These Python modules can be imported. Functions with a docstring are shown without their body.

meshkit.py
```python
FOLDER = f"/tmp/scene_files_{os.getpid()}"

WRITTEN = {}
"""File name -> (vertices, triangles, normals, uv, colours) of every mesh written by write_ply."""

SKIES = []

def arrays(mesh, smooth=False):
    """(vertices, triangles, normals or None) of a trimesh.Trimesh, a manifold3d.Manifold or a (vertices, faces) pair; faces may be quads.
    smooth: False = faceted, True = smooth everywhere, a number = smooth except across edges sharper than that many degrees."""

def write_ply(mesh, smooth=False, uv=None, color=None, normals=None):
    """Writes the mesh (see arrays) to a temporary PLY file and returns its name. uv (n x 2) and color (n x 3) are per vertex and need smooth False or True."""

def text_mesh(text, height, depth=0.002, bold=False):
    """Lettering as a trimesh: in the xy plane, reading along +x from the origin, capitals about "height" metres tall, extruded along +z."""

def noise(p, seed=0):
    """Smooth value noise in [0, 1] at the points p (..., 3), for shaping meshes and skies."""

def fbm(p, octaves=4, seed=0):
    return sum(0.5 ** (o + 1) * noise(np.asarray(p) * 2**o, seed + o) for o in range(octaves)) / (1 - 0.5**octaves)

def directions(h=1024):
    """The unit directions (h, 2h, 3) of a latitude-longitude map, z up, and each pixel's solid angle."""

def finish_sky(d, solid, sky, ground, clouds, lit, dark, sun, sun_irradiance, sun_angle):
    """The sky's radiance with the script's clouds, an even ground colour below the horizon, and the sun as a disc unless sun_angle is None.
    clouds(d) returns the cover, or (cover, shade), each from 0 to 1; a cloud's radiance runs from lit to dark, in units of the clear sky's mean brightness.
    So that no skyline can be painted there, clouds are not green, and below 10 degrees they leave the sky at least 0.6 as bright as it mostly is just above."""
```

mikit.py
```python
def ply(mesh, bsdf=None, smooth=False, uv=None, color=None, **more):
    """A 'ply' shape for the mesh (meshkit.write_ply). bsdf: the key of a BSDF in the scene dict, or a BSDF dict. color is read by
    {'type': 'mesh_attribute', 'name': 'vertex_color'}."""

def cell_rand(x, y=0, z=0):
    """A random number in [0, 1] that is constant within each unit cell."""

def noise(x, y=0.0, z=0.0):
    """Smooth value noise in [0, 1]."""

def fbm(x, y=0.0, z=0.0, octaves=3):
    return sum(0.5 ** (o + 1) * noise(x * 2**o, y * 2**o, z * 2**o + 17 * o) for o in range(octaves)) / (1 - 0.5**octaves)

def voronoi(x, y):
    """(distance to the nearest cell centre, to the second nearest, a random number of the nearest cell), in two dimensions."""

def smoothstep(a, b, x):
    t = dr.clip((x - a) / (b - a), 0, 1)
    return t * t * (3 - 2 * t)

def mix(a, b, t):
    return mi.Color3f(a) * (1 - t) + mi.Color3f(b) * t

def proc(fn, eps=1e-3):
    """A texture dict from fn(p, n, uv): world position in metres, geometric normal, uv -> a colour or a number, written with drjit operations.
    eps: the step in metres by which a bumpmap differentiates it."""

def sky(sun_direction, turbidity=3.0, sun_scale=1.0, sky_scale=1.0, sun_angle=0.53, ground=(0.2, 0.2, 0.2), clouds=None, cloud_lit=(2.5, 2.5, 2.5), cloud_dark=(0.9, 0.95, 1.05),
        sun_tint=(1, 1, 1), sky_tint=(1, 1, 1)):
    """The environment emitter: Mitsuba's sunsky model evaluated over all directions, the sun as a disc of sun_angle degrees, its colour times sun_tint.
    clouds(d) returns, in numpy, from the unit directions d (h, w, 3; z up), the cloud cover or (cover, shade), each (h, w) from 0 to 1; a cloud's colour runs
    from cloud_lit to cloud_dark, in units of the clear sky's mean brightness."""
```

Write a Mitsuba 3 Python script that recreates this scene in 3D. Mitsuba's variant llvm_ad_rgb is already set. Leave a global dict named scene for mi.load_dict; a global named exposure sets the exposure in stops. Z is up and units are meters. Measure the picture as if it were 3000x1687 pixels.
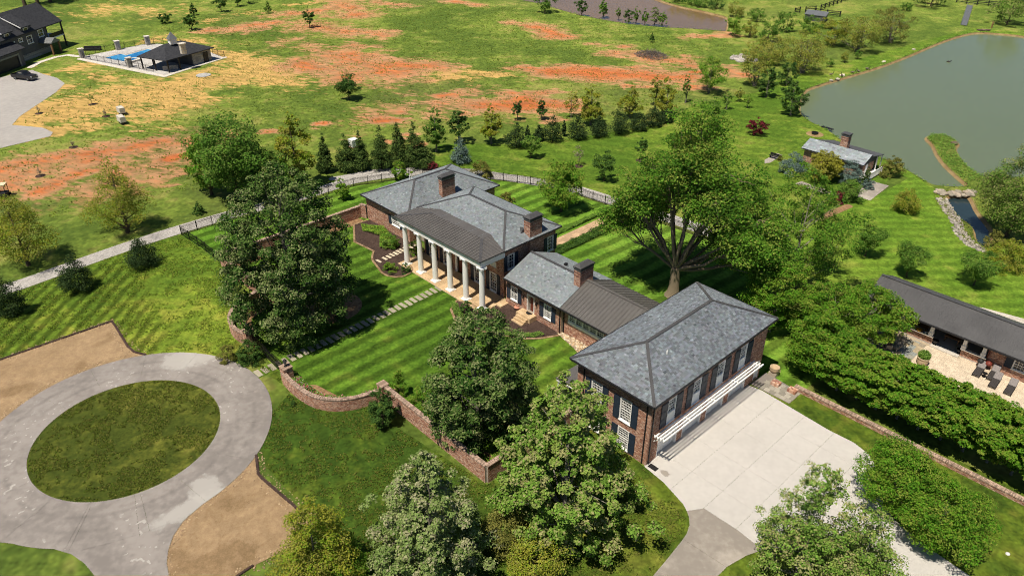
import math
import numpy as np
import trimesh
import drjit as dr
import mitsuba as mi
import mikit
from mikit import noise, fbm, voronoi, cell_rand, smoothstep, mix
from shapely.geometry import Polygon, LineString, MultiPolygon, Point, box as sbox
from shapely.ops import unary_union
T = mi.ScalarTransform4f
# ------------------------------------------------------------------ camera, sky, exposure
scene, labels = {}, {}
scene['camera'] = dict(type='perspective', fov=67.9035, fov_axis='x', near_clip=0.5, far_clip=4000.0,
                       to_world=T().look_at(origin=[35.8762, -40.9047, 47.1100], target=[4.7619, -11.5719, 21.1970], up=[0, 0, 1]))
scene['sky'] = mikit.sky((0.06, -0.45, 1.0), turbidity=2.6, sky_scale=.42, sun_tint=(.93, 1.0, 1.07))
exposure = 1.98

# ------------------------------------------------------------------ keys and labels
used = {}
def K(name):
    """the key, or the key with the next three-digit number"""
    n = used.get(name, -1) + 1
    used[name] = n
    return name if n == 0 else f'{name}_{n:03d}'
def tag(key, label, cat, group=None, kind=None):
    d = labels.setdefault(key, {})
    d['label'] = label
    if cat: d['category'] = cat
    if group: d['group'] = group
    if kind: d['kind'] = kind
    return key
def thing(name, label, cat, group=None):
    return tag(K(name), label, cat, group)
def struct(name, mesh, m, label, cat=None, smooth=False):
    k = K(name); scene[k] = mikit.ply(mesh.mesh(), m, smooth=smooth)
    labels[k] = {'label': label, 'kind': 'structure'}
    if cat: labels[k]['category'] = cat
    return k
def part(parent, name, mb, m, smooth=False, stuff=False):
    k = K(parent + '__' + name)
    scene[k] = mb.ply(m, smooth)
    if stuff: labels[k] = {'kind': 'stuff'}
    return k

# ------------------------------------------------------------------ mesh builder
BF = np.array([[0, 2, 3, 1], [4, 5, 7, 6], [0, 1, 5, 4], [2, 6, 7, 3], [0, 4, 6, 2], [1, 3, 7, 5]])
def nrm(v): v = np.asarray(v, float); return v / np.linalg.norm(v)
class Mb:
    def __init__(self): self.v, self.f, self.c, self.n = [], [], [], 0
    def add(self, v, f, c=None):
        v = np.asarray(v, float).reshape(-1, 3); f = np.asarray(f, int)
        if f.shape[1] == 4: f = np.vstack([f[:, [0, 1, 2]], f[:, [0, 2, 3]]])
        self.v.append(v); self.f.append(f + self.n); self.n += len(v)
        self.c.append(np.broadcast_to(np.asarray((.5, .5, .5) if c is None else c, float), (len(v), 3)))
        return self
    def box(self, x0, x1, y0, y1, z0, z1, c=None):
        v = [[x, y, z] for x in (x0, x1) for y in (y0, y1) for z in (z0, z1)]
        return self.add(v, BF[:, ::-1] if (x1 - x0) * (y1 - y0) * (z1 - z0) > 0 else BF, c)
    def obox(self, o, a, b, c3, c=None):
        """box at corner o with edge vectors a, b, c3"""
        o, a, b, c3 = (np.asarray(t, float) for t in (o, a, b, c3))
        v = [o + a * i + b * j + c3 * k for i in (0, 1) for j in (0, 1) for k in (0, 1)]
        return self.add(v, BF[:, ::-1] if np.dot(np.cross(a, b), c3) > 0 else BF, c)
    def bar(self, p, q, w, h, c=None, up=(0, 0, 1)):
        p, q = np.asarray(p, float), np.asarray(q, float)
        d = q - p; s = np.cross(d, up); s = s / (np.linalg.norm(s) + 1e-9); t = nrm(np.cross(s, d))
        return self.obox(p - s * w / 2 - t * h / 2, d, s * w, t * h, c)
    def boxes(self, v8, c=None):
        """many boxes: v8 (n,8,3)"""
        v8 = np.asarray(v8, float); n = len(v8)
        if n == 0: return self
        f = (BF[None, :, ::-1] + (np.arange(n) * 8)[:, None, None]).reshape(-1, 4)
        return self.add(v8.reshape(-1, 3), f, None if c is None else np.repeat(np.asarray(c, float), 8, 0))
    def tube(self, pts, rad, k=6, c=None, cap=True):
        pts = np.asarray(pts, float); rad = np.broadcast_to(np.asarray(rad, float), (len(pts),))
        d = np.gradient(pts, axis=0); d /= np.linalg.norm(d, axis=1, keepdims=True) + 1e-9
        ref = np.array([0, 0, 1.]) if abs(d[:, 2]).mean() < .8 else np.array([1., 0, 0])
        s = np.cross(d, ref); s /= np.linalg.norm(s, axis=1, keepdims=True) + 1e-9; t = np.cross(d, s)
        a = np.arange(k) * 2 * np.pi / k
        v = pts[:, None] + rad[:, None, None] * (np.cos(a)[None, :, None] * s[:, None] + np.sin(a)[None, :, None] * t[:, None])
        i = np.arange(k); j = (i + 1) % k; f = []
        for r in range(len(pts) - 1): f.append(np.stack([r * k + i, r * k + j, (r + 1) * k + j, (r + 1) * k + i], 1))
        f = np.vstack(f); self.add(v, f, c)
        if cap:
            for r in (0, len(pts) - 1):
                ff = np.array([[0, q, q + 1] for q in range(1, k - 1)])
                self.add(v[r], ff, c)
        return self
    def lathe(self, prof, x, y, z=0, k=16, c=None):
        """profile [(r,z)...] turned about the vertical through x, y"""
        prof = np.asarray(prof, float); a = np.arange(k) * 2 * np.pi / k
        v = np.stack([x + prof[:, :1] * np.cos(a), y + prof[:, :1] * np.sin(a), z + prof[:, 1:] + 0 * a], -1)
        i = np.arange(k); j = (i + 1) % k
        f = np.vstack([np.stack([r * k + i, r * k + j, (r + 1) * k + j, (r + 1) * k + i], 1) for r in range(len(prof) - 1)])
        return self.add(v, f, c)
    def poly(self, pg, z0, z1=None, c=None):
        """flat sheet (z1 None) or prism of a shapely polygon"""
        for g in getattr(pg, 'geoms', [pg]):
            if g.is_empty or g.area < 1e-4: continue
            if z1 is None:
                v, f = trimesh.creation.triangulate_polygon(g, engine='earcut')
                f = np.asarray(f); v = np.asarray(v)
                p, q = v[f[:, 1]] - v[f[:, 0]], v[f[:, 2]] - v[f[:, 0]]; cr = p[:, 0] * q[:, 1] - p[:, 1] * q[:, 0]
                f = np.where((cr < 0)[:, None], f[:, ::-1], f)
                self.add(np.c_[v, np.full(len(v), z0)], f, c)
            else:
                m = trimesh.creation.extrude_polygon(g, z1 - z0, engine='earcut'); m.apply_translation([0, 0, z0])
                self.add(m.vertices, m.faces, c)
        return self
    def tm(self, m, c=None): return self.add(m.vertices, m.faces, c)
    def hull(self, pts, c=None): return self.tm(trimesh.convex.convex_hull(np.asarray(pts, float)), c)
    def mesh(self): return (np.vstack(self.v), np.vstack(self.f))
    def ply(self, m, smooth=False):
        if m in VC: return mikit.ply(self.mesh(), m, smooth=bool(smooth), color=np.vstack(self.c))
        return mikit.ply(self.mesh(), m, smooth=smooth)
class Fr:
    """a wall plane: s along it, o outwards, z up"""
    def __init__(self, p, u, n): self.p, self.u, self.n = np.array([*p, 0.]), np.array([*u, 0.]), np.array([*n, 0.])
    def P(self, s, o, z): return self.p + self.u * s + self.n * o + np.array([0, 0, z])
    def box(self, mb, s0, s1, o0, o1, z0, z1, c=None):
        return mb.obox(self.P(s0, o0, z0), self.u * (s1 - s0), self.n * (o1 - o0), [0, 0, z1 - z0], c)

# ------------------------------------------------------------------ materials
VC = set()
def rgb(*c): return {'type': 'rgb', 'value': list(map(float, c))}
def mat(name, col, rough=.8, spec=.3, metallic=0., bump=None, **kw):
    b = {'type': 'principled', 'base_color': mikit.proc(col) if callable(col) else col if isinstance(col, dict) else rgb(*col), 'roughness': rough, 'specular': spec, 'metallic': metallic, **kw}
    if bump: b = {'type': 'bumpmap', 'tex': mikit.proc(bump[0], eps=bump[2] if len(bump) > 2 else .02), 'scale': bump[1], 'bsdf': b}
    scene[name] = {'type': 'twosided', 'bsdf': b}
    return name
def vmat(name, rough=.8, spec=.3, **kw):
    VC.add(name)
    return mat(name, {'type': 'mesh_attribute', 'name': 'vertex_color'}, rough, spec, **kw)
def leafmat(name, trans, rough=.5, spec=.2):
    VC.add(name)
    a = {'type': 'mesh_attribute', 'name': 'vertex_color'}
    scene[name] = {'type': 'principledthin', 'base_color': a, 'roughness': rough, 'diff_trans': trans, 'spec_trans': 0., 'eta': 1.3 if spec < .5 else 1.5}
    return name
mat('white_paint', (.8, .8, .79), .45)
mat('black_iron', (.012, .012, .013), .45)
mat('dark_trim', (.018, .018, .02), .5)
mat('navy_paint', (.022, .034, .056), .5)
mat('window_glass', lambda p, n, uv: mix((.012, .016, .02), (.2, .19, .165), smoothstep(.55, .75, noise(p.x * 1.3, p.y * 1.3, p.z * .8)) * .8), .06, .6)
mat('door_red', (.12, .028, .018), .5)
mat('far_siding', lambda p, n, uv: mix((.075, .077, .085), (.1, .1, .11), noise(p.x * .7, p.y * .7, p.z * 9)), .8)
mat('far_stone', lambda p, n, uv: mix((.2, .19, .18), (.36, .34, .31), cell_rand(dr.floor((p.x + p.y) * 2.2), dr.floor(p.z * 4), 1)), .9)
mat('timber', lambda p, n, uv: mix((.16, .085, .04), (.27, .15, .08), noise(p.x * 2, p.y * 2, p.z * 14)), .8)
def shingle(p, n, uv):
    return mix((.018, .02, .026), (.05, .052, .06), fbm(p.x * 3, p.y * 3, p.z * 6) * .6 + cell_rand(dr.floor(p.x * 2.5), dr.floor(p.y * 2.5), dr.floor(p.z * 5)) * .4)
mat('shingle', shingle, .9)
mat('bronze_metal', lambda p, n, uv: mix((.085, .08, .078), (.13, .124, .12), fbm(p.x * .8, p.y * .8, p.z) * .7 + .3 * noise(p.x * 7, p.y * 7)), .45, .5, .1)
mat('graphite_metal', lambda p, n, uv: mix((.055, .055, .059), (.085, .085, .09), fbm(p.x * .6, p.y * .9, p.z)), .5, .5, .1)
mat('lead_flashing', (.16, .17, .18), .5, .5, .3)
mat('roof_slate_bed', (.05, .053, .058), .9)
vmat('slate', .62, .35)
vmat('brick', .88, .2)
mat('mortar', lambda p, n, uv: mix((.27, .235, .2), (.36, .32, .27), noise(p.x * 3, p.y * 3, p.z * 3)), .95)
vmat('stone_vc', .85, .25)
vmat('bark_vc', .95, .1)
vmat('plain_vc', .6, .4)
vmat('conc_vc', .85, .25, bump=(lambda p, n, uv: fbm(p.x * 7, p.y * 7, octaves=2), .006))
leafmat('leaf_soft', .75)
leafmat('leaf_firm', .35, .4)
leafmat('leaf_gloss', .12, .38, .4)
leafmat('needle', .2, .6)
leafmat('petal', .5)

# ground ------------------------------------------------------------------
def grass(p, base, light, dry, dryness=.5, s=1.):
    big = fbm(p.x * .055, p.y * .055 + 7., octaves=3)
    mid = fbm(p.x * .45 * s + 3., p.y * .45 * s, octaves=3)
    fine = fbm(p.x * 2.3 * s, p.y * 2.3 * s, octaves=2)
    col = mix(base, light, smoothstep(.3, .72, .45 * big + .35 * mid + .2 * fine))
    col = mix(col, dry, smoothstep(.56, .8, .5 * mid + .35 * big + .25 * noise(p.x * .9, p.y * .9 + 40.)) * dryness)
    tuft = noise(p.x * 5.5 * s, p.y * 5.5 * s)
    return col * (.62 + .5 * tuft + .26 * fine)
def stripe(x, period, w=.16):
    ph = dr.abs(2. * (x / period - dr.floor(x / period)) - 1.)
    return smoothstep(.5 - w, .5 + w, ph)
# bare clay and straw on the far field: (end, end, half width, strength)
CLAY = [([(-99.07,-23.45),(-97.28,-6.04)], 9, .72), ([(-97.28,-6.04),(-95.65,5.82)], 6, .75), ([(-86.99,-13.63),(-89.82,1)], 7, .6), ([(-83.98,34.73),(-80.71,54.78)], 7, .35), ([(-144.01,56.26),(-126.97,57.14)], 9, .35), ([(-104.22,-21.85),(-101.36,-6.79)], 4.5, .8), ([(-99.19,-4.48),(-98.69,2.6)], 4, 1), ([(-89.41,-0.73),(-89.61,3.88)], 2.6, 1.25), ([(-89.61,3.88),(-94.85,4.76)], 1.6, .9), ([(-90.14,-20.59),(-93.66,-13.06)], 4, .95), ([(-85.07,-3.15),(-84.26,-0.68)], 3, .6), ([(-96.8,7.53),(-93.57,9.97)], 3.4, .9),
        ([(-173.8,43.87),(-171.93,62.41)], 4, .8), ([(-179.42,67.28),(-175.4,88.17)], 6, .75), ([(-169.4,45.17),(-168.13,57.96)], 3, .7), ([(-160.81,68.11),(-147.87,71.37)], 8, .7), ([(-127.15,46.45),(-110.5,46.59)], 7, .8), ([(-96.49,-22.97),(-98.46,-17.36)], 3.5, .5), ([(-78.94,-5.83),(-78.33,-4.44)], 1.5, .6), ([(-89.3,25.82),(-87.74,28.55)], 1, .6), ([(-90.44,17.28),(-88.31,19.54)], 1.4, .7),
        ([(-126.43,55.91),(-105.16,56.82)], 9, .9), ([(-115.15,55.84),(-105.28,65.48)], 6.5, .95), ([(-181.29,90.79),(-165.43,84.78)], 8, .8), ([(-153.02,72.81),(-138.45,75.8)], 5, .6), ([(-134.15,64.71),(-130.26,66.86)], 3, .5), ([(-125.45,109.25),(-117.43,111.74)], 3, .75), ([(-117.5,112.85),(-105.21,109.98)], 5, .95), ([(-87.61,80.97),(-79.96,85.11)], 4.5, .95), ([(-82.75,83.73),(-60.23,100.66)], 6.5, 1.2), ([(-91.93,78),(-86.6,81.24)], 3, .5),
        ([(-77.25,55.32),(-63.09,67.9)], 5, 1.15), ([(-72.81,65.7),(-62.84,61.67)], 4, .9), ([(-85.68,54),(-81.36,63.24)], 3.6, .5), ([(-81.05,62.23),(-69.74,74.22)], 2.6, .55), ([(-81.67,35.54),(-79.35,39.64)], 2.2, .85), ([(-83.54,41.46),(-82.33,42.15)], 2, .7), ([(-74.01,49.82),(-72.49,50.86)], 1.6, .7), ([(-72.66,34.13),(-71.52,35.34)], 1.4, .8), ([(-72.07,30.83),(-70.8,33.63)], 1.3, .6), ([(-66.71,34.61),(-66.12,36.19)], 1.2, .6),
        ([(-91.66,109.79),(-86.45,112.36)], 2.8, .7), ([(-83.52,107.82),(-66.26,111.03)], 4.5, .7), ([(-162.76,118.15),(-150.3,120.66)], 3.5, .8), ([(-174.8,99.19),(-162.72,104.53)], 3.5, .55), ([(-64.27,86.89),(-61.07,89.58)], 1.6, .7), ([(-66.08,109.54),(-63.31,110.82)], 2, .9), ([(-61.71,104.47),(-59.98,107.09)], 2.2, .9), ([(-55.27,96.45),(-53.33,98.5)], 2.6, .9), ([(-58.07,114.73),(-51,111.2)], 3, .8), ([(-70.04,116.62),(-67.93,117.96)], 2, .7), ([(-80.44,134.09),(-76.45,141.57)], 3, .5), ([(-64.85,54.47),(-57.76,62.55)], 2, .45), ([(-85.55,47.14),(-83.32,50.74)], 3, .45)]
STRAW = [([(-126.83,-14),(-125.33,-1.12)], 6, .9), ([(-131.54,-11.2),(-130.39,4.63)], 8, 1), ([(-130.39,4.63),(-126.74,15.1)], 8, 1), ([(-116.8,11.53),(-115.56,15.3)], 5, .55), ([(-129.54,16.26),(-129.36,34.28)], 9, .95), ([(-151.29,35.01),(-133.28,38.26)], 7, .7), ([(-131.44,22.88),(-120.28,40.79)], 7, .6), ([(-129.72,-2.18),(-111.75,6.39)], 6, .7), ([(-113.47,4.56),(-113.57,14.96)], 4, .5), ([(-147.31,6.05),(-145.72,7.73)], 4, .4), ([(-161.22,3.7),(-159.86,8.4)], 4, .4), ([(-174.84,29.73),(-165.21,37.85)], 4, .5), ([(-186.27,47.19),(-188.89,66.75)], 2.5, .4), ([(-144.04,-1.88),(-139.93,5.24)], 4, .45),
         ([(-100.7,61.55),(-93.83,64.27)], 5, .6), ([(-102,63.31),(-87.37,74.15)], 3, .6), ([(-190.09,78.46),(-187.09,90.77)], 2, .6), ([(-117.33,-6.06),(-116.13,0.63)], 4, .6), ([(-125.7,-14.94),(-116.08,-10.93)], 4, .5), ([(-220.34,34.79),(-212.43,43.19)], 9, .3), ([(-122.61,29.3),(-111.49,45.53)], 6, .5)]
def capsules(p, items):
    wx = (fbm(p.x * .22, p.y * .22) - .5) * 9. + (fbm(p.x * 1.1, p.y * 1.1, 5.) - .5) * 3.
    best = mi.Float(-9.)
    for ((ax, ay), (bx, by)), hw, k in items:
        dx, dy = bx - ax, by - ay
        t = dr.clip(((p.x - ax) * dx + (p.y - ay) * dy) / (dx * dx + dy * dy), 0., 1.)
        d = dr.sqrt(dr.square(p.x - ax - t * dx) + dr.square(p.y - ay - t * dy))
        best = dr.maximum(best, k * (1.25 - d / hw) + wx * (.09 + .25 / hw))
    return best
def field_col(p, n, uv):
    col = grass(p, (.066, .106, .018), (.145, .198, .032), (.251, .218, .073), .5, .6)
    worn = smoothstep(.5, .78, fbm(p.x * .035 + 11., p.y * .035, octaves=4)); col = mix(col, mi.Color3f(.15, .125, .06) * (.7 + .6 * noise(p.x * 1.4, p.y * 1.4)), worn * .2)
    # long grain of mown and raked ground
    rake = fbm(p.x * .5 + p.y * .28, p.y * 1.5 - p.x * .75, octaves=3)
    straw = capsules(p, STRAW) + (rake - .5) * 1.35
    col = mix(col, mi.Color3f(.42, .27, .095) * (.55 + .8 * rake), smoothstep(.05, .7, straw) * .92)
    clay = capsules(p, CLAY) + (rake - .5) * 1.0
    cc = mix((.3, .15, .07), (.37, .215, .12), fbm(p.x * .3, p.y * .3)) * (.6 + .8 * rake)
    cc = mix(cc, mi.Color3f(.39, .118, .042) * (.55 + .8 * rake), smoothstep(.55, 1.5, clay))
    return mix(col, cc, smoothstep(.0, .7, clay) * .96)
mat('field_ground', field_col, .95, .1, bump=(lambda p, n, uv: fbm(p.x * 2.2, p.y * 2.2, octaves=3), .12, .05))
GB = (lambda p, n, uv: fbm(p.x * 4., p.y * 4., octaves=3), .07, .03)
def lawn_front(p, n, uv):
    c = grass(p, (.053, .112, .011), (.099, .178, .018), (.224, .218, .046), .3)
    return c * (.6 + .64 * stripe(p.x + .45 * fbm(p.y * .35, p.x * .3), 2.05, .26) * (.6 + .7 * fbm(p.x * .2, p.y * .2 + 5.)) + .08)
def lawn_back(p, n, uv):
    c = grass(p, (.059, .132, .012), (.112, .205, .024), (.198, .238, .040), .2)
    return c * (.66 + .66 * stripe(p.x - .06 * p.y + .4 * fbm(p.y * .4, p.x * .3), 2.3, .22))
def lawn_side(p, n, uv):
    c = grass(p, (.066, .119, .013), (.158, .218, .024), (.264, .251, .046), .55)
    m = smoothstep(.38, .62, fbm(p.x * .07 + 3., p.y * .07, octaves=2))
    return c * (1.12 - .6 * m * (1. - stripe(p.x + p.y + .5 * fbm(p.y * .5, p.x * .5), 2.0, .3)))
def lawn_low(p, n, uv):
    c = grass(p, (.050, .099, .013), (.139, .198, .021), (.277, .251, .053), .45)
    return c * (.66 + .17 * stripe(p.x * .3 + p.y, 1.9, .35))
def lawn_circle(p, n, uv):
    return grass(p, (.045, .062, .01), (.14, .15, .024), (.2, .175, .045), .45, 1.3) * 1.05
def lawn_right(p, n, uv):
    c = grass(p, (.086, .165, .016), (.165, .251, .029), (.264, .264, .059), .4)
    return c * (.84 + .24 * stripe(p.x - .9 * p.y + .4 * fbm(p.x * .3, p.y * .3), 2.6, .3))
for nm, fn in (('lawn_front_m', lawn_front), ('lawn_back_m', lawn_back), ('lawn_side_m', lawn_side), ('lawn_low_m', lawn_low), ('lawn_circle_m', lawn_circle), ('lawn_right_m', lawn_right)):
    mat(nm, fn, .95, .1, bump=GB)
def conc_old(p, n, uv):
    a = fbm(p.x * .35, p.y * .35 + 9., octaves=4); b = fbm(p.x * 2.5, p.y * 2.5, octaves=3)
    c = mix((.2, .182, .172), (.29, .265, .25), smoothstep(.25, .75, a * .6 + b * .4))
    tr = dr.abs(dr.sqrt(dr.square(p.x + 25.85) + dr.square(p.y + 30.59)) - 10.35)
    c = c * (1. - .16 * smoothstep(.35, .0, dr.abs(tr - .75)) * smoothstep(.3, .6, fbm(p.x * .6, p.y * .6)))
    c = mix(c, (.52, .5, .47), smoothstep(.84, .9, noise(p.x * 3.3, p.y * 3.3)) * smoothstep(.5, .62, a) * .5)
    for cx, cy, rx, ry in WASH:     # pale stretches of cleaner concrete along the outer edge
        d = dr.sqrt(dr.square((p.x - cx) / rx) + dr.square((p.y - cy) / ry)) + (b - .5) * .7
        c = mix(c, (.4, .385, .365), smoothstep(1.1, .55, d) * .8)
    return c
WASH = [(-33.74,-22.4, 2.2, 2.0), (-32.81,-20.41, 1.8, 2.2), (-14.53,-28.24, 2., 1.6), (-13.63,-30.43, 1.1, 3.2)]
mat('conc_drive', conc_old, .9, .2, bump=(lambda p, n, uv: fbm(p.x * 9, p.y * 9, octaves=2), .006))
def conc_new(p, n, uv):
    a = fbm(p.x * .3, p.y * .3, octaves=3); b = fbm(p.x * 3., p.y * 3., octaves=3)
    c = mix((.43, .415, .395), (.53, .51, .49), .5 * a + .5 * b)
    st = dr.sqrt(dr.square((p.x - 10.4) / .55) + dr.square((p.y - 1.) / .32)) + (b - .5) * .9
    return mix(c, (.2, .17, .14), smoothstep(1.1, .6, st) * .7)
mat('conc_court', conc_new, .9, .2)
def conc_lane(p, n, uv):
    a = fbm(p.x * .4, p.y * .4 + 3., octaves=3); b = fbm(p.x * 3., p.y * 3., octaves=3)
    return mix((.25, .225, .2), (.38, .345, .305), smoothstep(.3, .75, .65 * a + .35 * b))
mat('conc_lane', conc_lane, .9, .2)
mat('joint', (.2, .18, .165), .95)
mat('tan_gravel', lambda p, n, uv: mix((.21, .14, .075), (.4, .285, .175), fbm(p.x * .5, p.y * .5) * .4 + .3 * noise(p.x * 5, p.y * 5) + .3 * noise(p.x * 14, p.y * 14)) * (.82 + .3 * fbm(p.x * 1.6, p.y * 1.6)) * mix((1, 1, 1), (.8, .78, .74), smoothstep(.6, .75, fbm(p.x * .4 + 9, p.y * .4))), .95, .1, bump=(lambda p, n, uv: noise(p.x * 14, p.y * 14), .02, .01))
mat('grey_gravel', lambda p, n, uv: mix((.22, .21, .2), (.46, .44, .425), .3 * fbm(p.x * .8, p.y * .8) + .7 * noise(p.x * 7, p.y * 7)), .95, .1, bump=(lambda p, n, uv: noise(p.x * 9, p.y * 9), .04, .01))
mat('lot_gravel', lambda p, n, uv: mix((.25, .24, .235), (.36, .345, .33), .6 * fbm(p.x * .15, p.y * .15) + .4 * noise(p.x * 2, p.y * 2)), .95, .1)
mat('mulch', lambda p, n, uv: mix((.03, .02, .017), (.09, .06, .05), .5 * noise(p.x * 9, p.y * 9) + .5 * fbm(p.x * 2, p.y * 2)), .95, .1, bump=(lambda p, n, uv: noise(p.x * 11, p.y * 11), .04, .01))
mat('bed_edging', lambda p, n, uv: mix((.17, .11, .06), (.36, .26, .16), noise(p.x * 3.5, p.y * 3.5)), .95, .1)
mat('rock_bed_m', (.24, .18, .12), .95)
mat('pine_straw', lambda p, n, uv: mix((.15, .085, .045), (.3, .19, .1), noise(p.x * 6, p.y * 6)), .95)
mat('flag_walk', lambda p, n, uv: mix((.42, .3, .17), (.58, .43, .27), noise(p.x * 1.5, p.y * 1.5)) , .85)
mat('lake_water', lambda p, n, uv: mix((.105, .135, .075), (.12, .15, .085), fbm(p.x * .03, p.y * .03)), .12, .5, bump=(lambda p, n, uv: fbm(p.x * 1.3, p.y * .9, octaves=3), .03, .1))
mat('pond_water', lambda p, n, uv: mix((.13, .085, .045), (.17, .105, .05), fbm(p.x * .05, p.y * .05)), .1, .5, bump=(lambda p, n, uv: fbm(p.x * 1.3, p.y * .9, octaves=3), .03, .1))
mat('koi_water', (.02, .035, .04), .06, .5, bump=(lambda p, n, uv: fbm(p.x * 2, p.y * 2, octaves=2), .015, .05))
mat('pool_water', lambda p, n, uv: mix((.01, .13, .35), (.03, .24, .5), smoothstep(.4, .6, fbm(p.x * .5, p.y * .5))), .08, .5, bump=(lambda p, n, uv: fbm(p.x * 1.5, p.y * 1.5, octaves=2), .02, .05))
mat('mud_bank', lambda p, n, uv: mix((.2, .13, .06), (.3, .22, .11), noise(p.x * 1.2, p.y * 1.2)), .95)
mat('deck_grey', lambda p, n, uv: mix((.33, .32, .31), (.42, .41, .4), noise(p.x * .8, p.y * .8)), .9)
mat('pale_stone', lambda p, n, uv: mix((.42, .385, .335), (.55, .515, .46), noise(p.x * 2, p.y * 2, p.z * 5)), .9)
mat('travertine_joint', (.36, .3, .22), .9)

# ------------------------------------------------------------------ waters and the field
def smooth_pg(pts, n=3, closed=True):
    a = np.array(pts, float)
    for _ in range(n):
        b = np.roll(a, -1, 0); a = np.stack([a * .75 + b * .25, a * .25 + b * .75], 1).reshape(-1, 2)
    return Polygon(a).buffer(0)
def curve(pts, n=3):
    a = np.array(pts, float)
    for _ in range(n):
        q = np.stack([a[:-1] * .75 + a[1:] * .25, a[:-1] * .25 + a[1:] * .75], 1).reshape(-1, 2)
        a = np.vstack([a[:1], q, a[-1:]])
    return a
lake = smooth_pg([(-36.73,110.85),(-36.71,116.13),(-35.68,125.95),(-34.14,138.81),(-33.56,155.32),(-33.91,172.05),(-33.13,187.52),(-31.23,194.41),(-26.44,196.82),(-20.6,198.64),(1.22,193.12),(18.48,114.15),(11.76,96.41),(8.02,91.29),(5.79,89.3),(2.43,92.1),(-0.3,95.96),(-2.48,99.75),(-2.56,102.18),(-3.72,103.82),(-6.28,105.24),(-7.77,103.76),(-7.76,100.99),(-5.44,98.66),(-2.97,94),(0.19,89.72),(3.53,86.14),(5.81,83.93),(2.07,80.69),(0.63,80.8),(-1.94,82.65),(-4.74,84.33),(-9.5,86.2),(-13.94,86.86),(-17.33,88.9),(-22.25,92.69),(-26.42,94.14),(-30.95,98.05)], 2)
pond = smooth_pg([(-156.52,139.4),(-148.25,135.11),(-140.58,136.4),(-124.75,132.85),(-111.37,132.43),(-100.53,133.97),(-91.91,137.63),(-88.39,140.44),(-84.41,142.8),(-80.29,144.86),(-77.58,145.48),(-81.07,151.49),(-87.16,161.2),(-92.58,162.6),(-99.98,163.87),(-105.34,163.93),(-115.37,166.85),(-125.75,172.04)], 2)
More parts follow.
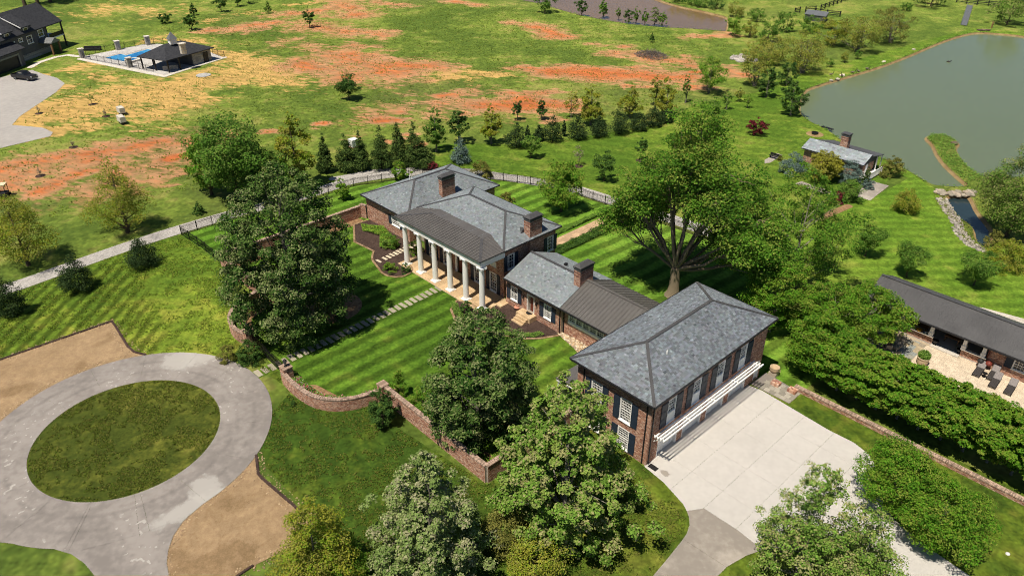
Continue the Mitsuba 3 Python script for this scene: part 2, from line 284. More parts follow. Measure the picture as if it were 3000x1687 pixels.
koi = smooth_pg([(4.26,77.25),(6.7,73.47),(8.99,71.16),(10.37,70.49),(11.5,68.73),(12.58,65.89),(14.55,64.44),(14.24,69.33),(12.2,72.43),(9.78,75.45),(7.75,79.23),(6.72,80.55),(5.27,79.36)], 2)
pool = Polygon([(-164.9,14.15),(-166.26,18.55),(-163.9,19.03),(-166.41,25.12),(-163.85,26.21),(-159.66,20.92),(-157.73,16.55),(-161.2,15.08)])
ground = sbox(-900, -500, 900, 1300).difference(unary_union([lake, pond, koi, pool]))
struct('field', Mb().poly(ground, 0.), 'field_ground', 'rough pasture with bare orange clay and straw patches reaching beyond the ponds', 'field')
def water(name, pg, m, label, depth=.35, bank='mud_bank'):
    struct(name, Mb().poly(pg.buffer(.25), -depth), m, label, 'water')
    r = np.array(pg.exterior.coords)[:-1]; k = len(r); i = np.arange(k); j = (i + 1) % k
    q = np.array(pg.buffer(-.6).representative_point().coords[0])
    inn = r + np.array([[0, 0]])
    o = np.array([[p.x, p.y] for p in (pg.exterior.interpolate(0) for _ in (0,))])
    nx = np.roll(r, -1, 0) - np.roll(r, 1, 0); nx = np.c_[-nx[:, 1], nx[:, 0]] / (np.linalg.norm(nx, axis=1, keepdims=True) + 1e-9)
    if pg.exterior.is_ccw is False: nx = -nx
    b = Mb().add(np.vstack([np.c_[r - nx * .12, np.full(k, .03)], np.c_[r + nx * .5, np.full(k, -depth - .1)]]), np.stack([i, j, j + k, i + k], 1))
    struct(name + '_bank', b, bank, f'low muddy bank round the {label}', 'bank')
water('lake', lake, 'lake_water', 'large grey green lake at the right')
water('pond', pond, 'pond_water', 'brown pond at the top of the picture')
water('garden_pond', koi, 'koi_water', 'small dark garden pond beside the big pale shrub')
water('swimming_pool', pool, 'pool_water', 'blue swimming pool beside the dark pool house', .12, 'pale_stone')

# ------------------------------------------------------------------ lawns, drives and paths (sheets some millimetres above each other)
CX, CY, R0, R1 = -25.85, -30.59, 8.0, 12.67
Z = dict(lawn=.006, drive=.05, bed=.02, path=.03)
circle = Point(CX, CY).buffer(R0, 64)
drive = unary_union([Point(CX, CY).buffer(R1, 64),
    Polygon([(-15.86,-22.77),(-14.62,-24.77),(-13.89,-26.69),(-13.53,-28.24),(-13.05,-29.8),(-12.57,-31.1),(-11.68,-32.26),(-10.56,-33.1),(-9.53,-33.62),(-8.26,-33.97),(-6.27,-34.35),(-8.36,-36.56),(-10.26,-37.28),(-12.01,-37.95),(-13.68,-38.11),(-15.27,-38.55),(-16.79,-39.41),(-18.57,-40.79),(-20.25,-42.2),(-26.02,-48.96),(-38.46,-47.23),(-35.66,-38.53),(-36.6,-36.52),(-29.67,-32.32)])]).difference(circle)
garden = Polygon([(-49.5, -10.3), (-38.4, -10.4), (-36, -15.4), (-32, -15.9), (-22.3, -15.9), (-17, -15.6), (-14.2, -11), (.6, -10.6), (.6, 1), (.6, 10), (-50.0, 10.2)])
backg = Polygon([*[(-61.23,-10.6),(-61.18,-7.32),(-61.24,-4.99),(-58.99,6.27),(-59.43,14.72),(-58.6,16.7),(-56.86,20.79),(-55.01,25.58),(-51.2,30.01),(-46.52,32.29),(-42.86,34.51),(-40.84,35.68),(-34.78,38.13),(-32.11,37.84),(-27.67,38.51),(-15.39,39.62),(-8.86,39.88),(-3.47,38.42)], (13, 22.3), (13, 18), (1, 18), (-48, 10), (-49.6, -10)])
struct('front_lawn', Mb().poly(garden, Z['lawn']), 'lawn_front_m', 'striped mown lawn before the columned house within the brick wall', 'lawn')
struct('back_lawn', Mb().poly(backg.difference(garden), Z['lawn']), 'lawn_back_m', 'striped lawn behind the house inside the iron fence', 'lawn')
lowl = Polygon([(-21.38,-16.55),(-18.92,-20.91),(-15.03,-23.33),(-7.03,-23.42),(0.45,-25.59),(1.04,-31.17),(12.75,-20.17),(20.54,-10.47),(38.22,9.74),(35.17,21.34),(12.17,19.71),(10.05,17.16),(9.78,4.44),(9,0.29),(2.04,1.32),(1.01,-10.89),(-14.32,-12.69),(-15.81,-15.45),(-19.89,-16.78),(-22.11,-17.05),(-25.56,-15.7),(-28.24,-17.24)]).buffer(0).difference(drive.buffer(.02))
struct('lower_lawn', Mb().poly(lowl.difference(garden), Z['lawn'] + .004), 'lawn_low_m', 'mottled lawn in front of the brick wall and round the motor court', 'lawn')
sidel = Polygon([(-63,-43.8),(-59.18,-32.94),(-60.1,-30.48),(-61.14,-23.01),(-61.74,-14.87),(-61.37,-10.58),(-49.78,-10.22),(-45.88,-10.51),(-38.96,-14.37),(-33.8,-16.56),(-27.98,-16.63),(-32.14,-19.71),(-34.87,-21.92),(-37.06,-24.65),(-38.32,-25.41),(-39.89,-25.52),(-46.11,-24.93),(-46.46,-35.97),(-46.5,-46.1)]).buffer(0)
struct('side_lawn', Mb().poly(sidel.difference(unary_union([drive, garden.buffer(.05)])), Z['lawn'] + .008), 'lawn_side_m', 'yellow green lawn left of the brick wall with mower marks', 'lawn')
struct('circle_lawn', Mb().poly(circle, .03), 'lawn_circle_m', 'round dark lawn inside the circular drive', 'lawn')
rightl = Polygon([(-5.73,42.13),(-4.34,56.4),(-3.91,63.84),(-2.64,70.98),(-2.18,80.25),(-5.53,81.22),(-3.49,83.38),(2.15,79.46),(6.79,72.27),(10.68,65.56),(14.16,63.23),(18.18,68.55),(28.41,57.08),(31.19,45.48),(24.31,46.92),(8.42,47.19),(5.98,41.84),(-0.32,37.45)]).buffer(0)
mead = Polygon([(-55.29,25.28),(-58.51,29.1),(-64.62,35.88),(-58.07,43.3),(-55,45.15),(-50.95,54.2),(-43.88,73.99),(-46.93,85.64),(-45.54,94.63),(-42.68,102.93),(-44.32,115.29),(-43.24,122.5),(-41.83,131.96),(-39.32,153.78),(-36.46,178.61),(-33.6,198.32),(-26.56,202.32),(-17.05,197.1),(-3.03,68.32),(-5.59,57.25),(-5.64,43.29),(-10.44,42.31),(-16.96,42.1),(-28.27,41.02),(-32.66,40.54),(-36.65,40.14),(-42.68,37.5),(-48.75,34.58),(-53.5,31.95)]).buffer(0)
mead = mead.difference(unary_union([lake.buffer(.15), rightl, backg, koi.buffer(.3)])).buffer(-.02)
def meadow(p, n, uv):
    c = grass(p, (.062, .12, .013), (.135, .2, .024), (.22, .205, .055), .5, .8)
    return c * (.9 + .16 * stripe(p.x * .55 - p.y + 2. * fbm(p.x * .06, p.y * .06), 3.4, .35))
mat('meadow_m', meadow, .95, .1, bump=GB)
struct('meadow', Mb().poly(mead, .004), 'meadow_m', 'mown bright grass between the junipers, the gravel track and the lake', 'lawn')
struct('right_lawn', Mb().poly(rightl.difference(unary_union([koi.buffer(.2), lake.buffer(.2), backg])), Z['lawn']), 'lawn_right_m', 'bright mown lawn between the garden pond and the long patio building', 'lawn')

def slabs(name, pg, cuts, z0, z1, m, label, gap=.009):
    """a concrete pavement: every slab between the joints is a piece of its own"""
    k = struct(name, Mb().poly(pg, z0 - .03), 'joint', label, 'pavement')
    keep = pg
    for c in cuts: keep = keep.difference(LineString(c).buffer(gap))
    for g in getattr(keep, 'geoms', [keep]):
        if g.area > .3: part(k, 'slab', Mb().poly(g, z0, z1), m)
    return k
def rad(a, r0=R0 - 1, r1=R1 + 1):
    a = math.radians(a); return [(CX + r0 * math.cos(a), CY + r0 * math.sin(a)), (CX + r1 * math.cos(a), CY + r1 * math.sin(a))]
dcuts = [rad(a, R0 - .3, R1 + .3) for a in np.arange(8, 368, 24)] + [[(-19.29,-35.81),(-16.23,-38.21)], [(-17.87,-32.42),(-13.44,-33.37)], [(-13.08,-31.74),(-13.44,-33.37),(-14.22,-35.81),(-15.33,-38.34)], [(-9.08,-33.49),(-9.44,-35.4),(-9.66,-37.95)], [(-21.87,-38.55),(-21.01,-40.05),(-20.92,-41.11)], [(-16.23,-38.21),(-15.35,-38.9)]]
slabs('circular_drive', drive, dcuts, Z['drive'] - .02, Z['drive'], 'conc_drive', 'weathered grey concrete drive circling the round lawn')
court = Polygon([(8.35, .9), (8.74, .35), *[(11.01,0.05),(13.58,-0.74),(14.18,-1.12)], *[(14.97,0.12),(18.02,0.18),(20.47,-0.11),(21.31,1.06),(23.02,3.15),(25.02,4.46),(26.99,4.42),(28.1,4.6),(32.14,4.82),(35.98,8.9),(32.01,8.9),(29.52,9.22),(27.53,9.7),(26.1,10.12),(24.98,10.84),(24.23,11.81),(23.22,13.55),(22.36,14.93),(21.27,15.9),(19.73,16.34),(17.38,16.27)], (10.2, 16.9), (8.35, 16.6)]).buffer(0)
ccuts = [[(x, -9), (x, 22)] for x in (11.89, 14.95, 17.92, 20.96)] + [[(5, y), (24, y)] for y in (2.85, 6.5, 10.35, 13.6)] + [[(24.62,10.56),(24.85,4.81)]]
slabs('motor_court', court, ccuts, .03, .05, 'conc_court', 'pale new concrete motor court before the garage doors')
lane = Polygon([(14.13,-1.08),(14.96,0.15),(18,0.21),(20.45,-0.08),(19.87,-1.46),(19.44,-3.38),(19.43,-4.59),(19.33,-7.83),(16.19,-11.15),(16.16,-8.07),(15.97,-6.21),(15.68,-3.8),(15.54,-3.02),(15.15,-2.08),(14.62,-1.46)]).buffer(0)
slabs('lower_lane', lane.difference(court.buffer(.01)), [[(15.63,-3.67),(19.55,-3.47)], [(16.02,-9.07),(20.6,-7.42)]], .03, .046, 'conc_lane', 'stained tan concrete lane leading from the motor court to the bottom edge')
pad1 = Polygon([(-46.74,-46.07),(-46.41,-35.98),(-45.86,-25.01),(-44.89,-25.05),(-39.82,-25.52),(-38.28,-25.4),(-36.99,-24.68),(-31.16,-26.91),(-34.78,-33.67),(-31.63,-39.49),(-33.14,-47.97)]).difference(drive.buffer(.02)).difference(circle.buffer(1))
struct('left_gravel_pad', Mb().poly(pad1.buffer(0), .035), 'tan_gravel', 'tan gravel parking pad above the circular drive', 'gravel pad')
pad2 = Polygon([(-15.43,-23.4),(-13.29,-24.27),(-12.67,-24.28),(-7.91,-23.85),(-5.57,-23.67),(-4.45,-25.72),(-4.82,-29.1),(-4.75,-30.29),(-4.45,-32.41),(-7.06,-35.18),(-11.22,-34.53),(-15.06,-30.92),(-15.68,-27.25)]).difference(drive.buffer(.02))
struct('lower_gravel_pad', Mb().poly(pad2.buffer(0), .035), 'tan_gravel', 'tan gravel parking pad below the circular drive', 'gravel pad')
def edging(name, pts, label, w=.22, h=.14, m='mulch'):
    return struct(name, Mb().poly(LineString(pts).buffer(w / 2, cap_style=2), 0., h), m, label, 'edging')
edging('pad_edging', [(-46.75,-42.85),(-46.51,-35.95),(-46.02,-24.99),(-44.92,-25.01),(-39.84,-25.46),(-38.35,-25.33),(-37.04,-24.66)], 'dark timber edging along the left gravel pad')
edging('pad_edging', [(-15.47,-23.32),(-13.25,-24.27),(-12.62,-24.28),(-7.87,-23.85),(-5.53,-23.67)], 'dark timber edging right of the lower gravel pad')
edging('pad_edging', [(-4.85,-29.03),(-4.78,-30.23),(-4.61,-31.94)], 'short dark edging at the foot of the lower gravel pad', .18)
gp = LineString(curve([(-57.52,-44.56),(-61.95,-35.04),(-62,-32.27),(-61.76,-30.56),(-62.49,-23.45),(-63.11,-15.39),(-63.13,-9.56),(-62.85,-4.43),(-62.62,-1.36),(-61.41,5.04),(-61.3,12.15),(-61.47,16.05),(-59.82,20.87),(-57.16,25.65),(-52.65,31.24),(-47.75,33.67),(-41.83,36.66),(-35.79,39.22),(-31.95,39.74),(-27.46,40.2),(-16.96,41.8),(-10.34,42.14),(-5.14,41.18)]))
gp = gp.buffer(1.35, cap_style=2)
struct('gravel_path', Mb().poly(gp, Z['path']), 'grey_gravel', 'pale grey gravel track running from the left edge round behind the house', 'path')
struct('gravel_path_shoulder', Mb().poly(LineString(curve([(-63.85,14.67),(-63.04,17.07),(-62.12,21.2),(-60.16,23.67),(-58.13,26.39),(-56.51,27.54)])).buffer(.7), Z['path'] + .006), 'grey_gravel', 'wider gravel apron under the row of dark evergreens', 'path')
lot = Polygon([(-103.42,-38.16),(-114.48,-19.79),(-114.61,-16.68),(-114.93,-11.7),(-116.83,-10.71),(-120.84,-11.36),(-126.28,-15.02),(-130.68,-12.57),(-134.37,-9.52),(-142.41,-2.87),(-148.03,0.6),(-153.77,0.69),(-159.38,-0.69),(-164.56,-1.46),(-163.84,-5.42),(-162.34,-8.41),(-156.65,-30.74)]).buffer(0)
struct('gravel_lot', Mb().poly(lot, .03), 'lot_gravel', 'grey gravel turning lot beside the far grey house', 'gravel lot')
struct('lot_walk', Mb().poly(LineString([(-167.07,-1.1),(-170.33,1.45),(-172.96,6.01),(-172.98,8.69),(-169.29,10.43),(-167.72,11.56)]).buffer(.7), .04), 'pale_stone', 'white concrete walk from the grey house to the pool', 'path')
# beds before the house
bedl = smooth_pg([(-46.17,6.98),(-45.26,8.52),(-42.9,8.45),(-40.69,7.19),(-38.93,5.35),(-37.75,4.44),(-35.93,3.98),(-33.72,3.33),(-32.08,4.23),(-32.23,5.96),(-33.48,6.58)], 1).union(Polygon([(-47.5, 10.5), (-34.9, 10.5), (-34.9, 6.6), (-36.4, 6.3), (-43.5, 5.6), (-47.6, 8.2)])).buffer(.3)
bedr = Polygon([*[(-19.71,6.25),(-21.56,6.34),(-22.73,5.72),(-21.81,4.23),(-20.03,3.32),(-18.37,3.23),(-17.14,3.52),(-12.26,6.29),(-11.12,7.57),(-10.35,9.04)], (-9.9, 10), (-19.3, 10.1), (-19.3, 6.6)]).buffer(.2)
for nm, pg, lb in (('left_bed', bedl, 'dark mulch bed left of the porch'), ('right_bed', bedr, 'dark mulch bed right of the porch')):
    struct(nm, Mb().poly(pg, Z['bed']), 'mulch', lb, 'flower bed')
    struct(nm + '_edging', Mb().poly(pg.buffer(.16).difference(pg.buffer(-.1)).intersection(garden), Z['bed'] + .004, .07), 'bed_edging', f'brown stone edging round the {lb}', 'edging')
river = Polygon([(-10.6, 9.5), (-9.9, 10.08), (-2, 10.08), (-2, 7.2), (-5.0, 7.8), (-7.2, 8.7)])
struct('river_rock_bed', Mb().poly(river, .025), 'rock_bed_m', 'bed of tan river rock under the long window band', 'rock bed')
edgebeds = [LineString([(-20, -15.2), (-17, -14.6), (-15.3, -12.8), (-14.3, -9.9), (-11, -9.4), (-6, -9.5), (-1, -9.3)]).buffer(1.0), LineString([(-34, -15), (-36.5, -14), (-38, -9.7), (-48.6, -9.3), (-48.6, 9)]).buffer(.8), Point(-5.5, -4.2).buffer(2.4), Point(-31.8, -5.5).buffer(3.4)]
for q, lb in zip(edgebeds, ('planting bed inside the curved brick wall right of the gate', 'planting bed inside the brick wall left of the gate', 'bare brown ring under the glossy tree by the garage', 'bare brown ring under the great magnolia')):
    struct('planting_bed', Mb().poly(q.intersection(garden), .016), 'pine_straw', lb, 'flower bed')
# back walk with flags
bw = struct('back_walk', Mb().poly(sbox(-25.9, 19.1, -24.2, 40.5), .03), 'travertine_joint', 'straight tan stone walk crossing the back lawn', 'path')
rng = np.random.default_rng(5)
y = 19.15
while y < 40:
    l = rng.uniform(.7, 1.2); xm = -25.05 + rng.uniform(-.35, .35)
    for a, b in ((-25.88, xm), (xm, -24.22)):
        part(bw, 'flagstone', Mb().box(a + .012, b - .012, y + .012, y + l - .012, .03, .055, np.array((.46, .32, .2)) * rng.uniform(.8, 1.2)), 'stone_vc')
    y += l
# stepping stones
k = struct('stepping_path', Mb().poly(LineString([(-26.05, -18.2), (-26.6, 6.3)]).buffer(.66, cap_style=2), .012), 'lawn_front_m', 'straight path of pale stepping slabs from the drive to the porch', 'path')
for i, yy in enumerate(np.linspace(-17.6, 5.95, 32)):
    xc = -26.1 - .5 * i / 31 + rng.uniform(-.05, .05); a = rng.uniform(-.05, .05); w = rng.uniform(1.1, 1.28) / 2; d = rng.uniform(.44, .54)
    part(k, 'stepping_stone', Mb().obox((xc - w, yy - d / 2 - a * w, 0), (2 * w, 2 * a * w, 0), (-a * d, d, 0), (0, 0, .045), np.array((.33, .3, .23)) * rng.uniform(.8, 1.15)), 'stone_vc')
k = struct('side_stepping_path', Mb().poly(LineString([(-37.01,4.43),(-36.97,5.73),(-37.42,10.38)]).buffer(.5, cap_style=2), .026), 'mulch', 'short row of pale stepping stones in the left bed', 'path')
sp = np.array([(-37.03,4.6),(-37.06,5.53),(-37.08,6.17),(-37.18,6.78),(-37.22,7.36),(-37.29,7.91),(-37.33,8.45),(-37.4,9.01),(-37.33,9.78),(-37.45,10.41)])
for i, (xx, yy) in enumerate(sp):
    q = sp[min(i + 1, 9)] - sp[max(i - 1, 0)]; q = q / np.linalg.norm(q); o = np.array([-q[1], q[0]])
    part(k, 'stepping_stone', Mb().poly(Polygon([np.array([xx, yy]) + q * .17 * s * rng.uniform(.9, 1.1) + o * .5 * t * rng.uniform(.85, 1.05) for s, t in ((-1, -1), (1, -1), (1, 1), (-1, 1))]), 0, .055, np.array((.55, .48, .36)) * rng.uniform(.9, 1.1)), 'stone_vc')
# cottage paths
struct('cottage_walk', Mb().poly(LineString([(-13.17,66.32),(-11.17,66.09),(-7.55,66.12),(-6.57,65.93)], ).buffer(.8, cap_style=2).union(LineString([(-4.57,75.18),(-4.13,67.78)]).buffer(1.6, cap_style=2)), .02), 'conc_lane', 'grey walk in front of the lake cottage', 'path')
struct('cottage_pad', Mb().poly(Polygon([(-21.72,70.83),(-21.93,75.04),(-20.79,74.88),(-20.43,70.4),(-20.85,69.36)]), .02), 'conc_lane', 'small grey concrete pad left of the lake cottage', 'path')
struct('stone_trail', Mb().poly(LineString([(-4.68,56.66),(-4.35,59.5),(-3.85,63.71)]).buffer(.6), .02), 'pine_straw', 'brown stepping trail at the corner of the cottage walk', 'path')
struct('lake_drive', Mb().poly(LineString([(19.87,47.83),(21.8,48.28),(24.33,48.82),(29.03,49.37)]).buffer(.9), .03), 'pale_stone', 'strip of pale concrete behind the long patio roof', 'path')

# ================================================================== masonry, windows, roofs
rb = np.random.default_rng(11)
BR = np.array([(.40, .215, .15), (.32, .155, .105), (.46, .28, .2), (.26, .125, .095), (.52, .36, .28), (.37, .235, .185)])
def brick_face(mb, fr, L, z0, z1, holes=(), t=.014, pal=BR):
    """courses of single bricks standing proud of the mortar; holes are (s0, s1, z0, z1)"""
    v8, cc = [], []
    for r in range(int((z1 - z0) / .077)):
        a = z0 + r * .077; b = a + .067
        iv = [(0., L)]
        for h0, h1, g0, g1 in holes:
            if g0 < a + .05 and g1 > a + .02:
                iv = [q for s0, s1 in iv for q in ((s0, min(s1, h0)), (max(s0, h1), s1)) if q[1] - q[0] > .02]
        for s0, s1 in iv:
            n = int((s1 - s0) / .215) + 2
            e = s0 + (np.arange(n) - (.5 if r % 2 else 0.)) * .215
            lo = np.maximum(e, s0); hi = np.minimum(e + .205, s1); ok = hi - lo > .03
            lo, hi = lo[ok], hi[ok]
            S = np.stack([lo, hi], 1)
            P = fr.p[None, None, :] + fr.u * S[:, :, None]
            q = np.stack([P[:, i] + fr.n * (t * j - .004) + np.array([0, 0, z]) for i in (0, 1) for j in (0, 1) for z in (a, b)], 1)
            v8.append(q)
            k = len(q); cc.append(pal[rb.integers(0, len(pal), k)] * rb.uniform(.8, 1.2, (k, 1)))
    if v8: mb.boxes(np.vstack(v8), np.vstack(cc))
def wall(parent, fr, L, z0, z1, holes=(), thick=.25, bricks=True):
    pg = sbox(0, z0, L, z1)
    for h0, h1, g0, g1 in holes: pg = pg.difference(sbox(h0, g0, h1, g1))
    m = trimesh.creation.extrude_polygon(pg, thick, engine='earcut') if pg.geom_type == 'Polygon' else trimesh.util.concatenate([trimesh.creation.extrude_polygon(g, thick, engine='earcut') for g in pg.geoms])
    v = fr.p + m.vertices[:, :1] * fr.u + (m.vertices[:, 2:] - thick) * fr.n + m.vertices[:, 1:2] * np.array([0, 0, 1.])
    f = m.faces if np.dot(np.cross(fr.u, [0, 0, 1]), fr.n) > 0 else m.faces[:, ::-1]
    w = part(parent, 'wall', Mb().add(v, f), 'mortar')
    if bricks:
        b = Mb(); brick_face(b, fr, L, z0, z1, holes)
        part(w, 'bricks', b, 'brick', stuff=True)
    return w
def shutter(parent, fr, s0, s1, z0, z1, panels=3):
    b = Mb(); fr.box(b, s0, s1, .03, .065, z0, z1)
    h = (z1 - z0) / panels
    for i in range(panels): fr.box(b, s0 + .09, s1 - .09, .065, .08, z0 + i * h + .09, z0 + (i + 1) * h - .09)
    for i in range(panels + 1):
        zz = z0 + i * h; fr.box(b, s0, s1, .065, .085, max(z0, zz - .05), min(z1, zz + .05))
    for q in (s0, s1 - .07): fr.box(b, q, q + .07, .065, .083, z0 + .05, z1 - .05)
    return part(parent, 'shutter', b, 'navy_paint')
def window(parent, fr, s0, s1, z0, z1, nx, nz, apron=0., sh=None, deep=-.1):
    w = K(parent + '__window')
    b = Mb(); c = .075
    fr.box(b, s0 - .05, s0 + c, deep, .03, z0, z1 + .05); fr.box(b, s1 - c, s1 + .05, deep, .03, z0, z1 + .05)
    fr.box(b, s0 + c, s1 - c, deep, .03, z1 - c, z1 + .05); fr.box(b, s0 + c, s1 - c, deep, .028, z0, z0 + c + apron)
    a0, a1, g0, g1 = s0 + c, s1 - c, z0 + c + apron, z1 - c
    zm = (g0 + g1) / 2; fr.box(b, a0, a1, deep + .015, deep + .06, zm - .03, zm + .03)
    for i in range(1, nx): q = a0 + (a1 - a0) * i / nx; fr.box(b, q - .014, q + .014, deep + .012, deep + .045, g0, g1)
    for i in range(1, nz): q = g0 + (g1 - g0) * i / nz; fr.box(b, a0, a1, deep + .01, deep + .043, q - .014, q + .014)
    part(w, 'frame', b, 'white_paint')
    part(w, 'glass', (lambda m: (fr.box(m, a0, a1, deep - .02, deep, g0, g1), m)[1])(Mb()), 'window_glass')
    part(w, 'sill', (lambda m: (fr.box(m, s0 - .09, s1 + .09, -.02, .1, z0 - .09, z0 - .005), m)[1])(Mb()), 'white_paint')
    if sh:
        for q in sh: shutter(parent, fr, q[0], q[1], z0 - .03, z1 + .05)
    return w
from meshkit import fbm as mfbm
SL = np.array([.165, .188, .205])
def slates(poly3, eave, up, pal=(.75, 1.25), wmin=.2, wmax=.36, expo=.21, hue=1., skip=0.):
    """slate courses on the roof plane through poly3; eave and up are unit vectors in the plane. Returns (n,8,3) and colours"""
    o = np.asarray(poly3[0], float); e, s = nrm(eave), nrm(up); n = np.cross(e, s); n = n if n[2] > 0 else -n
    uv = [((np.asarray(p) - o) @ e, (np.asarray(p) - o) @ s) for p in poly3]
    pg = Polygon(uv).buffer(0); b0, b1 = pg.bounds[1], pg.bounds[3]; x0, x1 = pg.bounds[0] - 1, pg.bounds[2] + 1
    v8, cc = [], []
    r = b0
    while r < b1 - .05:
        seg = pg.intersection(LineString([(x0, min(r + expo * .5, b1 - .01)), (x1, min(r + expo * .5, b1 - .01))]))
        for g in getattr(seg, 'geoms', [seg]):
            if g.is_empty or g.geom_type != 'LineString': continue
            (a, _), (z, _) = sorted(g.coords)[0], sorted(g.coords)[-1]
            q = a - rb.uniform(0, .2)
            ws = rb.uniform(wmin, wmax, int((z - a) / wmin) + 4); ed = q + np.r_[0, np.cumsum(ws)]
            lo, hi = np.maximum(ed[:-1], a) + .004, np.minimum(ed[1:], z) - .004
            ok = hi - lo > .02; lo, hi = lo[ok], hi[ok]; k = len(lo)
            if k == 0: continue
            lift = rb.uniform(.016, .03, k); dn = rb.uniform(-.012, .012, k)
            V = np.zeros((k, 8, 3)); i = 0
            for xx in (lo, hi):
                for bb, hh in ((r + dn, lift), (np.full(k, min(r + expo + .02, b1)), np.full(k, .008))):
                    for th in (-.012, 0.):
                        V[:, i] = o + xx[:, None] * e + bb[:, None] * s + (hh + th)[:, None] * n; i += 1
            v8.append(V)
            t = rb.uniform(pal[0], pal[1], (k, 1)); t = np.where(rb.random((k, 1)) < .06, t * 1.35, t); t = np.where(rb.random((k, 1)) < .05, t * .72, t)
            t = t * (.8 + .42 * mfbm(V.mean(1) * np.array([.35, .35, .35]), 3, 4))[:, None]; cc.append(SL * t * np.array([1, 1, hue]) * (1 + rb.uniform(-.05, .05, (k, 3))))
        r += expo
    return np.vstack(v8), np.vstack(cc)
def hip_planes(x0, x1, y0, y1, ze, zr, ridge='y'):
    """the four planes of a hipped roof: (polygon, eave, up)"""
    if ridge == 'y':
        h = (x1 - x0) / 2; xm = (x0 + x1) / 2; a, b = (xm, y0 + h, zr), (xm, y1 - h, zr)
        c = [(x0, y0, ze), (x1, y0, ze), (x1, y1, ze), (x0, y1, ze)]
        return a, b, [([c[0], c[1], a], (1, 0, 0), (0, h, zr - ze)), ([c[1], c[2], b, a], (0, 1, 0), (-h, 0, zr - ze)), ([c[2], c[3], b], (-1, 0, 0), (0, -h, zr - ze)), ([c[3], c[0], a, b], (0, -1, 0), (h, 0, zr - ze))]
    h = (y1 - y0) / 2; ym = (y0 + y1) / 2; a, b = (x0 + h, ym, zr), (x1 - h, ym, zr)
    c = [(x0, y0, ze), (x1, y0, ze), (x1, y1, ze), (x0, y1, ze)]
    return a, b, [([c[0], c[1], b, a], (1, 0, 0), (0, h, zr - ze)), ([c[1], c[2], b], (0, 1, 0), (-h, 0, zr - ze)), ([c[2], c[3], a, b], (-1, 0, 0), (0, -h, zr - ze)), ([c[3], c[0], a], (0, -1, 0), (h, 0, zr - ze))]
def hip_roof(parent, name, x0, x1, y0, y1, ze, zr, ridge='y', single=0, **kw):
    a, b, pl = hip_planes(x0, x1, y0, y1, ze, zr, ridge)
    d = Mb().hull([(x, y, z) for x in (x0 + .03, x1 - .03) for y in (y0 + .03, y1 - .03) for z in (ze - .16, ze - .03)] + [(a[0], a[1], zr - .03), (b[0], b[1], zr - .03)])
    k = part(parent, name, d, 'roof_slate_bed')
    V, C = zip(*[slates(p, e, u, **kw) for p, e, u in pl]); V, C = np.vstack(V), np.vstack(C)
    if single:      # the slates that show largest are pieces of their own
        m = V.mean(1); face = (m[:, 0] > (x0 + x1) / 2) | (m[:, 1] < y0 + (x1 - x0) / 2)
        dd = np.linalg.norm(m - np.array([35.9, -40.9, 47.1]), axis=1) + np.where(face, 0, 500)
        near = np.argsort(dd, kind='stable')[:single]; rest = np.ones(len(V), bool); rest[near] = False
        for i in near: part(k, 'slate', Mb().boxes(V[i:i + 1], C[i:i + 1]), 'slate')
        V, C = V[rest], C[rest]
    part(k, 'slates', Mb().boxes(V, C), 'slate', stuff=True)
    cs = [(x0, y0), (x1, y0), (x1, y1), (x0, y1)]; m = Mb()
    m.bar((*a[:2], zr + .03), (*b[:2], zr + .03), .3, .07)
    for c in cs:
        q = min((a, b), key=lambda t: math.hypot(t[0] - c[0], t[1] - c[1])); m.bar((c[0], c[1], ze + .03), (q[0], q[1], zr + .03), .26, .07)
    part(k, 'ridge_cap', m, 'lead_flashing' if name == 'none' else 'graphite_metal')
    g = Mb()
    for (p, q, nx, ny) in ((cs[0], cs[1], 0, -1), (cs[1], cs[2], 1, 0), (cs[2], cs[3], 0, 1), (cs[3], cs[0], -1, 0)):
        g.bar((p[0] + nx * .06, p[1] + ny * .06, ze - .06), (q[0] + nx * .06, q[1] + ny * .06, ze - .06), .13, .12)
    part(k, 'gutter', g, 'dark_trim')
    return k
def frieze(parent, x0, x1, y0, y1, z0, z1, d=.03):
    m = Mb()
    m.box(x0 - d, x1 + d, y0 - d, y0 + .1, z0, z1).box(x0 - d, x1 + d, y1 - .1, y1 + d, z0, z1).box(x0 - d, x0 + .1, y0 + .1, y1 - .1, z0, z1).box(x1 - .1, x1 + d, y0 + .1, y1 - .1, z0, z1)
    return part(parent, 'frieze', m, 'dark_trim')
def seam_roof(parent, poly3, eave, up, m, width=.42, th=.012, rib=.065, off=.02):
    """standing seam sheets: each sheet with its upstand is a piece of its own"""
    o = np.asarray(poly3[0], float); e, s = nrm(eave), nrm(up); n = np.cross(e, s); n = n if n[2] > 0 else -n
    pg = Polygon([((np.asarray(p) - o) @ e, (np.asarray(p) - o) @ s) for p in poly3]).buffer(0)
    x0, y0, x1, y1 = pg.bounds; q = x0
    def put(b, g, h0, h1):
        for gg in getattr(g, 'geoms', [g]):
            if gg.geom_type != 'Polygon' or gg.area < .003: continue
            mm = trimesh.creation.extrude_polygon(gg, h1 - h0, engine='earcut'); v = mm.vertices
            b.add(o + v[:, :1] * e + v[:, 1:2] * s + (v[:, 2:] + h0) * n, mm.faces if np.dot(np.cross(e, s), n) > 0 else mm.faces[:, ::-1])
    while q < x1 - .02:
        b = Mb(); put(b, pg.intersection(sbox(q + .002, y0, min(q + width, x1) - .002, y1)), off, off + th)
        put(b, pg.intersection(sbox(q - .02, y0, q + .024, y1)), off + th, off + th + rib)
        if b.n: part(parent, 'panel', b, m)
        q += width
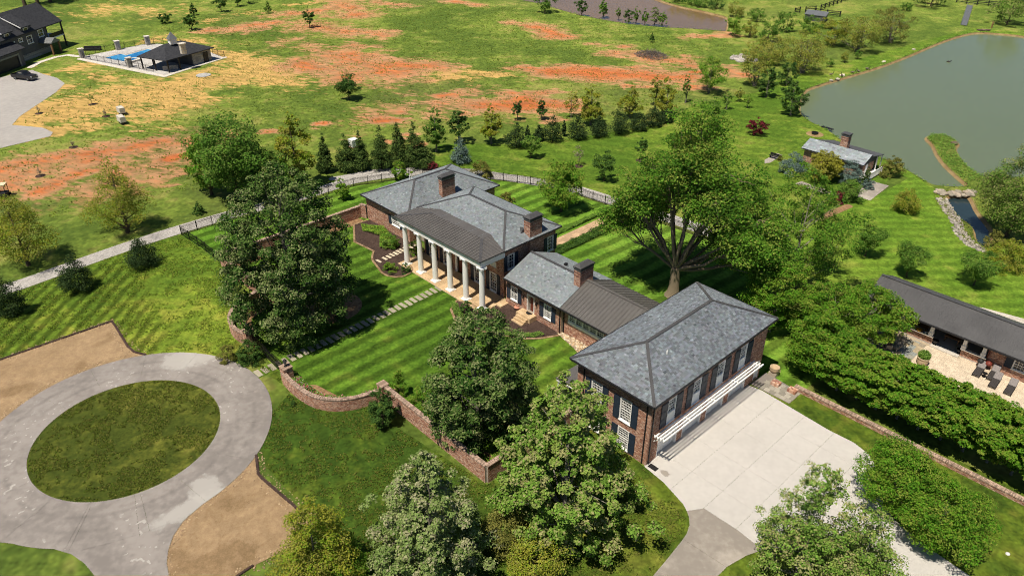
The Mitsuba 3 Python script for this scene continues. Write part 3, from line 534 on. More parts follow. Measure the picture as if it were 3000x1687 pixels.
def chimney(parent, x0, x1, y0, y1, z0, z1, hood=.75):
    ch = K(parent + '__chimney')
    m = Mb().box(x0, x1, y0, y1, z0, z1); part(ch, 'stack', m, 'mortar')
    b = Mb()
    for fr, L in ((Fr((x0, y0), (1, 0), (0, -1)), x1 - x0), (Fr((x1, y0), (0, 1), (1, 0)), y1 - y0), (Fr((x0, y1), (0, -1), (-1, 0)), y1 - y0), (Fr((x1, y1), (-1, 0), (0, 1)), x1 - x0)):
        brick_face(b, fr, L, z0, z1)
        for zz in (z1 - .62, z1 - .24): b.boxes(np.array([[fr.P(s, o, z) for s in (-.03, L + .03) for o in (0, .05) for z in (zz, zz + .07)]]), [(.2, .1, .075)])
    part(ch, 'bricks', b, 'brick', stuff=True)
    c = Mb().box(x0 - .04, x1 + .04, y0 - .04, y1 + .04, z1, z1 + .22)
    a = [(x0 - .1, y0 - .1), (x1 + .1, y0 - .1), (x1 + .1, y1 + .1), (x0 - .1, y1 + .1)]; xm = (x0 + x1) / 2
    c.hull([(*p, z1 + .36) for p in a] + [(*p, z1 + .44) for p in a] + [(xm, y0 + .3, z1 + hood), (xm, y1 - .3, z1 + hood)])
    for p in a: c.box(min(p[0], p[0] - .06 * np.sign(p[0] - xm)), max(p[0], p[0] - .06 * np.sign(p[0] - xm)), p[1] - .03, p[1] + .03, z1 + .2, z1 + .37)
    part(ch, 'hood', c, 'graphite_metal')
    f = Mb().box(x0 - .03, x1 + .03, y0 - .03, y1 + .03, z0, z0 + .05)
    return ch

# ================================================================== the mansion
H = thing('brick_mansion', 'long brick mansion with slate roofs, white columned porch and garage wing', 'house')
FX, FRT = (1, 0), (0, -1)
# --- garage wing
GX0, GX1, GY0, GY1 = .52, 8.72, .52, 18.53
f1 = Fr((GX0, GY0), (1, 0), (0, -1)); f2 = Fr((GX1, GY0), (0, 1), (1, 0)); f3 = Fr((GX0, GY1), (0, -1), (-1, 0)); f4 = Fr((GX1, GY1), (-1, 0), (0, 1))
w1 = [(1.72, 2.9), (4.98, 6.16)]
holes = [(a, b, z0, z1) for a, b in w1 for z0, z1 in ((3.3, 5.68), (.32, 2.48))]
wall(H, f1, GX1 - GX0, 0, 6.5, holes)
for a, b, z0, z1 in holes: window(H, f1, a, b, z0, z1, 6, 8, sh=((a - .72, a - .06), (b + .06, b + .72)))
dy = [1.42, 5.08, 8.78, 12.48]
dh = [(d, d + 2.85, 0., 2.3) for d in dy] + [(16.9, 17.75, .15, 2.3)]
wh = [(d + .85, d + 2.0, 3.35, 5.85) for d in dy]
wall(H, f2, GY1 - GY0, 0, 6.5, dh + wh)
for a, b, z0, z1 in wh: window(H, f2, a, b, z0, z1, 4, 4, apron=1.0, sh=((a - .95, a - .06), (b + .06, b + .95)))
for a, b, z0, z1 in dh[:4]:
    g = K(H + '__garage_door'); m = Mb()
    f2.box(m, a, b, -.32, -.27, 0, 2.3)
    for r in range(4):
        for q in range(4): f2.box(m, a + .1 + q * .69, a + .68 + q * .69, -.27, -.255, .08 + r * .56, .54 + r * .56)
    part(g, 'leaf', m, 'white_paint')
    m = Mb(); f2.box(m, a - .001, a + .09, -.255, .02, 0, 2.3); f2.box(m, b - .09, b, -.255, .02, 0, 2.3); f2.box(m, a + .09, b - .09, -.255, .02, 2.2, 2.3)
    part(g, 'frame', m, 'white_paint')
a, b, z0, z1 = dh[4]; g = K(H + '__side_door'); m = Mb(); f2.box(m, a, b, -.2, -.12, z0, z1); f2.box(m, a, a + .07, -.12, .02, z0, z1); f2.box(m, b - .07, b, -.12, .02, z0, z1)
part(g, 'leaf', m, 'white_paint'); m = Mb(); f2.box(m, a + .2, b - .2, -.12, -.11, 1.2, 2.1); part(g, 'glass', m, 'window_glass')
wall(H, f3, GY1 - GY0, 0, 6.5); wall(H, f4, GX1 - GX0, 0, 6.5, bricks=False)
frieze(H, GX0, GX1, GY0, GY1, 6.5, 6.98)
hip_roof(H, 'garage_roof', 0, 9.24, 0, 19.05, 7.08, 8.96, 'y', single=300, pal=(.58, 1.12), hue=1.05, wmin=.2, wmax=.36, expo=.2)
for fr, s in ((f1, .75), (f1, 7.75), (f2, .18)):
    m = Mb(); fr.box(m, s, s + .1, .03, .12, .1, 6.5); part(H, 'downspout', m, 'dark_trim')
m = Mb().tube([(6.35, 5.3, 8.1), (6.35, 5.3, 8.6)], .06, 8)
part(H, 'vent_pipe', m, 'white_paint')
pg_ = K(H + '__pergola')
for yy in np.linspace(1.2, 16.2, 5):
    m = Mb().obox((8.72, yy - .045, 2.98), (1.25, 0, .12), (0, .09, 0), (0, 0, .14)); m.bar((8.76, yy, 2.45), (9.35, yy, 3.0), .07, .07); part(pg_, 'bracket', m, 'white_paint')
for i in range(4): part(pg_, 'slat', Mb().obox((8.95 + i * .3, .92, 3.13 + i * .028), (.13, 0, .012), (0, 15.6, 0), (0, 0, .12)), 'white_paint')
m = Mb().obox((-2.45, .85, 2.95), (2.97, 0, .42), (0, 3.4, 0), (0, 0, .1)); part(H, 'side_porch_roof', m, 'bronze_metal')
m = Mb()
for yy in (1.0, 3.95): m.box(-2.3, -2.14, yy, yy + .16, 0, 2.96)
m.box(-2.36, .5, .88, .96, 2.72, 2.94).box(-2.36, -2.28, .96, 4.2, 2.72, 2.94); part(H, 'side_porch_post', m, 'white_paint')
# --- main block with the portico
MX0, MX1, MY0, MY1 = -34.7, -19.7, 10.2, 18.65
m1 = Fr((MX0, MY0), (1, 0), (0, -1)); m2 = Fr((MX1, MY0), (0, 1), (1, 0))
fw = [(a + 34.7, b + 34.7, .1, 2.62) for a, b in ((-33.7, -32.55), (-30.85, -29.7), (-24.95, -23.8), (-22.12, -20.98))]
uw = [(a, b, 3.4, 4.15) for a, b, _, _ in fw]
wall(H, m1, MX1 - MX0, 0, 6.2, fw + uw + [(6.5, 8.3, 0, 2.9)], bricks=True)
for q in fw: window(H, m1, *q, 3, 6, sh=((q[0] - .62, q[0] - .08), (q[1] + .08, q[1] + .62)))
for q in uw:
    m = Mb(); m1.box(m, q[0], q[1], -.08, -.03, q[2], q[3])
    for zz in np.arange(q[2] + .06, q[3], .1): m.obox(m1.P(q[0] + .05, -.03, zz), m1.u * (q[1] - q[0] - .1), m1.n * .03 + np.array([0, 0, -.03]), [0, 0, .02])
    part(H, 'louvre', m, 'white_paint')
d = K(H + '__front_door'); m = Mb(); m1.box(m, 6.75, 8.05, -.2, -.12, 0, 2.45); part(d, 'leaf', m, 'door_red')
m = Mb()
for s in (6.28, 8.2): m1.box(m, s, s + .32, -.02, .12, 0, 2.75)
m1.box(m, 6.2, 8.6, -.02, .16, 2.75, 3.05); m1.box(m, 6.6, 8.2, -.12, -.04, 2.45, 2.75); part(d, 'surround', m, 'white_paint')
sw = [(.62, 1.62, 3.5, 5.4), (7.05, 8.05, 3.5, 5.4)]
wall(H, m2, MY1 - MY0, 0, 6.2, sw)
for q in sw: window(H, m2, *q, 3, 4, sh=((q[0] - .58, q[0] - .06), (q[1] + .06, q[1] + .58)) if q[0] > 1 else ((q[1] + .06, q[1] + .58), (.02, .54)))
wall(H, Fr((MX0, MY1), (0, -1), (-1, 0)), MY1 - MY0, 0, 6.2, bricks=False); wall(H, Fr((MX1, MY1), (-1, 0), (0, 1)), MX1 - MX0, 0, 6.2, bricks=False)
frieze(H, MX0, MX1, MY0, MY1, 6.2, 6.4)
hip_roof(H, 'main_roof', -35.16, -19.22, 9.72, 19.12, 6.48, 8.36, 'x', pal=(.92, 1.22), hue=1.0)
chimney(H, -20.45, -19.45, 14.1, 16.05, 0, 8.55)
chimney(H, -39.8, -39.1, 16.9, 19.1, 3.6, 6.75)
chimney(H, -10.8, -9.93, 12.25, 14.35, 4.2, 6.75)
m = Mb().hull([(-21.3, 14.0, 6.6), (-20.4, 13.2, 6.55), (-20.4, 14.0, 7.6), (-21.3, 14.2, 7.3), (-20.4, 14.1, 6.5)]); part(H, 'flashing', m, 'graphite_metal')
# portico
pk = K(H + '__portico_roof')
E0, E1, EY, PZ, PR = -35.05, -19.2, 6.22, 6.48, 6.98
rl, rr = (-31.7, 9.45, PR), (-22.55, 9.45, PR)
part(pk, 'deck', Mb().hull([(E0, EY, PZ - .04), (E1, EY, PZ - .04), (E1, 10.9, PZ - .04), (E0, 10.9, PZ - .04), (-31.7, 9.45, PR), (-22.55, 9.45, PR), (-31.7, 11.0, PR), (-22.55, 11.0, PR), (E0, EY, PZ - .14), (E1, EY, PZ - .14), (E1, 10.9, PZ - .14), (E0, 10.9, PZ - .14)]), 'bronze_metal')
seam_roof(pk, [(E0, EY, PZ), (E1, EY, PZ), rr, rl], (1, 0, 0), (0, 3.23, .5), 'bronze_metal', .45)
seam_roof(pk, [(E1, EY, PZ), (E1, 9.9, PZ), (-22.55, 10.7, PR), rr], (0, 1, 0), (-3.35, 0, .5), 'bronze_metal', .45)
seam_roof(pk, [(E0, 10.5, PZ), (E0, EY, PZ), rl, (-31.7, 10.9, PR)], (0, -1, 0), (3.35, 0, .5), 'bronze_metal', .45)
m = Mb().bar((E1, EY, PZ + .04), (*rr[:2], PR + .05), .34, .03).bar((E0, EY, PZ + .04), (*rl[:2], PR + .05), .3, .03); part(pk, 'hip_cap', m, 'graphite_metal')
m = Mb().box(-31.7, -22.5, 9.4, 10.75, PR + .004, PR + .03); part(pk, 'gutter_pan', m, 'bronze_metal')
m = Mb()
for xx in (-30.2, -27.4, -24.9, -23.2): m.box(xx, xx + .08, 9.4, 10.72, PR + .03, PR + .045)
part(pk, 'batten', m, 'lead_flashing')
m = Mb().box(E0 + .25, E1 - .25, 6.45, 7.1, 5.52, 6.22).box(E0 + .12, E1 - .12, 6.32, 7.2, 6.22, 6.42).box(E1 - .9, E1 - .25, 7.1, 10.17, 5.52, 6.22).box(E0 + .25, E0 + .9, 7.1, 10.17, 5.52, 6.22).box(E1 - 1.0, E1 - .12, 7.2, 10.16, 6.22, 6.42).box(E0 + .12, E0 + 1., 7.2, 10.16, 6.22, 6.42)
part(H, 'entablature', m, 'white_paint')
part(H, 'porch_ceiling', Mb().box(E0 + .9, E1 - .9, 7.2, 10.1, 6.1, 6.14), 'white_paint')
for i in range(6):
    x = -33.9 + 2.852 * i; c = K(H + '__column')
    zz = np.linspace(0, 1, 9); rr_ = .34 - .055 * zz ** 1.6
    part(c, 'shaft', Mb().lathe(np.c_[rr_, .32 + zz * 4.86], x, 6.79, 0, 24), 'white_paint', 40)
    part(c, 'base', Mb().box(x - .48, x + .48, 6.31, 7.27, .06, .16).lathe([(.46, .16), (.48, .2), (.44, .25), (.37, .27), (.41, .3), (.36, .34), (.33, .36)], x, 6.79, 0, 24), 'white_paint', 40)
    m = Mb().lathe([(.29, 5.15), (.33, 5.18), (.3, 5.22), (.38, 5.3), (.38, 5.34), (0, 5.34)], x, 6.79, 0, 24).box(x - .46, x + .46, 6.36, 7.22, 5.42, 5.52)
    for s in (-1, 1):
        for yy in (6.4, 6.86): m.tube([(x + s * .36, yy, 5.34), (x + s * .36, yy + .32, 5.34)], .12, 10)
    part(c, 'capital', m, 'white_paint', 40)
pf = K(H + '__porch_floor')
part(pf, 'curb', Mb().box(-34.9, -19.0, 6.0, 10.15, 0, .04), 'travertine_joint')
for i in range(14):
    for j in range(4):
        x0 = -34.88 + i * 1.134; y0 = 6.02 + j * 1.03
        part(pf, 'flagstone', Mb().box(x0 + .008, x0 + 1.126, y0 + .008, y0 + 1.022, .04, .06, np.array((.48, .345, .205)) * rb.uniform(.82, 1.15)), 'stone_vc')
part(H, 'porch_step', Mb().box(-19.0, -18.3, 8.4, 9.66, 0, .2).box(-19.6, -19.0, 7.6, 8.4, .06, .16), 'flag_walk')
# --- left wing
WX0, WX1, WY0, WY1 = -48.2, -38.4, 10.56, 25.7
a1 = Fr((WX0, WY0), (1, 0), (0, -1)); a2 = Fr((WX1, WY0), (0, 1), (1, 0))
q = (6.0, 7.75, 1.35, 2.6)
wall(H, a1, WX1 - WX0, 0, 3.35, [q]); window(H, a1, *q, 6, 4, sh=((q[0] - .72, q[0] - .08), (q[1] + .08, q[1] + .72)))
wall(H, a2, WY1 - WY0, 0, 3.35); wall(H, Fr((WX0, WY1), (0, -1), (-1, 0)), WY1 - WY0, 0, 3.35, bricks=False); wall(H, Fr((WX1, WY1), (-1, 0), (0, 1)), WX1 - WX0, 0, 3.35, bricks=False)
frieze(H, WX0, WX1, WY0, WY1, 3.35, 3.62)
hip_roof(H, 'wing_roof', -48.7, -37.9, 10.1, 26.2, 3.72, 6.05, 'y', pal=(.85, 1.2))
m = Mb().box(-38.35, -34.96, 12, 17, 0, 3.3); part(H, 'passage', m, 'mortar')
part(H, 'passage_roof', Mb().box(-38.4, -34.97, 11.8, 17.2, 3.3, 3.42), 'graphite_metal')
for nm, x in (('vent_pipe', -44.3), ('vent_pipe', -43.9)): part(H, nm, Mb().tube([(x, 15.4, 5.7), (x, 15.4, 6.35)], .05, 8), 'white_paint')
# --- link with the slate roof
l1 = Fr((-18.75, 9.66), (1, 0), (0, -1))
qs = [(.85, 1.92, 1.0, 2.72), (6.13, 7.2, 1.0, 2.72)]; dq = (3.45, 4.62, .62, 2.85)
wall(H, l1, 8.65, 0, 3.3, qs + [dq])
for q in qs: window(H, l1, *q, 4, 6, sh=((q[0] - .68, q[0] - .07), (q[1] + .07, q[1] + .68)))
d = K(H + '__link_door'); m = Mb(); l1.box(m, 3.75, 4.55, -.3, -.24, .62, 2.7); part(d, 'leaf', m, 'door_red')
m = Mb(); l1.box(m, 3.45, 3.56, -.24, .04, .62, 2.85); l1.box(m, 4.52, 4.63, -.24, .04, .62, 2.85); l1.box(m, 3.56, 4.52, -.24, .04, 2.7, 2.85); part(d, 'frame', m, 'white_paint')
for s in (2.95, 5.02):
    m = Mb(); l1.box(m, s - .06, s + .06, .014, .06, 2.1, 2.35); m.lathe([(.02, 0), (.09, .05), (.11, .3), (.04, .4), (0, .45)], *l1.P(s, .16, 0)[:2], 1.95, 8); part(H, 'wall_lantern', m, 'black_iron')
st = K(H + '__link_steps')
part(st, 'landing', Mb().box(-15.95, -13.75, 8.55, 9.63, 0, .62), 'flag_walk')
for i in range(3): part(st, 'step', Mb().box(-15.9 + .25, -14.0, 8.55 - .34 * (i + 1), 8.55 - .34 * i, 0, .46 - .155 * i), 'flag_walk')
part(H, 'wall', Mb().box(-18.7, -10.1, 9.95, 17.3, 0, 3.3), 'mortar')
rk = part(H, 'link_roof', Mb().hull([(x, y, z) for x in (-18.6, -9.98) for y in (9.2, 17.75) for z in (3.44, 3.58)] + [(-18.6, 13.48, 5.33), (-9.98, 13.48, 5.33)]), 'roof_slate_bed')
V1, C1 = slates([(-18.62, 9.2, 3.6), (-9.95, 9.2, 3.6), (-9.95, 13.48, 5.36), (-18.62, 13.48, 5.36)], (1, 0, 0), (0, 4.28, 1.76), pal=(.98, 1.3))
V2, C2 = slates([(-9.95, 17.76, 3.6), (-18.62, 17.76, 3.6), (-18.62, 13.48, 5.36), (-9.95, 13.48, 5.36)], (-1, 0, 0), (0, -4.28, 1.76), pal=(.85, 1.15))
part(rk, 'slates', Mb().boxes(np.vstack([V1, V2]), np.vstack([C1, C2])), 'slate', stuff=True)
part(rk, 'ridge_cap', Mb().bar((-18.6, 13.48, 5.41), (-10.0, 13.48, 5.41), .3, .06), 'graphite_metal')
part(rk, 'gutter', Mb().bar((-18.75, 9.13, 3.52), (-9.95, 9.13, 3.52), .14, .13), 'dark_trim')
part(rk, 'vent', Mb().box(-14.3, -14.0, 14.4, 14.75, 5.0, 5.25), 'dark_trim')
# --- link with the standing seam roof
l2 = Fr((-10.1, 10.1), (1, 0), (0, -1))
b5 = [(.75 + i * .98, 1.68 + i * .98, 1.85, 3.02) for i in range(5)]
wall(H, l2, 10.6, 0, 3.3, [(.72, 5.66, 1.8, 3.05)])
for q in b5: window(H, l2, *q, 3, 4, deep=-.07)
part(H, 'window_apron', (lambda m: (l2.box(m, .66, 5.72, .0, .06, 1.5, 1.76), m)[1])(Mb()), 'white_paint')
part(H, 'wall', Mb().box(-10.0, .5, 10.36, 17.2, 0, 3.3), 'mortar')
mk = part(H, 'metal_link_roof', Mb().hull([(x, y, z) for x in (-9.93, .5) for y in (9.25, 17.7) for z in (3.4, 3.55)] + [(-9.93, 13.48, 5.26), (.5, 13.48, 5.26)]), 'bronze_metal')
seam_roof(mk, [(-9.93, 9.25, 3.56), (.52, 9.25, 3.56), (.52, 13.48, 5.28), (-9.93, 13.48, 5.28)], (1, 0, 0), (0, 4.23, 1.72), 'bronze_metal', .46)
seam_roof(mk, [(.52, 17.7, 3.56), (-9.93, 17.7, 3.56), (-9.93, 13.48, 5.28), (.52, 13.48, 5.28)], (-1, 0, 0), (0, -4.22, 1.72), 'bronze_metal', .46)
part(mk, 'ridge_cap', Mb().bar((-9.93, 13.48, 5.35), (.5, 13.48, 5.35), .34, .04), 'bronze_metal')
part(mk, 'gutter', Mb().bar((-9.9, 9.19, 3.5), (.0, 9.19, 3.5), .14, .12), 'dark_trim')
for fr, s0 in ((l1, 8.5), (l2, .04)):
    m = Mb(); fr.box(m, s0, s0 + .09, .03, .12, .05, 3.4); part(H, 'downspout', m, 'dark_trim')

# ================================================================== garden wall, gate, fences
def brick_run(key, pts, hs, t=.36, coping=True):
    """a brick wall along a polyline; hs: height at each point"""
    pts = np.array(pts, float); core, br, cp = Mb(), Mb(), Mb()
    for (p, q, h0, h1) in zip(pts[:-1], pts[1:], hs[:-1], hs[1:]):
        d = q - p; L = np.linalg.norm(d); u = d / L; n = np.array([u[1], -u[0]]); h = (h0 + h1) / 2
        o = p - n * (t / 2)
        core.obox((*(p - n * (t / 2 - .01) ), 0), (*d, 0), (*(n * (t - .02)), 0), (0, 0, h))
        for sgn in (1, -1):
            fr = Fr(p + n * sgn * t / 2, u, n * sgn); brick_face(br, fr, L, 0, h - .02)
        if coping:
            k = max(1, int(round(L / .095))); s = (np.arange(k) + .5) * L / k
            for side in (0, 1):
                c = p + s[:, None] * u + n * ((side - .5) * (t / 2 + .05)); w = (t / 2 + .05) / 2 - .006; hw = L / k / 2 - .006
                V = np.stack([np.c_[c + u * (i * hw) + n * (j * w), np.full(k, z)] for i in (-1, 1) for j in (-1, 1) for z in (h - .005, h + .1)], 1)
                cp.boxes(V, np.array((.40, .29, .23)) * rb.uniform(.5, 1.25, (k, 1)) * np.array([1, 1, 1]))
    part(key, 'core', core, 'mortar'); part(key, 'bricks', br, 'brick', stuff=True)
    if coping: part(key, 'coping', cp, 'brick', stuff=True)
W = thing('garden_wall', 'curved brick garden wall right of the iron gate with flowers behind', 'wall')
rc = curve([(-22.9, -16.45), (-20.6, -16.6), (-17.3, -16.2), (-15.0, -14.2), (-14.2, -11.2)], 3)
brick_run(W, rc, np.linspace(1.35, 1.25, len(rc)))
W = thing('garden_wall', 'straight brick garden wall running to the corner before the garage', 'wall')
brick_run(W, [(-13.7, -10.7), (.75, -10.7), (.75, .2)], [1.8, 1.8, 1.8, 1.8])
W = thing('garden_wall', 'curved brick garden wall left of the gate beside the great magnolia', 'wall')
lc = curve([(-31.7, -16.0), (-33.4, -16.45), (-35.9, -15.9), (-38.0, -14.0), (-38.9, -10.9)], 3)
brick_run(W, lc, np.linspace(1.3, 1.25, len(lc)))
W = thing('garden_wall', 'far brick garden wall from behind the magnolia to the left house wing', 'wall')
brick_run(W, [(-39.3, -10.35), (-49.4, -10.35), (-49.4, 10.3), (-48.4, 10.6)], [1.6, 1.6, 1.75, 2.1, 2.1])
def pier(x, y, h, label, s=.46):
    k = thing('gate_pier', label, 'pier'); core = Mb().box(x - s + .01, x + s - .01, y - s + .01, y + s - .01, 0, h); b = Mb()
    for p, u, n in (((x - s, y - s), (1, 0), (0, -1)), ((x + s, y - s), (0, 1), (1, 0)), ((x + s, y + s), (-1, 0), (0, 1)), ((x - s, y + s), (0, -1), (-1, 0))): brick_face(b, Fr(p, u, n), 2 * s, 0, h)
    part(k, 'core', core, 'mortar'); part(k, 'bricks', b, 'brick', stuff=True)
    c = Mb()
    for i in range(10): c.box(x - s - .05 + i * (2 * s + .1) / 10, x - s - .05 + (i + .9) * (2 * s + .1) / 10, y - s - .05, y + s + .05, h, h + .1, np.array((.38, .27, .21)) * rb.uniform(.6, 1.2))
    part(k, 'cap', c, 'brick')
    return k
pier(-22.95, -16.0, 1.75, 'brick gate pier right of the iron gate with a lantern on top'); pier(-31.45, -15.75, 1.75, 'brick gate pier left of the iron gate in front of the magnolia')
pier(-14.0, -10.75, 1.9, 'brick pier where the curved wall meets the straight wall', .4)
for x, y, lb in ((-22.95, -16.0, 'dark iron lantern on the pier right of the gate'), (-31.45, -15.75, 'dark iron lantern on the pier left of the gate')):
    k = thing('gate_lantern', lb, 'lantern')
    part(k, 'base', Mb().lathe([(.16, 0), (.16, .05), (.06, .08), (.06, .2), (.1, .24)], x, y, 1.85, 10), 'black_iron')
    part(k, 'lantern_body', Mb().lathe([(.12, .24), (.2, .62), (.2, .64)], x, y, 1.85, 6), 'lead_flashing')
    part(k, 'lantern_cap', Mb().lathe([(.24, .64), (.1, .78), (.03, .84), (.03, .9), (0, .92)], x, y, 1.85, 6), 'black_iron')
def iron_fence(name, label, pts, h=1.35, post=2.2, step=.13, cat='fence', hs=None):
    k = thing(name, label, cat); pts = np.array(pts, float); rails, pk_ = Mb(), []
    for i, (p, q) in enumerate(zip(pts[:-1], pts[1:])):
        L = np.linalg.norm(q - p); u = (q - p) / L
        for zz in (.18, h - .22, h - .04): rails.bar((*p, zz), (*q, zz), .035, .035)
        s = np.arange(step / 2, L, step); c = p + s[:, None] * u
        pk_.append(c)
    c = np.vstack(pk_); w = .011
    V = np.stack([np.c_[c + np.array([i * w, j * w]), np.full(len(c), z)] for i in (-1, 1) for j in (-1, 1) for z in (.08, h)], 1)
    part(k, 'rail', rails, 'black_iron'); part(k, 'pickets', Mb().boxes(V), 'black_iron', stuff=True)
    ls = LineString(pts); n = max(1, int(round(ls.length / post)))
    for i in range(n + 1):
        a = ls.interpolate(ls.length * i / n); part(k, 'post', Mb().box(a.x - .04, a.x + .04, a.y - .04, a.y + .04, 0, h + .08).lathe([(.05, 0), (.05, .05), (0, .1)], a.x, a.y, h + .08, 6), 'black_iron')
    return k
iron_fence('iron_fence', 'black iron fence curving along the gravel track behind the house', curve([*[(-61.23,-10.6),(-61.18,-7.32),(-61.24,-4.99),(-58.99,6.27),(-59.43,14.72),(-58.6,16.7),(-56.86,20.79),(-55.01,25.58),(-51.2,30.01),(-46.52,32.29),(-42.86,34.51),(-40.84,35.68),(-34.78,38.13),(-32.11,37.84),(-27.67,38.51),(-15.39,39.62),(-8.86,39.88)]], 2))
iron_fence('iron_fence', 'short black iron fence from the track down to the brick wall', [-61.23,-10.6, -55.57,-10.21, -49.89,-10.23] and np.array([-61.23,-10.6, -55.57,-10.21, -49.89,-10.23]).reshape(-1, 2))
g = thing('iron_gate', 'black iron double gate across the stepping path between the piers', 'gate')
for s in (0, 1):
    lf = K(g + '__leaf'); p = np.array([(-30.95, -15.6), (-27.2, -15.75)][s]); q = np.array([(-27.22, -15.75), (-23.45, -15.85)][s]); m = Mb(); u = q - p
    for zz in (.15, .55, 1.2): m.bar((*p, zz), (*q, zz), .045, .045)
    n = 26
    for i in range(n + 1):
        c = p + u * i / n; hh = 1.25 + .25 * ((i / n) ** 2 if s == 0 else (1 - i / n) ** 2); m.box(c[0] - .014, c[0] + .014, c[1] - .014, c[1] + .014, .08, 1.75 - (hh - 1.25))
    m.bar((*p, .15), (*q, 1.2), .03, .03).bar((*p, 1.2), (*q, .15), .03, .03)
    part(lf, 'frame', m, 'black_iron')
W = thing('low_brick_wall', 'low brick edging wall along the row of clipped trees', 'wall')
brick_run(W, [(12.2, 19.45), (46, 19.45)], [.42, .42], t=.4)
# flagstone corner by the garage
k = struct('flag_corner', Mb().poly(Polygon([(10.0, 17.0), (13.0, 17.05), (13.0, 19.3), (8.9, 19.8), (8.8, 17.0)]), .03), 'joint', 'grey flagstones at the far corner of the motor court', 'pavement')
for i in range(6):
    for j in range(4):
        x0 = 9.6 + i * .56 + (j % 2) * .2; y0 = 17.1 + j * .55
        part(k, 'flagstone', Mb().box(x0 + .015, min(x0 + .545, 13), y0 + .015, y0 + .535, .03, .055, np.array((.3, .28, .24)) * rb.uniform(.75, 1.25)), 'stone_vc')
for (x, y, lb) in ((12.3, 18.9, 'small brick block at the end of the flagstones by the lawn'), (10.6, 18.7, 'small brick block beside the stone pot')):
    q = thing('brick_block', lb, 'brick block'); b = Mb()
    for i in range(4):
        for j in range(3): b.box(x - .42 + i * .21, x - .22 + i * .21, y - .35 + j * .235, y - .13 + j * .235, .0, .38, BR[rb.integers(0, 6)] * 1.1)
    part(q, 'bricks', b, 'brick')
q = thing('stone_pot', 'round pale stone pot at the far garage corner', 'pot'); part(q, 'bowl', Mb().lathe([(.22, 0), (.42, .1), (.5, .35), (.46, .55), (.5, .6), (.42, .62), (.36, .5), (.05, .4), (0, .4)], 9.6, 20.0, .4, 20, (.45, .34, .22)), 'stone_vc', 40)
part(q, 'plinth', Mb().box(9.2, 10.0, 19.6, 20.4, 0, .4, (.38, .33, .26)), 'stone_vc')
part(q, 'handle', Mb().tube([(10.05, 20, .85), (10.2, 20, .95), (10.25, 20, .75), (10.08, 20, .65)], .03, 6, (.4, .3, .2)), 'stone_vc')
# flat stone planter and pot by the link door
q = thing('terracotta_pot', 'small terracotta pot in the mulch beside the link steps', 'pot'); part(q, 'bowl', Mb().lathe([(.15, 0), (.28, .12), (.33, .3), (.36, .32), (.34, .36), (.28, .34), (0, .28)], -16.86,9.59, 0, 14, (.5, .24, .17)), 'stone_vc', 40)
q = thing('door_mat', 'dark half round mat on the link landing', 'mat'); part(q, 'pad', Mb().poly(Point(-14.7, 9.5).buffer(.42).intersection(sbox(-16, 8.7, -13, 9.55)), .62, .635), 'dark_trim')
q = thing('doormat', 'black drain mat on the court at the front garage corner', 'mat'); part(q, 'pad', Mb().box(8.9, 9.75, .55, 1.05, .05, .07), 'dark_trim')
# river rocks
def rocks(n, pg, lo, hi, pal, z=0., seed=3):
    r = np.random.default_rng(seed); base = trimesh.creation.icosphere(subdivisions=0); out = Mb(); x0, y0, x1, y1 = pg.bounds; k = 0
    while k < n:
        x, y = r.uniform(x0, x1), r.uniform(y0, y1)
        if not pg.contains(Point(x, y)): continue
        s = r.uniform(lo, hi); v = base.vertices * (s * r.uniform(.8, 1.3), s * r.uniform(.8, 1.3), s * .6) * (1 + r.uniform(-.18, .18, (len(base.vertices), 1)))
        a = r.uniform(0, 6.28); v = v @ np.array([[math.cos(a), -math.sin(a), 0], [math.sin(a), math.cos(a), 0], [0, 0, 1]]); out.add(v + (x, y, z + s * .25), base.faces, np.array(pal[r.integers(0, len(pal))]) * r.uniform(.75, 1.25)); k += 1
    return out
RP = [(.5, .38, .24), (.42, .3, .18), (.58, .5, .38), (.36, .28, .2)]
k = K('river_rocks'); scene[k] = rocks(900, river.buffer(-.05), .07, .15, RP, .03).ply('stone_vc'); tag(k, 'tan rounded river rocks under the long window band', 'rocks', kind='stuff')

# ================================================================== trees and plants
LEAF = 2.5
G_ = {  # leaf tints, linear
    'magnolia': [(.014, .034, .007), (.022, .046, .01), (.034, .06, .014), (.06, .084, .026), (.09, .105, .045)], 'oak': [(.045, .105, .011), (.068, .138, .016), (.1, .18, .024), (.028, .068, .009)],
    'hornbeam': [(.05, .12, .01), (.075, .165, .014), (.032, .08, .008), (.1, .21, .022)], 'maple': [(.07, .125, .02), (.095, .16, .03), (.045, .085, .013), (.13, .195, .055)],
    'pale': [(.08, .115, .035), (.105, .14, .05), (.06, .09, .025), (.128, .16, .075)], 'lime': [(.12, .17, .015), (.16, .21, .02), (.085, .13, .012), (.2, .24, .03)],
    'bright': [(.07, .16, .015), (.1, .2, .022), (.05, .12, .012)], 'dark': [(.014, .034, .008), (.024, .048, .011), (.038, .07, .016)], 'mid': [(.045, .095, .015), (.07, .13, .02), (.09, .155, .03), (.032, .07, .012)],
    'juniper': [(.009, .018, .007), (.015, .027, .01), (.024, .038, .014)], 'thuja': [(.016, .03, .008), (.026, .044, .012), (.045, .068, .018)], 'blue': [(.05, .075, .065), (.075, .105, .095), (.035, .055, .05)],
    'red': [(.05, .008, .012), (.08, .014, .018), (.03, .006, .009)], 'gold': [(.2, .22, .02), (.27, .27, .03), (.13, .16, .015)], 'olive': [(.07, .075, .018), (.1, .095, .025), (.05, .055, .014)], 'willow': [(.13, .16, .025), (.17, .2, .035), (.09, .12, .018)], 'autumn': [(.16, .14, .02), (.2, .17, .03)], 'twig': [(.12, .1, .07), (.15, .12, .09)]}
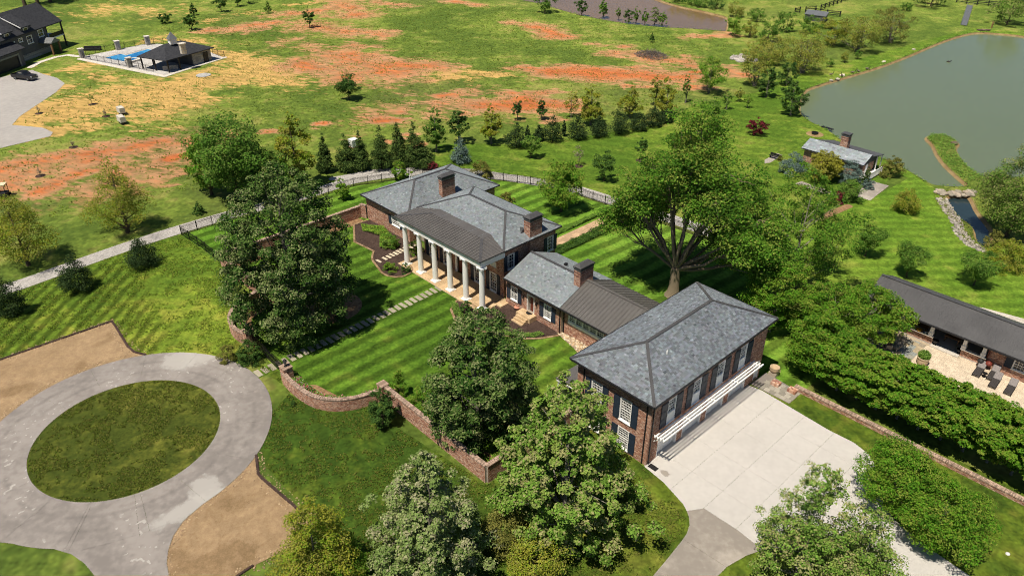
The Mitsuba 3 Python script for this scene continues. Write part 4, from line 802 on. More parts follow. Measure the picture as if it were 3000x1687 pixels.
G_ = {k_: [tuple(min(.32, q * LEAF) for q in c) for c in v] for k_, v in G_.items()}
BARK = {'brown': (.085, .065, .048), 'grey': (.16, .145, .125), 'pale': (.26, .24, .21), 'dark': (.05, .04, .032)}
def leaf_cloud(mb, c, out, size, tints, rg, aspect=1.7, lie=.55, upb=.35, tint_id=None):
    """one folded blade for every point: c (n,3), out (n,3) the way it faces"""
    n = len(c)
    nn = out * lie + np.array([0, 0, upb]) + rg.normal(0, .42, (n, 3)); nn /= np.linalg.norm(nn, axis=1, keepdims=True) + 1e-9
    t = rg.normal(0, 1, (n, 3)); t -= (t * nn).sum(1, keepdims=True) * nn; t /= np.linalg.norm(t, axis=1, keepdims=True) + 1e-9
    b = np.cross(nn, t); s = (size * rg.uniform(.7, 1.35, n))[:, None]
    w = s / aspect; fold = nn * s * .12
    v = np.stack([c - t * s * .5, c + b * w * .5 + fold, c + t * s * .5, c - b * w * .5 + fold], 1).reshape(-1, 3)
    f = (np.array([[0, 1, 2], [0, 2, 3]])[None] + (np.arange(n) * 4)[:, None, None]).reshape(-1, 3)
    tints = np.array(tints); k = rg.integers(0, len(tints), n) if tint_id is None else tint_id
    col = tints[k] * rg.uniform(.8, 1.22, (n, 1))
    mb.add(v, f, np.repeat(col, 4, 0))
def prof(kind, t):
    t = np.clip(t, 0, 1)
    if kind == 'round': return np.sqrt(np.clip(1 - (2 * t - 1) ** 2, 0, 1)) * .97 + .03
    if kind == 'oval': return np.clip(np.sin(np.pi * t ** .8) ** .75, .05, 1)
    if kind == 'full': return np.clip((1 - np.abs(2 * (t - .36).clip(-.36, 1) / 1.3) ** 2.6) * 1.02, .1, 1)
    if kind == 'taper': return np.clip((1 - t) ** .56 * (t * 6 + .2).clip(0, 1) ** .4 * 1.08, .05, 1)
    if kind == 'egg': return np.clip((1 - t) ** .55 * (t * 5).clip(0, 1) ** .5 * 1.1, .04, 1)
    if kind == 'cone': return np.clip((1 - t) ** .85 * (t * 9 + .35).clip(0, 1), .03, 1)
    if kind == 'flame': return np.clip((1 - t) ** .6 * (t * 4 + .25).clip(0, 1), .05, 1)
    if kind == 'vase': return np.clip((.35 + t * 1.05) * (1 - t ** 5), .1, 1)
    if kind == 'dome': return np.sqrt(np.clip(1 - t ** 2, 0, 1)) * .95 + .05
    return np.ones_like(t)
def tree(name, label, cat, x, y, h, r, tint='mid', shape='oval', base=.2, n=2500, leaf=.3, clump=None, nc=None, bark='brown', m='leaf_soft', seed=0, group=None, lumpy=.45, trunk=None, limbs=14, inner=.4, lie=.75, upb=.35, aspect=1.7, spread=.25, multi=1, flat=.75, lean=(0, 0), z0=0., trunk_name='trunk'):
    rg = np.random.default_rng(seed + 1000); k = thing(name, label, cat, group)
    ch = h * (1 - base); nc = nc or int(np.clip(n / 55, 40, 420)); clump = clump or r * spread
    # clumps of foliage through the crown, thicker towards its uneven outside
    t = rg.uniform(0, 1, nc * 6); w = prof(shape, t); t = t[rg.random(len(t)) < w ** 1.1 + .03][:nc]; t[:max(2, nc // 22)] = rg.uniform(.9, 1., max(2, nc // 22)); nc = len(t)
    a = rg.uniform(0, 2 * np.pi, nc); rad = np.sqrt(rg.uniform(inner ** 2, 1, nc))
    d = np.c_[np.cos(a), np.sin(a), t * 2]
    from meshkit import noise as mnoise
    lump = 1 - lumpy / 2 + lumpy * (mnoise(d * 1.7 + seed * 3.1) * 1.6 - .3)
    pr = prof(shape, t) * r * lump * 1.1
    rc = clump * rg.uniform(.6, 1.25, nc) * np.clip(prof(shape, t) ** .5, .35, 1)
    R = np.clip(pr - rc * .6, 0, None) * rad
    top = 1 + (lump - 1) * .35
    C = np.c_[x + R * np.cos(a) + lean[0] * t, y + R * np.sin(a) + lean[1] * t, z0 + h * base + np.clip(t * top, 0, 1.02) * ch]
    per = np.maximum(1, rg.multinomial(n, rc ** 2 / (rc ** 2).sum()))
    idx = np.repeat(np.arange(nc), per); q = rg.normal(0, 1, (len(idx), 3)); q /= np.linalg.norm(q, axis=1, keepdims=True)
    q[:, 2] = np.where((q[:, 2] < -.15) & (rg.random(len(q)) < .6), -q[:, 2], q[:, 2]); q *= rg.uniform(.2, 1.1, (len(idx), 1)) ** .6
    P = C[idx] + q * rc[idx][:, None] * np.array([1, 1, flat])
    P[:, 2] = np.maximum(P[:, 2], z0 + .05)
    ax = np.c_[np.full(len(P), x), np.full(len(P), y), np.full(len(P), z0 + h * base + ch * .4)]
    o = P - ax; o /= np.linalg.norm(o, axis=1, keepdims=True) + 1e-9; o = o * .35 + q * .85
    tt = np.array(G_[tint]); ci = rg.integers(0, len(tt), nc); ti = np.where(rg.random(len(idx)) < .5, ci[idx], rg.integers(0, len(tt), len(idx)))
    mb = Mb(); leaf_cloud(mb, P, o, leaf, tt, rg, aspect, lie, upb, ti); part(k, 'crown', mb, m)
    tr = trunk or max(.04, h * .018); mb = Mb(); bc = np.array(BARK[bark])
    for s in range(multi):
        ox, oy = (0, 0) if multi == 1 else (tr * 1.6 * math.cos(s * 2.2), tr * 1.6 * math.sin(s * 2.2))
        zz = np.linspace(0, 1, 6); top_ = base + (1 - base) * (.75 if shape not in ('vase', 'dome') else .45)
        px_ = x + ox + lean[0] * zz * .7 + np.cumsum(rg.normal(0, tr * .35, 6)) * (zz > 0) + ox * zz * 3; py_ = y + oy + lean[1] * zz * .7 + np.cumsum(rg.normal(0, tr * .35, 6)) * (zz > 0) + oy * zz * 3
        ra = tr * (1 - .8 * zz) * (1 + .5 * np.exp(-zz * 14)); pts = np.c_[px_, py_, z0 + zz * h * top_]; pts[0, 2] -= .05
        mb.tube(pts, ra, 7, bc * rg.uniform(.85, 1.15))
        for j in rg.permutation(nc)[:limbs]:
            s0 = np.clip((C[j, 2] - z0) / (h * top_) - rg.uniform(.12, .4), .12 if base < .1 else base * .6, .96)
            p0 = np.array([np.interp(s0, zz, pts[:, i]) for i in range(3)]); p1 = C[j]; mid = (p0 + p1) / 2 + np.array([0, 0, -.06 * np.linalg.norm(p1 - p0)]) + rg.normal(0, .05 * r, 3)
            r0 = np.interp(s0, zz, ra) * .55; mb.tube([p0, mid, p1], [r0, r0 * .6, r0 * .18], 5, bc * rg.uniform(.85, 1.2), cap=False)
    part(k, trunk_name, mb, 'bark_vc', True)
    return k
def shrub(name, label, x, y, h, r, tint='mid', n=900, leaf=.16, m='leaf_firm', seed=0, group=None, cat='shrub', shape='dome', **kw):
    kw.setdefault('base', .04); kw.setdefault('lumpy', .35)
    return tree(name, label, cat, x, y, h, r, tint, shape, n=n, leaf=leaf, m=m, seed=seed, group=group, limbs=8, trunk_name='stem', trunk=.05, **kw)
def conifer(name, label, x, y, h, r, tint='thuja', n=1500, leaf=.3, seed=0, group=None, shape='cone', base=.04, **kw):
    kw.setdefault('lumpy', .3)
    return tree(name, label, 'conifer', x, y, h * 1.06, r * 1.22, tint, shape, base, n, leaf, m='needle', seed=seed, group=group, aspect=2.2, bark='dark', limbs=6, inner=.5, lie=.7, upb=.25, spread=.34, nc=130, **kw)

# ---- near and large trees
tree('magnolia', 'huge dark magnolia standing left of the stepping path', 'tree', -31.07,-10.18,18.99,6.5, 'magnolia', 'full', .03, 74000, .28, .8, 640, 'grey', 'leaf_gloss', 1, lumpy=.18, inner=.42, aspect=2.1, trunk=.4, limbs=30)
tree('magnolia', 'glossy magnolia inside the straight brick wall near the garage', 'tree', -3.71,-7.34,13.41,4.52, 'magnolia', 'full', .04, 44000, .26, .68, 420, 'grey', 'leaf_gloss', 2, lumpy=.26, inner=.42, aspect=2.1, trunk=.28, limbs=24)
def big_oak(x, y, h, r):
    k = thing('shade_tree', 'tallest broad shade tree with forked bare trunk behind the garage', 'tree'); rg = np.random.default_rng(77)
    br = Mb(); bc = np.array((.2, .16, .115)); P0 = np.array([x, y, 0.])
    br.tube([P0 + (0, 0, -.1), P0 + (0, 0, .4), P0 + (.05, 0, 1.4), P0 + (-.1, .1, h * .17)], [1.1, .72, .6, .55], 10, bc)
    top = P0 + (-.1, .1, h * .16); nodes = []
    def limb(p, q, r0, r1, sag=0., lev=0):
        n = 6; t = np.linspace(0, 1, n)[:, None]; pts = p + (q - p) * t + np.array([0, 0, 1.]) * (np.sin(np.pi * t) * sag) + rg.normal(0, .16, (n, 3)) * np.sin(np.pi * t)
        br.tube(pts, np.linspace(r0, r1, n), 8 if lev == 0 else 5, bc * rg.uniform(.75, 1.25), cap=False); return pts
    # main forks, each ending in a lobe of the crown: (offset in radii, height share, lobe radius share)
    lobes = [(.5, .3, .34, .3), (-.5, .1, .4, .27), (.75, .5, .3, .3), (.25, .6, .36, .3), (-.5, -.15, .56, .33), (-.45, .35, .62, .36), (-.05, -.3, .76, .36), (-.05, .3, .85, .38), (.1, 0, .94, .32), (.42, .1, .76, .38), (.5, -.2, .66, .33), (.78, .25, .55, .34), (.85, -.05, .47, .3), (.3, .55, .58, .34), (-.3, -.45, .6, .27), (-.75, .25, .42, .28), (1.0, .15, .38, .28), (.0, .75, .45, .3), (.6, .65, .4, .28), (-.62, -.3, .4, .22), (0, .1, .6, .3), (-.25, .1, .68, .3), (.3, .1, .6, .3), (.2, -.25, .8, .3)]
    C, R = [], []
    for ox, oy, hz, lr in lobes:
        c = P0 + np.array([ox * r, oy * r, hz * h]); main = limb(top, c, .22, .06, -.04 * r)
        for _ in range(24):
            q = rg.normal(0, 1, 3); q = q / np.linalg.norm(q) * lr * r * rg.uniform(.45, 1.05) * np.array([1, 1, .7]); e = c + q; C.append(e); R.append(rg.uniform(.08, .17) * r)
            if rg.random() < .6: limb(main[rg.integers(3, 6)], e, .06, .018, -.1, 1)
    part(k, 'trunk', br, 'bark_vc', True)
    C, rc = np.array(C), np.array(R); n = 88000; per = np.maximum(1, rg.multinomial(n, rc ** 2 / (rc ** 2).sum())); idx = np.repeat(np.arange(len(C)), per)
    q = rg.normal(0, 1, (len(idx), 3)); q /= np.linalg.norm(q, axis=1, keepdims=True); q[:, 2] = np.where((q[:, 2] < -.15) & (rg.random(len(q)) < .6), -q[:, 2], q[:, 2]); q *= rg.uniform(.2, 1.1, (len(idx), 1)) ** .6
    P = C[idx] + q * rc[idx][:, None] * np.array([1, 1, .6]); ti = np.where(rg.random(len(idx)) < .5, rg.integers(0, 4, len(C))[idx], rg.integers(0, 4, len(idx)))
    mb = Mb(); leaf_cloud(mb, P, q, .26, G_['oak'], rg, 1.5, .4, .5, ti); part(k, 'crown', mb, 'leaf_soft')
big_oak(-6.56,25.08,21.32,9.97)
tree('leafy_tree', 'drooping light green tree right of the tallest shade tree', 'tree', 1.59,37.3,15.07,5.91, 'oak', 'oval', .05, 24000, .23, .9, 240, 'pale', 'leaf_soft', 29, lumpy=.6, inner=.3, trunk=.2, limbs=40)
hx = [15.1, 17.05, 19.0, 20.95, 22.9, 24.85, 26.8, 28.75, 30.7, 32.65, 34.6]
for i, xx in enumerate(hx):
    nm = ('first', 'second', 'third', 'fourth', 'fifth', 'sixth', 'seventh', 'eighth', 'ninth', 'tenth', 'eleventh')[i]
    tree('clipped_tree', f'{nm} clipped tree from the garage in the row along the low brick wall', 'tree', xx, 22.3 + .1 * (i % 2), 5.9, 2.95, 'hornbeam', 'round', .2, 14000, .24, .48, 230, 'pale', 'leaf_soft', 30 + i, group='clipped trees in a row along the low brick wall', lumpy=.2, inner=.6, trunk=.09, limbs=10, flat=.5, lie=.35, upb=.75)
for i, (a, lb) in enumerate((((12.6, 23.2, 6.6, 3.3), 'bright bushy tree at the garage end of the clipped row'), ((10.6, 28.4, 7.2, 3.7), 'bushy green tree between the garage and the patio roof'), ((13.2, 31.8, 6.6, 3.6), 'bushy green tree overhanging the end of the patio roof'), ((5.2, 26.6, 8.2, 3.4), 'leafy tree behind the far garage corner'))):
    tree('bushy_tree', lb, 'tree', *a, 'hornbeam', 'round', .12, 19000, .21, .75, 200, 'pale', 'leaf_soft', 60 + i, lumpy=.35, inner=.5, flat=.55, lie=.35, upb=.7)
# ---- foreground
tree('silver_maple', 'pale silvery green tree at the bottom left of the garden wall corner', 'tree', 5.01,-19.77,12,4.47, 'pale', 'taper', .04, 38000, .18, .55, 430, 'grey', 'leaf_firm', 81, lumpy=.5, inner=.3, trunk=.16, limbs=40, aspect=1.3)
tree('plane_tree', 'tall dark green tree before the garage front windows', 'tree', 8.21,-9.33,14,6.23, 'maple', 'taper', .03, 52000, .21, .6, 520, 'pale', 'leaf_firm', 82, lumpy=.5, inner=.3, trunk=.2, limbs=46, aspect=1.3)
tree('young_tree', 'yellow green tree at the foot of the lower gravel pad', 'tree', 0.66,-26.46,9,3.45, 'lime', 'egg', .05, 24000, .14, .7, 240, 'grey', 'leaf_soft', 83, lumpy=.45, inner=.35, aspect=1.4)
tree('young_tree', 'bright green bush tree at the bottom edge between lime and silver trees', 'tree', 1.19,-24.77,4.5,1.98, 'bright', 'round', .08, 9000, .13, .5, 120, 'grey', 'leaf_soft', 84)
shrub('shrub', 'olive brown shrub between the two big trees at the bottom', 7.25,-14.54,4.2,1.87, 'olive', 12000, .11, seed=85, shape='round')
shrub('shrub', 'yellowish shrub with bare twigs at the bottom centre edge', 10.39,-14.39,4,2.28, 'lime', 10000, .12, seed=86, shape='round')
tree('young_tree', 'pale tree overhanging the motor court at the bottom right', 'tree', 23.73,-1.23,11,3.89, 'maple', 'taper', .05, 26000, .15, .62, 300, 'pale', 'leaf_firm', 87, lumpy=.5, inner=.2, trunk=.13, limbs=40, aspect=1.3, spread=.2)
tree('young_tree', 'second pale tree at the bottom edge on the right lane', 'tree', 26.91,0.71,8.5,3.43, 'maple', 'egg', .05, 18000, .15, .6, 240, 'pale', 'leaf_firm', 88, lumpy=.5, inner=.2, trunk=.12, limbs=30, aspect=1.3)
tree('round_tree', 'broad green tree on the grass beside the motor court curve', 'tree', 25.32,11.5,5.8,3.08, 'hornbeam', 'round', .1, 22000, .17, .7, 230, 'grey', 'leaf_soft', 89, lumpy=.4, inner=.4)
tree('round_tree', 'broad green tree between the low brick wall and the right edge', 'tree', 28.99,9.78,5.8,3.06, 'hornbeam', 'round', .1, 22000, .17, .7, 230, 'grey', 'leaf_soft', 90, lumpy=.4, inner=.4)
# ---- left field and drive side
TL = [
 ('leafy_tree', 'large dense green tree left of the row of dark evergreens', (-67.05,0.42,12.53,5.31), 'mid', 'round', .1, 12000, .36), ('leafy_tree', 'dense tree crowding the left side of the largest field tree', (-71.11,-1.81,9.51,3.19), 'bright', 'round', .08, 6000, .36),
 ('leafy_tree', 'bright green tree right of the dense field tree', (-64.3,8.97,11.63,2.94), 'lime', 'oval', .12, 5000, .34), ('leafy_tree', 'dark tree between the bright tree and the magnolia top', (-65.09,3.88,6.89,4.08), 'mid', 'round', .1, 6000, .34),
 ('cypress_tree', 'feathery yellow green tree beside the gravel track', (-67.04,-15.58,10.59,4.31), 'lime', 'egg', .12, 8500, .26), ('cypress_tree', 'feathery yellow green tree at the left edge by the track', (-66.29,-28.05,9.57,4.6), 'lime', 'egg', .15, 9000, .26),
 ('field_tree', 'round dark tree alone in the field above the evergreens', (-96.48,38.67,5.6,2.35), 'dark', 'oval', .16, 3200, .3), ('field_tree', 'dark leaning tree behind the pool house by the bare ridge', (-177.7,41.54,4.27,1.87), 'dark', 'oval', .25, 1100, .38), ('field_tree', 'narrow dark tree right behind the leaning field tree', (-196.16,50.05,3.32,1.19), 'dark', 'flame', .15, 700, .36),
 ('field_tree', 'dark rounded bush in the grass above the pool', (-191.46,39.71,2.6,1.76), 'dark', 'round', .02, 1000, .36), ('field_tree', 'dark round tree at the top edge, first of three', (-195.18,58.13,4.19,1.8), 'dark', 'oval', .25, 900, .4), ('field_tree', 'dark tree at the top edge, second of three', (-199.18,65.26,4.3,1.72), 'dark', 'oval', .25, 900, .4), ('field_tree', 'dark tree at the top edge, third of three', (-201.38,70.08,4.22,1.85), 'dark', 'oval', .25, 900, .4),
 ('field_tree', 'small thin sapling on the ridge right of the three top trees', (-183.27,67.22,3.46,1.13), 'mid', 'flame', .15, 500, .34), ('field_tree', 'round dark tree on a stem by the orange ridge', (-158.62,66.4,5.45,1.66), 'dark', 'oval', .24, 1300, .34),
 ('field_tree', 'large tree off the top edge left of the grey house roof', (-243.82,17.92,21.14,5.92), 'mid', 'round', .4, 1500, .6), ('field_tree', 'tall tree off the top edge behind the grey house', (-242.8,21.35,20.26,5.96), 'mid', 'round', .4, 1500, .6), ('field_tree', 'tall tree off the top edge right of the grey house roof', (-246.11,25.69,19.67,6.09), 'mid', 'round', .4, 1500, .6), ('field_tree', 'tall shading tree off the top edge near the ridge of clay', (-247.47,33.06,18.26,6.23), 'mid', 'round', .4, 1500, .6),
 ('sapling', 'thin sapling in a mulch ring on the straw', (-128.86,-0.04,2.39,0.6), 'mid', 'oval', .3, 160, .22), ('sapling', 'bare sapling by the gravel lot in a mulch ring', (-130.05,-9.39,1.51,0.33), 'twig', 'oval', .3, 60, .2), ('sapling', 'bare sapling in a mulch ring below the lot', (-106.37,-10.45,1.24,0.3), 'twig', 'oval', .3, 60, .2), ('sapling', 'bare sapling in a mulch ring on the lower clay', (-96.58,-18.36,1.3,0.31), 'twig', 'oval', .3, 60, .2), ('sapling', 'bare sapling at the utility boxes', (-119.44,-0.64,1.29,0.33), 'twig', 'oval', .3, 60, .2),
 ('young_tree', 'mid green maple beside the last tall evergreen', (-61.96,33.65,7.92,1.94), 'mid', 'egg', .16, 4200, .25), ('young_tree', 'irregular dark tree above the blue spruce', (-62.19,38.94,6.06,2.04), 'dark', 'oval', .2, 2600, .26), ('young_tree', 'yellow green tree right of the blue spruce', (-58.22,42.86,7.11,1.87), 'lime', 'egg', .15, 4000, .25),
 ('young_tree', 'slim dark tree on a stem, left of a pair before the clay', (-64.1,54.72,4.59,1.28), 'dark', 'flame', .25, 1500, .25), ('young_tree', 'slim dark tree on a stem, right of a pair before the clay', (-61.23,58.31,4.13,1.24), 'dark', 'flame', .25, 1500, .25),
 ('young_tree', 'sparse yellowing tree above the dark junipers', (-58.2,63.2,5.07,1.74), 'autumn', 'oval', .2, 900, .24), ('young_tree', 'tall yellow green tree in the juniper row', (-52.95,62.76,7.71,2.59), 'lime', 'egg', .12, 4600, .26), ('young_tree', 'yellow green tree behind the middle of the juniper row', (-50.62,71.23,6.36,2.29), 'lime', 'egg', .14, 3600, .26), ('young_tree', 'yellow green tree behind the right end of the juniper row', (-46.91,77.2,7.15,2.43), 'lime', 'egg', .14, 3600, .26), ('young_tree', 'thin pale tree behind the last yellow green tree', (-51.8,80.48,6.28,1.55), 'willow', 'oval', .16, 1800, .26),
 ('young_tree', 'bright tree with pale stems left of the willow clump', (-49.29,95.24,7.5,3.24), 'bright', 'oval', .16, 4200, .28), ('young_tree', 'small green tree at the left of the bright pale stemmed tree', (-48.75,86.42,5.76,0.86), 'mid', 'oval', .25, 900, .24), ('young_tree', 'tiny tree in the grass left of the dark lakeside trees, first', (-40.82,88.76,3.6,0.97), 'mid', 'oval', .25, 900, .2), ('young_tree', 'tiny tree in the grass left of the dark lakeside trees, second', (-41.97,94.86,2.89,1.03), 'willow', 'oval', .25, 700, .2), ('young_tree', 'tiny tree in the grass left of the dark lakeside trees, third', (-38.44,92.48,2.89,0.8), 'bright', 'oval', .25, 600, .2),
 ('young_tree', 'mid green tree just behind the big shade tree crown', (-36.17,76.38,6.1,2.14), 'mid', 'oval', .12, 3600, .25), ('lakeside_tree', 'dark dense tree left of two at the lake corner', (-39.63,101.16,6.38,2), 'dark', 'round', .08, 2600, .28), ('lakeside_tree', 'dark dense tree behind the lake corner pair', (-41.21,112.06,5.01,2.1), 'dark', 'round', .05, 2300, .28), ('lakeside_tree', 'round dark green tree at the water edge of the lake corner', (-30.45,94.66,6.6,2.31), 'dark', 'oval', .08, 3800, .26),
 ('red_maple', 'dark red leaved shrub tree on the grass above the cottage', (-29.2,80.23,3.17,1.76), 'red', 'round', .05, 1800, .24), ('willow', 'multi stemmed willow left of the lake bank', (-45.6,106.7,7.75,4.16), 'willow', 'vase', .15, 3600, .3), ('willow', 'bushy willow in the middle of the lake bank trees', (-43.67,123.29,8.85,5.11), 'willow', 'round', .1, 5200, .3), ('willow', 'willow on the bank with a long shadow', (-44.24,150.8,8.07,5.62), 'willow', 'round', .14, 4800, .3), ('willow', 'dark olive willow at the right end of the bank trees', (-42.23,165.24,8.25,5.17), 'olive', 'round', .05, 4200, .3), ('willow', 'pale willow behind the bank trees', (-50.76,152.18,5.8,4.63), 'lime', 'round', .1, 3000, .32), ('willow', 'small willow at the left of the bank trees', (-53.22,124.86,6.01,4.58), 'willow', 'round', .08, 3400, .32),
 ('waterside_tree', 'bright green tree at the right end of the brown pond', (-73.82,142.19,4.86,2.6), 'bright', 'round', .05, 1500, .34), ('waterside_tree', 'pale green tree next to the bright pond tree', (-70.15,144.58,4.41,2.24), 'willow', 'oval', .08, 1200, .34), ('waterside_tree', 'green tree above the rock pile', (-64.79,144.38,5.58,3.55), 'mid', 'round', .06, 1900, .34), ('waterside_tree', 'bushy tree above the bank willows, first', (-66.87,157.29,5.13,3.36), 'mid', 'round', .05, 1500, .34), ('waterside_tree', 'bushy tree above the bank willows, second', (-61.94,160.27,4.43,3.17), 'mid', 'round', .05, 1400, .34), ('waterside_tree', 'bushy tree above the bank willows, third', (-61.44,168.78,2.62,2.71), 'willow', 'round', .05, 1200, .34),
 ('bank_sapling', 'small tree on the lake bank before the willows, left', (-41.32,138.51,2.62,1.14), 'willow', 'oval', .2, 600, .24), ('bank_sapling', 'small tree on the lake bank before the willows, right', (-40.57,143.8,2.1,0.88), 'mid', 'oval', .2, 500, .24), ('bank_sapling', 'small tree on the lake bank at the end of a shadow', (-41.73,132.39,2.04,0.91), 'mid', 'oval', .15, 500, .24),
 ('shore_tree', 'broad tree at the top left end of the brown pond', (-128.15,127.04,6.3,3.98), 'mid', 'vase', .18, 1900, .38), ('shore_tree', 'dark round tree on the pond shore', (-118.46,132.47,4.89,1.81), 'dark', 'oval', .15, 1100, .34), ('shore_tree', 'pale egg shaped tree on the pond shore', (-112.47,135.14,5.17,1.9), 'mid', 'egg', .15, 1100, .34), ('shore_tree', 'smallest thin tree on the pond shore', (-107.61,136.16,3.26,0.79), 'mid', 'oval', .15, 350, .3), ('shore_tree', 'dark bush on the pond shore', (-103.02,135,3.36,1.48), 'dark', 'round', .05, 700, .32), ('shore_tree', 'thin tree between the bush and the row on the shore', (-100.93,135.75,4.72,1.03), 'mid', 'oval', .15, 600, .32), ('shore_tree', 'small tree in the middle of the pond shore row', (-98.2,136.2,4.34,1.21), 'mid', 'oval', .15, 650, .32), ('shore_tree', 'pale tree near the right end of the pond shore row', (-95.92,137.66,4.92,1.53), 'pale', 'oval', .12, 800, .32), ('shore_tree', 'dark bush at the right end of the pond shore row', (-93.9,138.36,3.52,1.57), 'mid', 'round', .05, 800, .32),
 ('pasture_tree', 'dark clump of trees at the top edge before the board fence', (-53.63,219.66,8.45,6.62), 'dark', 'round', .06, 2200, .42), ('pasture_tree', 'pale broad tree at the top right edge by the lake', (-28.91,209.21,8.72,5.27), 'maple', 'round', .1, 3200, .4), ('pasture_bush', 'green bush right behind the olive willow', (-55.9,207.82,2.45,1.78), 'mid', 'round', .05, 600, .36),
 ('hedge_bush', 'leafy bush at the top edge over the brown pond, first', (-105.46,168.22,2.72,2.45), 'mid', 'round', .04, 900, .36), ('hedge_bush', 'leafy bush at the top edge over the brown pond, second', (-100.83,167.84,2.99,2.42), 'mid', 'round', .04, 900, .36), ('hedge_bush', 'leafy bush at the top edge over the brown pond, third', (-96.48,168.43,2.74,2.59), 'dark', 'round', .04, 900, .36), ('hedge_bush', 'pale bush along the upper bank of the brown pond', (-86.34,163.37,4.02,3.05), 'willow', 'round', .04, 1100, .36), ('hedge_bush', 'bush at the right end of the upper pond bank', (-79.29,163.16,3.24,2.81), 'mid', 'round', .04, 1000, .36), ('hedge_bush', 'dark leafy bush at the top edge left of the pond bushes', (-110.65,168.77,2.76,2.69), 'mid', 'round', .04, 800, .36),
 ('garden_tree', 'bright full tree on the striped back lawn', (-31.24,31.94,7.27,2.97), 'bright', 'round', .08, 11000, .24), ('garden_tree', 'small tree with dark shadow before the junipers', (-48.79,43.22,4.13,1.48), 'mid', 'round', .22, 2600, .2), ('garden_tree', 'almost bare sapling in a round bed on the grass', (-41.01,46.42,3.39,0.98), 'twig', 'vase', .25, 420, .16), ('garden_tree', 'open dark tree beside the bare sapling', (-34.16,44.64,4.78,2.03), 'dark', 'vase', .18, 2800, .2), ('garden_tree', 'small round tree on a stem in a mulch ring', (-35.65,55.7,3.89,1.06), 'dark', 'oval', .3, 1800, .2),
 ('garden_tree', 'spreading small tree on the right lawn, left of three', (4.67,50.66,4.1,2.2), 'mid', 'vase', .28, 5200, .17), ('garden_tree', 'spreading small tree on the right lawn, middle of three', (10.61,49.27,4.58,2.27), 'mid', 'vase', .26, 5600, .17), ('garden_tree', 'spreading small tree on the right lawn, right of three', (16.92,53.22,4.09,2.36), 'mid', 'vase', .28, 5600, .17), ('garden_tree', 'large pale green round tree beside the garden pond', (15.23,69.82,12.2,4.12), 'maple', 'round', .06, 20000, .22),
 ('garden_shrub', 'round shrub on the right lawn above the three small trees', (2.52,67.74,3.4,2.16), 'lime', 'dome', .02, 5200, .16), ('garden_shrub', 'bright spreading shrub below the garden pond', (17.98,60.19,3.73,2.61), 'lime', 'dome', .02, 6500, .17), ('garden_shrub', 'dark low shrub between the pond and the bright shrub', (14.82,66.07,2.15,1.3), 'olive', 'dome', .02, 1800, .16),
 ('garden_shrub', 'dark dense shrub at the right end of the cottage', (-4.44,79.22,3.32,1.97), 'olive', 'dome', .02, 3000, .2), ('garden_shrub', 'yellow leaved shrub before the cottage', (-11.11,69.04,4.69,2.37), 'gold', 'round', .02, 7500, .24), ('garden_shrub', 'yellow leaved shrub right of the first before the cottage', (-10.05,70.43,3.94,1.37), 'gold', 'round', .02, 5000, .24), ('garden_shrub', 'broad green shrub at the bend of the cottage walk', (-4.76,65.65,3.2,1.99), 'mid', 'dome', .02, 5200, .17), ('garden_shrub', 'dark red shrub on the cottage walk', (-5.61,63.71,1.82,1.03), 'red', 'dome', .02, 2400, .16), ('garden_shrub', 'small brownish shrub between juniper and pad at the cottage', (-19.81,72.26,0.98,0.46), 'olive', 'dome', .02, 500, .16),
 ('low_juniper', 'spreading blue juniper left of the yellow shrubs', (-15.58,68.93,3.23,2.36), 'blue', 'dome', .01, 4500, .22), ('low_juniper', 'spreading blue juniper right of the yellow shrubs', (-8.16,72.17,3.4,2.09), 'blue', 'dome', .01, 4200, .22), ('low_juniper', 'small blue juniper at the foot of the cottage railing', (-4.92,71.94,1.62,1.07), 'blue', 'dome', .01, 1500, .2),
 ('garden_shrub', 'open shrub behind the left wing roof by the gravel track', (-48.17,31.68,2.87,1.91), 'olive', 'dome', .05, 2600, .2), ('garden_shrub', 'bright small tree inside the fence before the evergreens', (-56.16,22.06,3.25,1.49), 'bright', 'oval', .08, 2600, .2), ('garden_shrub', 'dark red shrub at the right foot of the evergreens', (-55.93,28.16,1.42,1.27), 'red', 'dome', .02, 1100, .18), ('garden_shrub', 'dark red shrub against the big shade tree by the fence', (-25.35,37.67,1.86,1.04), 'red', 'dome', .02, 1400, .16), ('garden_shrub', 'dark brown shrub behind the main roof on the back lawn', (-38.81,28.49,1.58,1.06), 'olive', 'dome', .02, 1300, .16),
 ('garden_shrub', 'bright small tree at the left end of the evergreens', (-56.08,11.52,3.58,1.26), 'bright', 'oval', .05, 1800, .2), ('garden_shrub', 'broad bushy plant at the wing corner beside the porch', (-39,7.9,1.99,1.21), 'mid', 'dome', .02, 2400, .13), ('garden_shrub', 'leafy shrub behind the left porch columns', (-34.72,8.77,2.49,1.01), 'bright', 'oval', .02, 1900, .13), ('garden_shrub', 'round boxwood at the left end of the porch', (-32.4,5.31,1.41,0.65), 'dark', 'dome', .0, 2200, .09), ('garden_shrub', 'round boxwood at the right end of the porch', (-20.5,5,1.51,0.75), 'dark', 'dome', .0, 2800, .09), ('garden_shrub', 'bright low mound in the left porch bed', (-33.98,4.11,1.32,1.06), 'bright', 'dome', .0, 2400, .1),
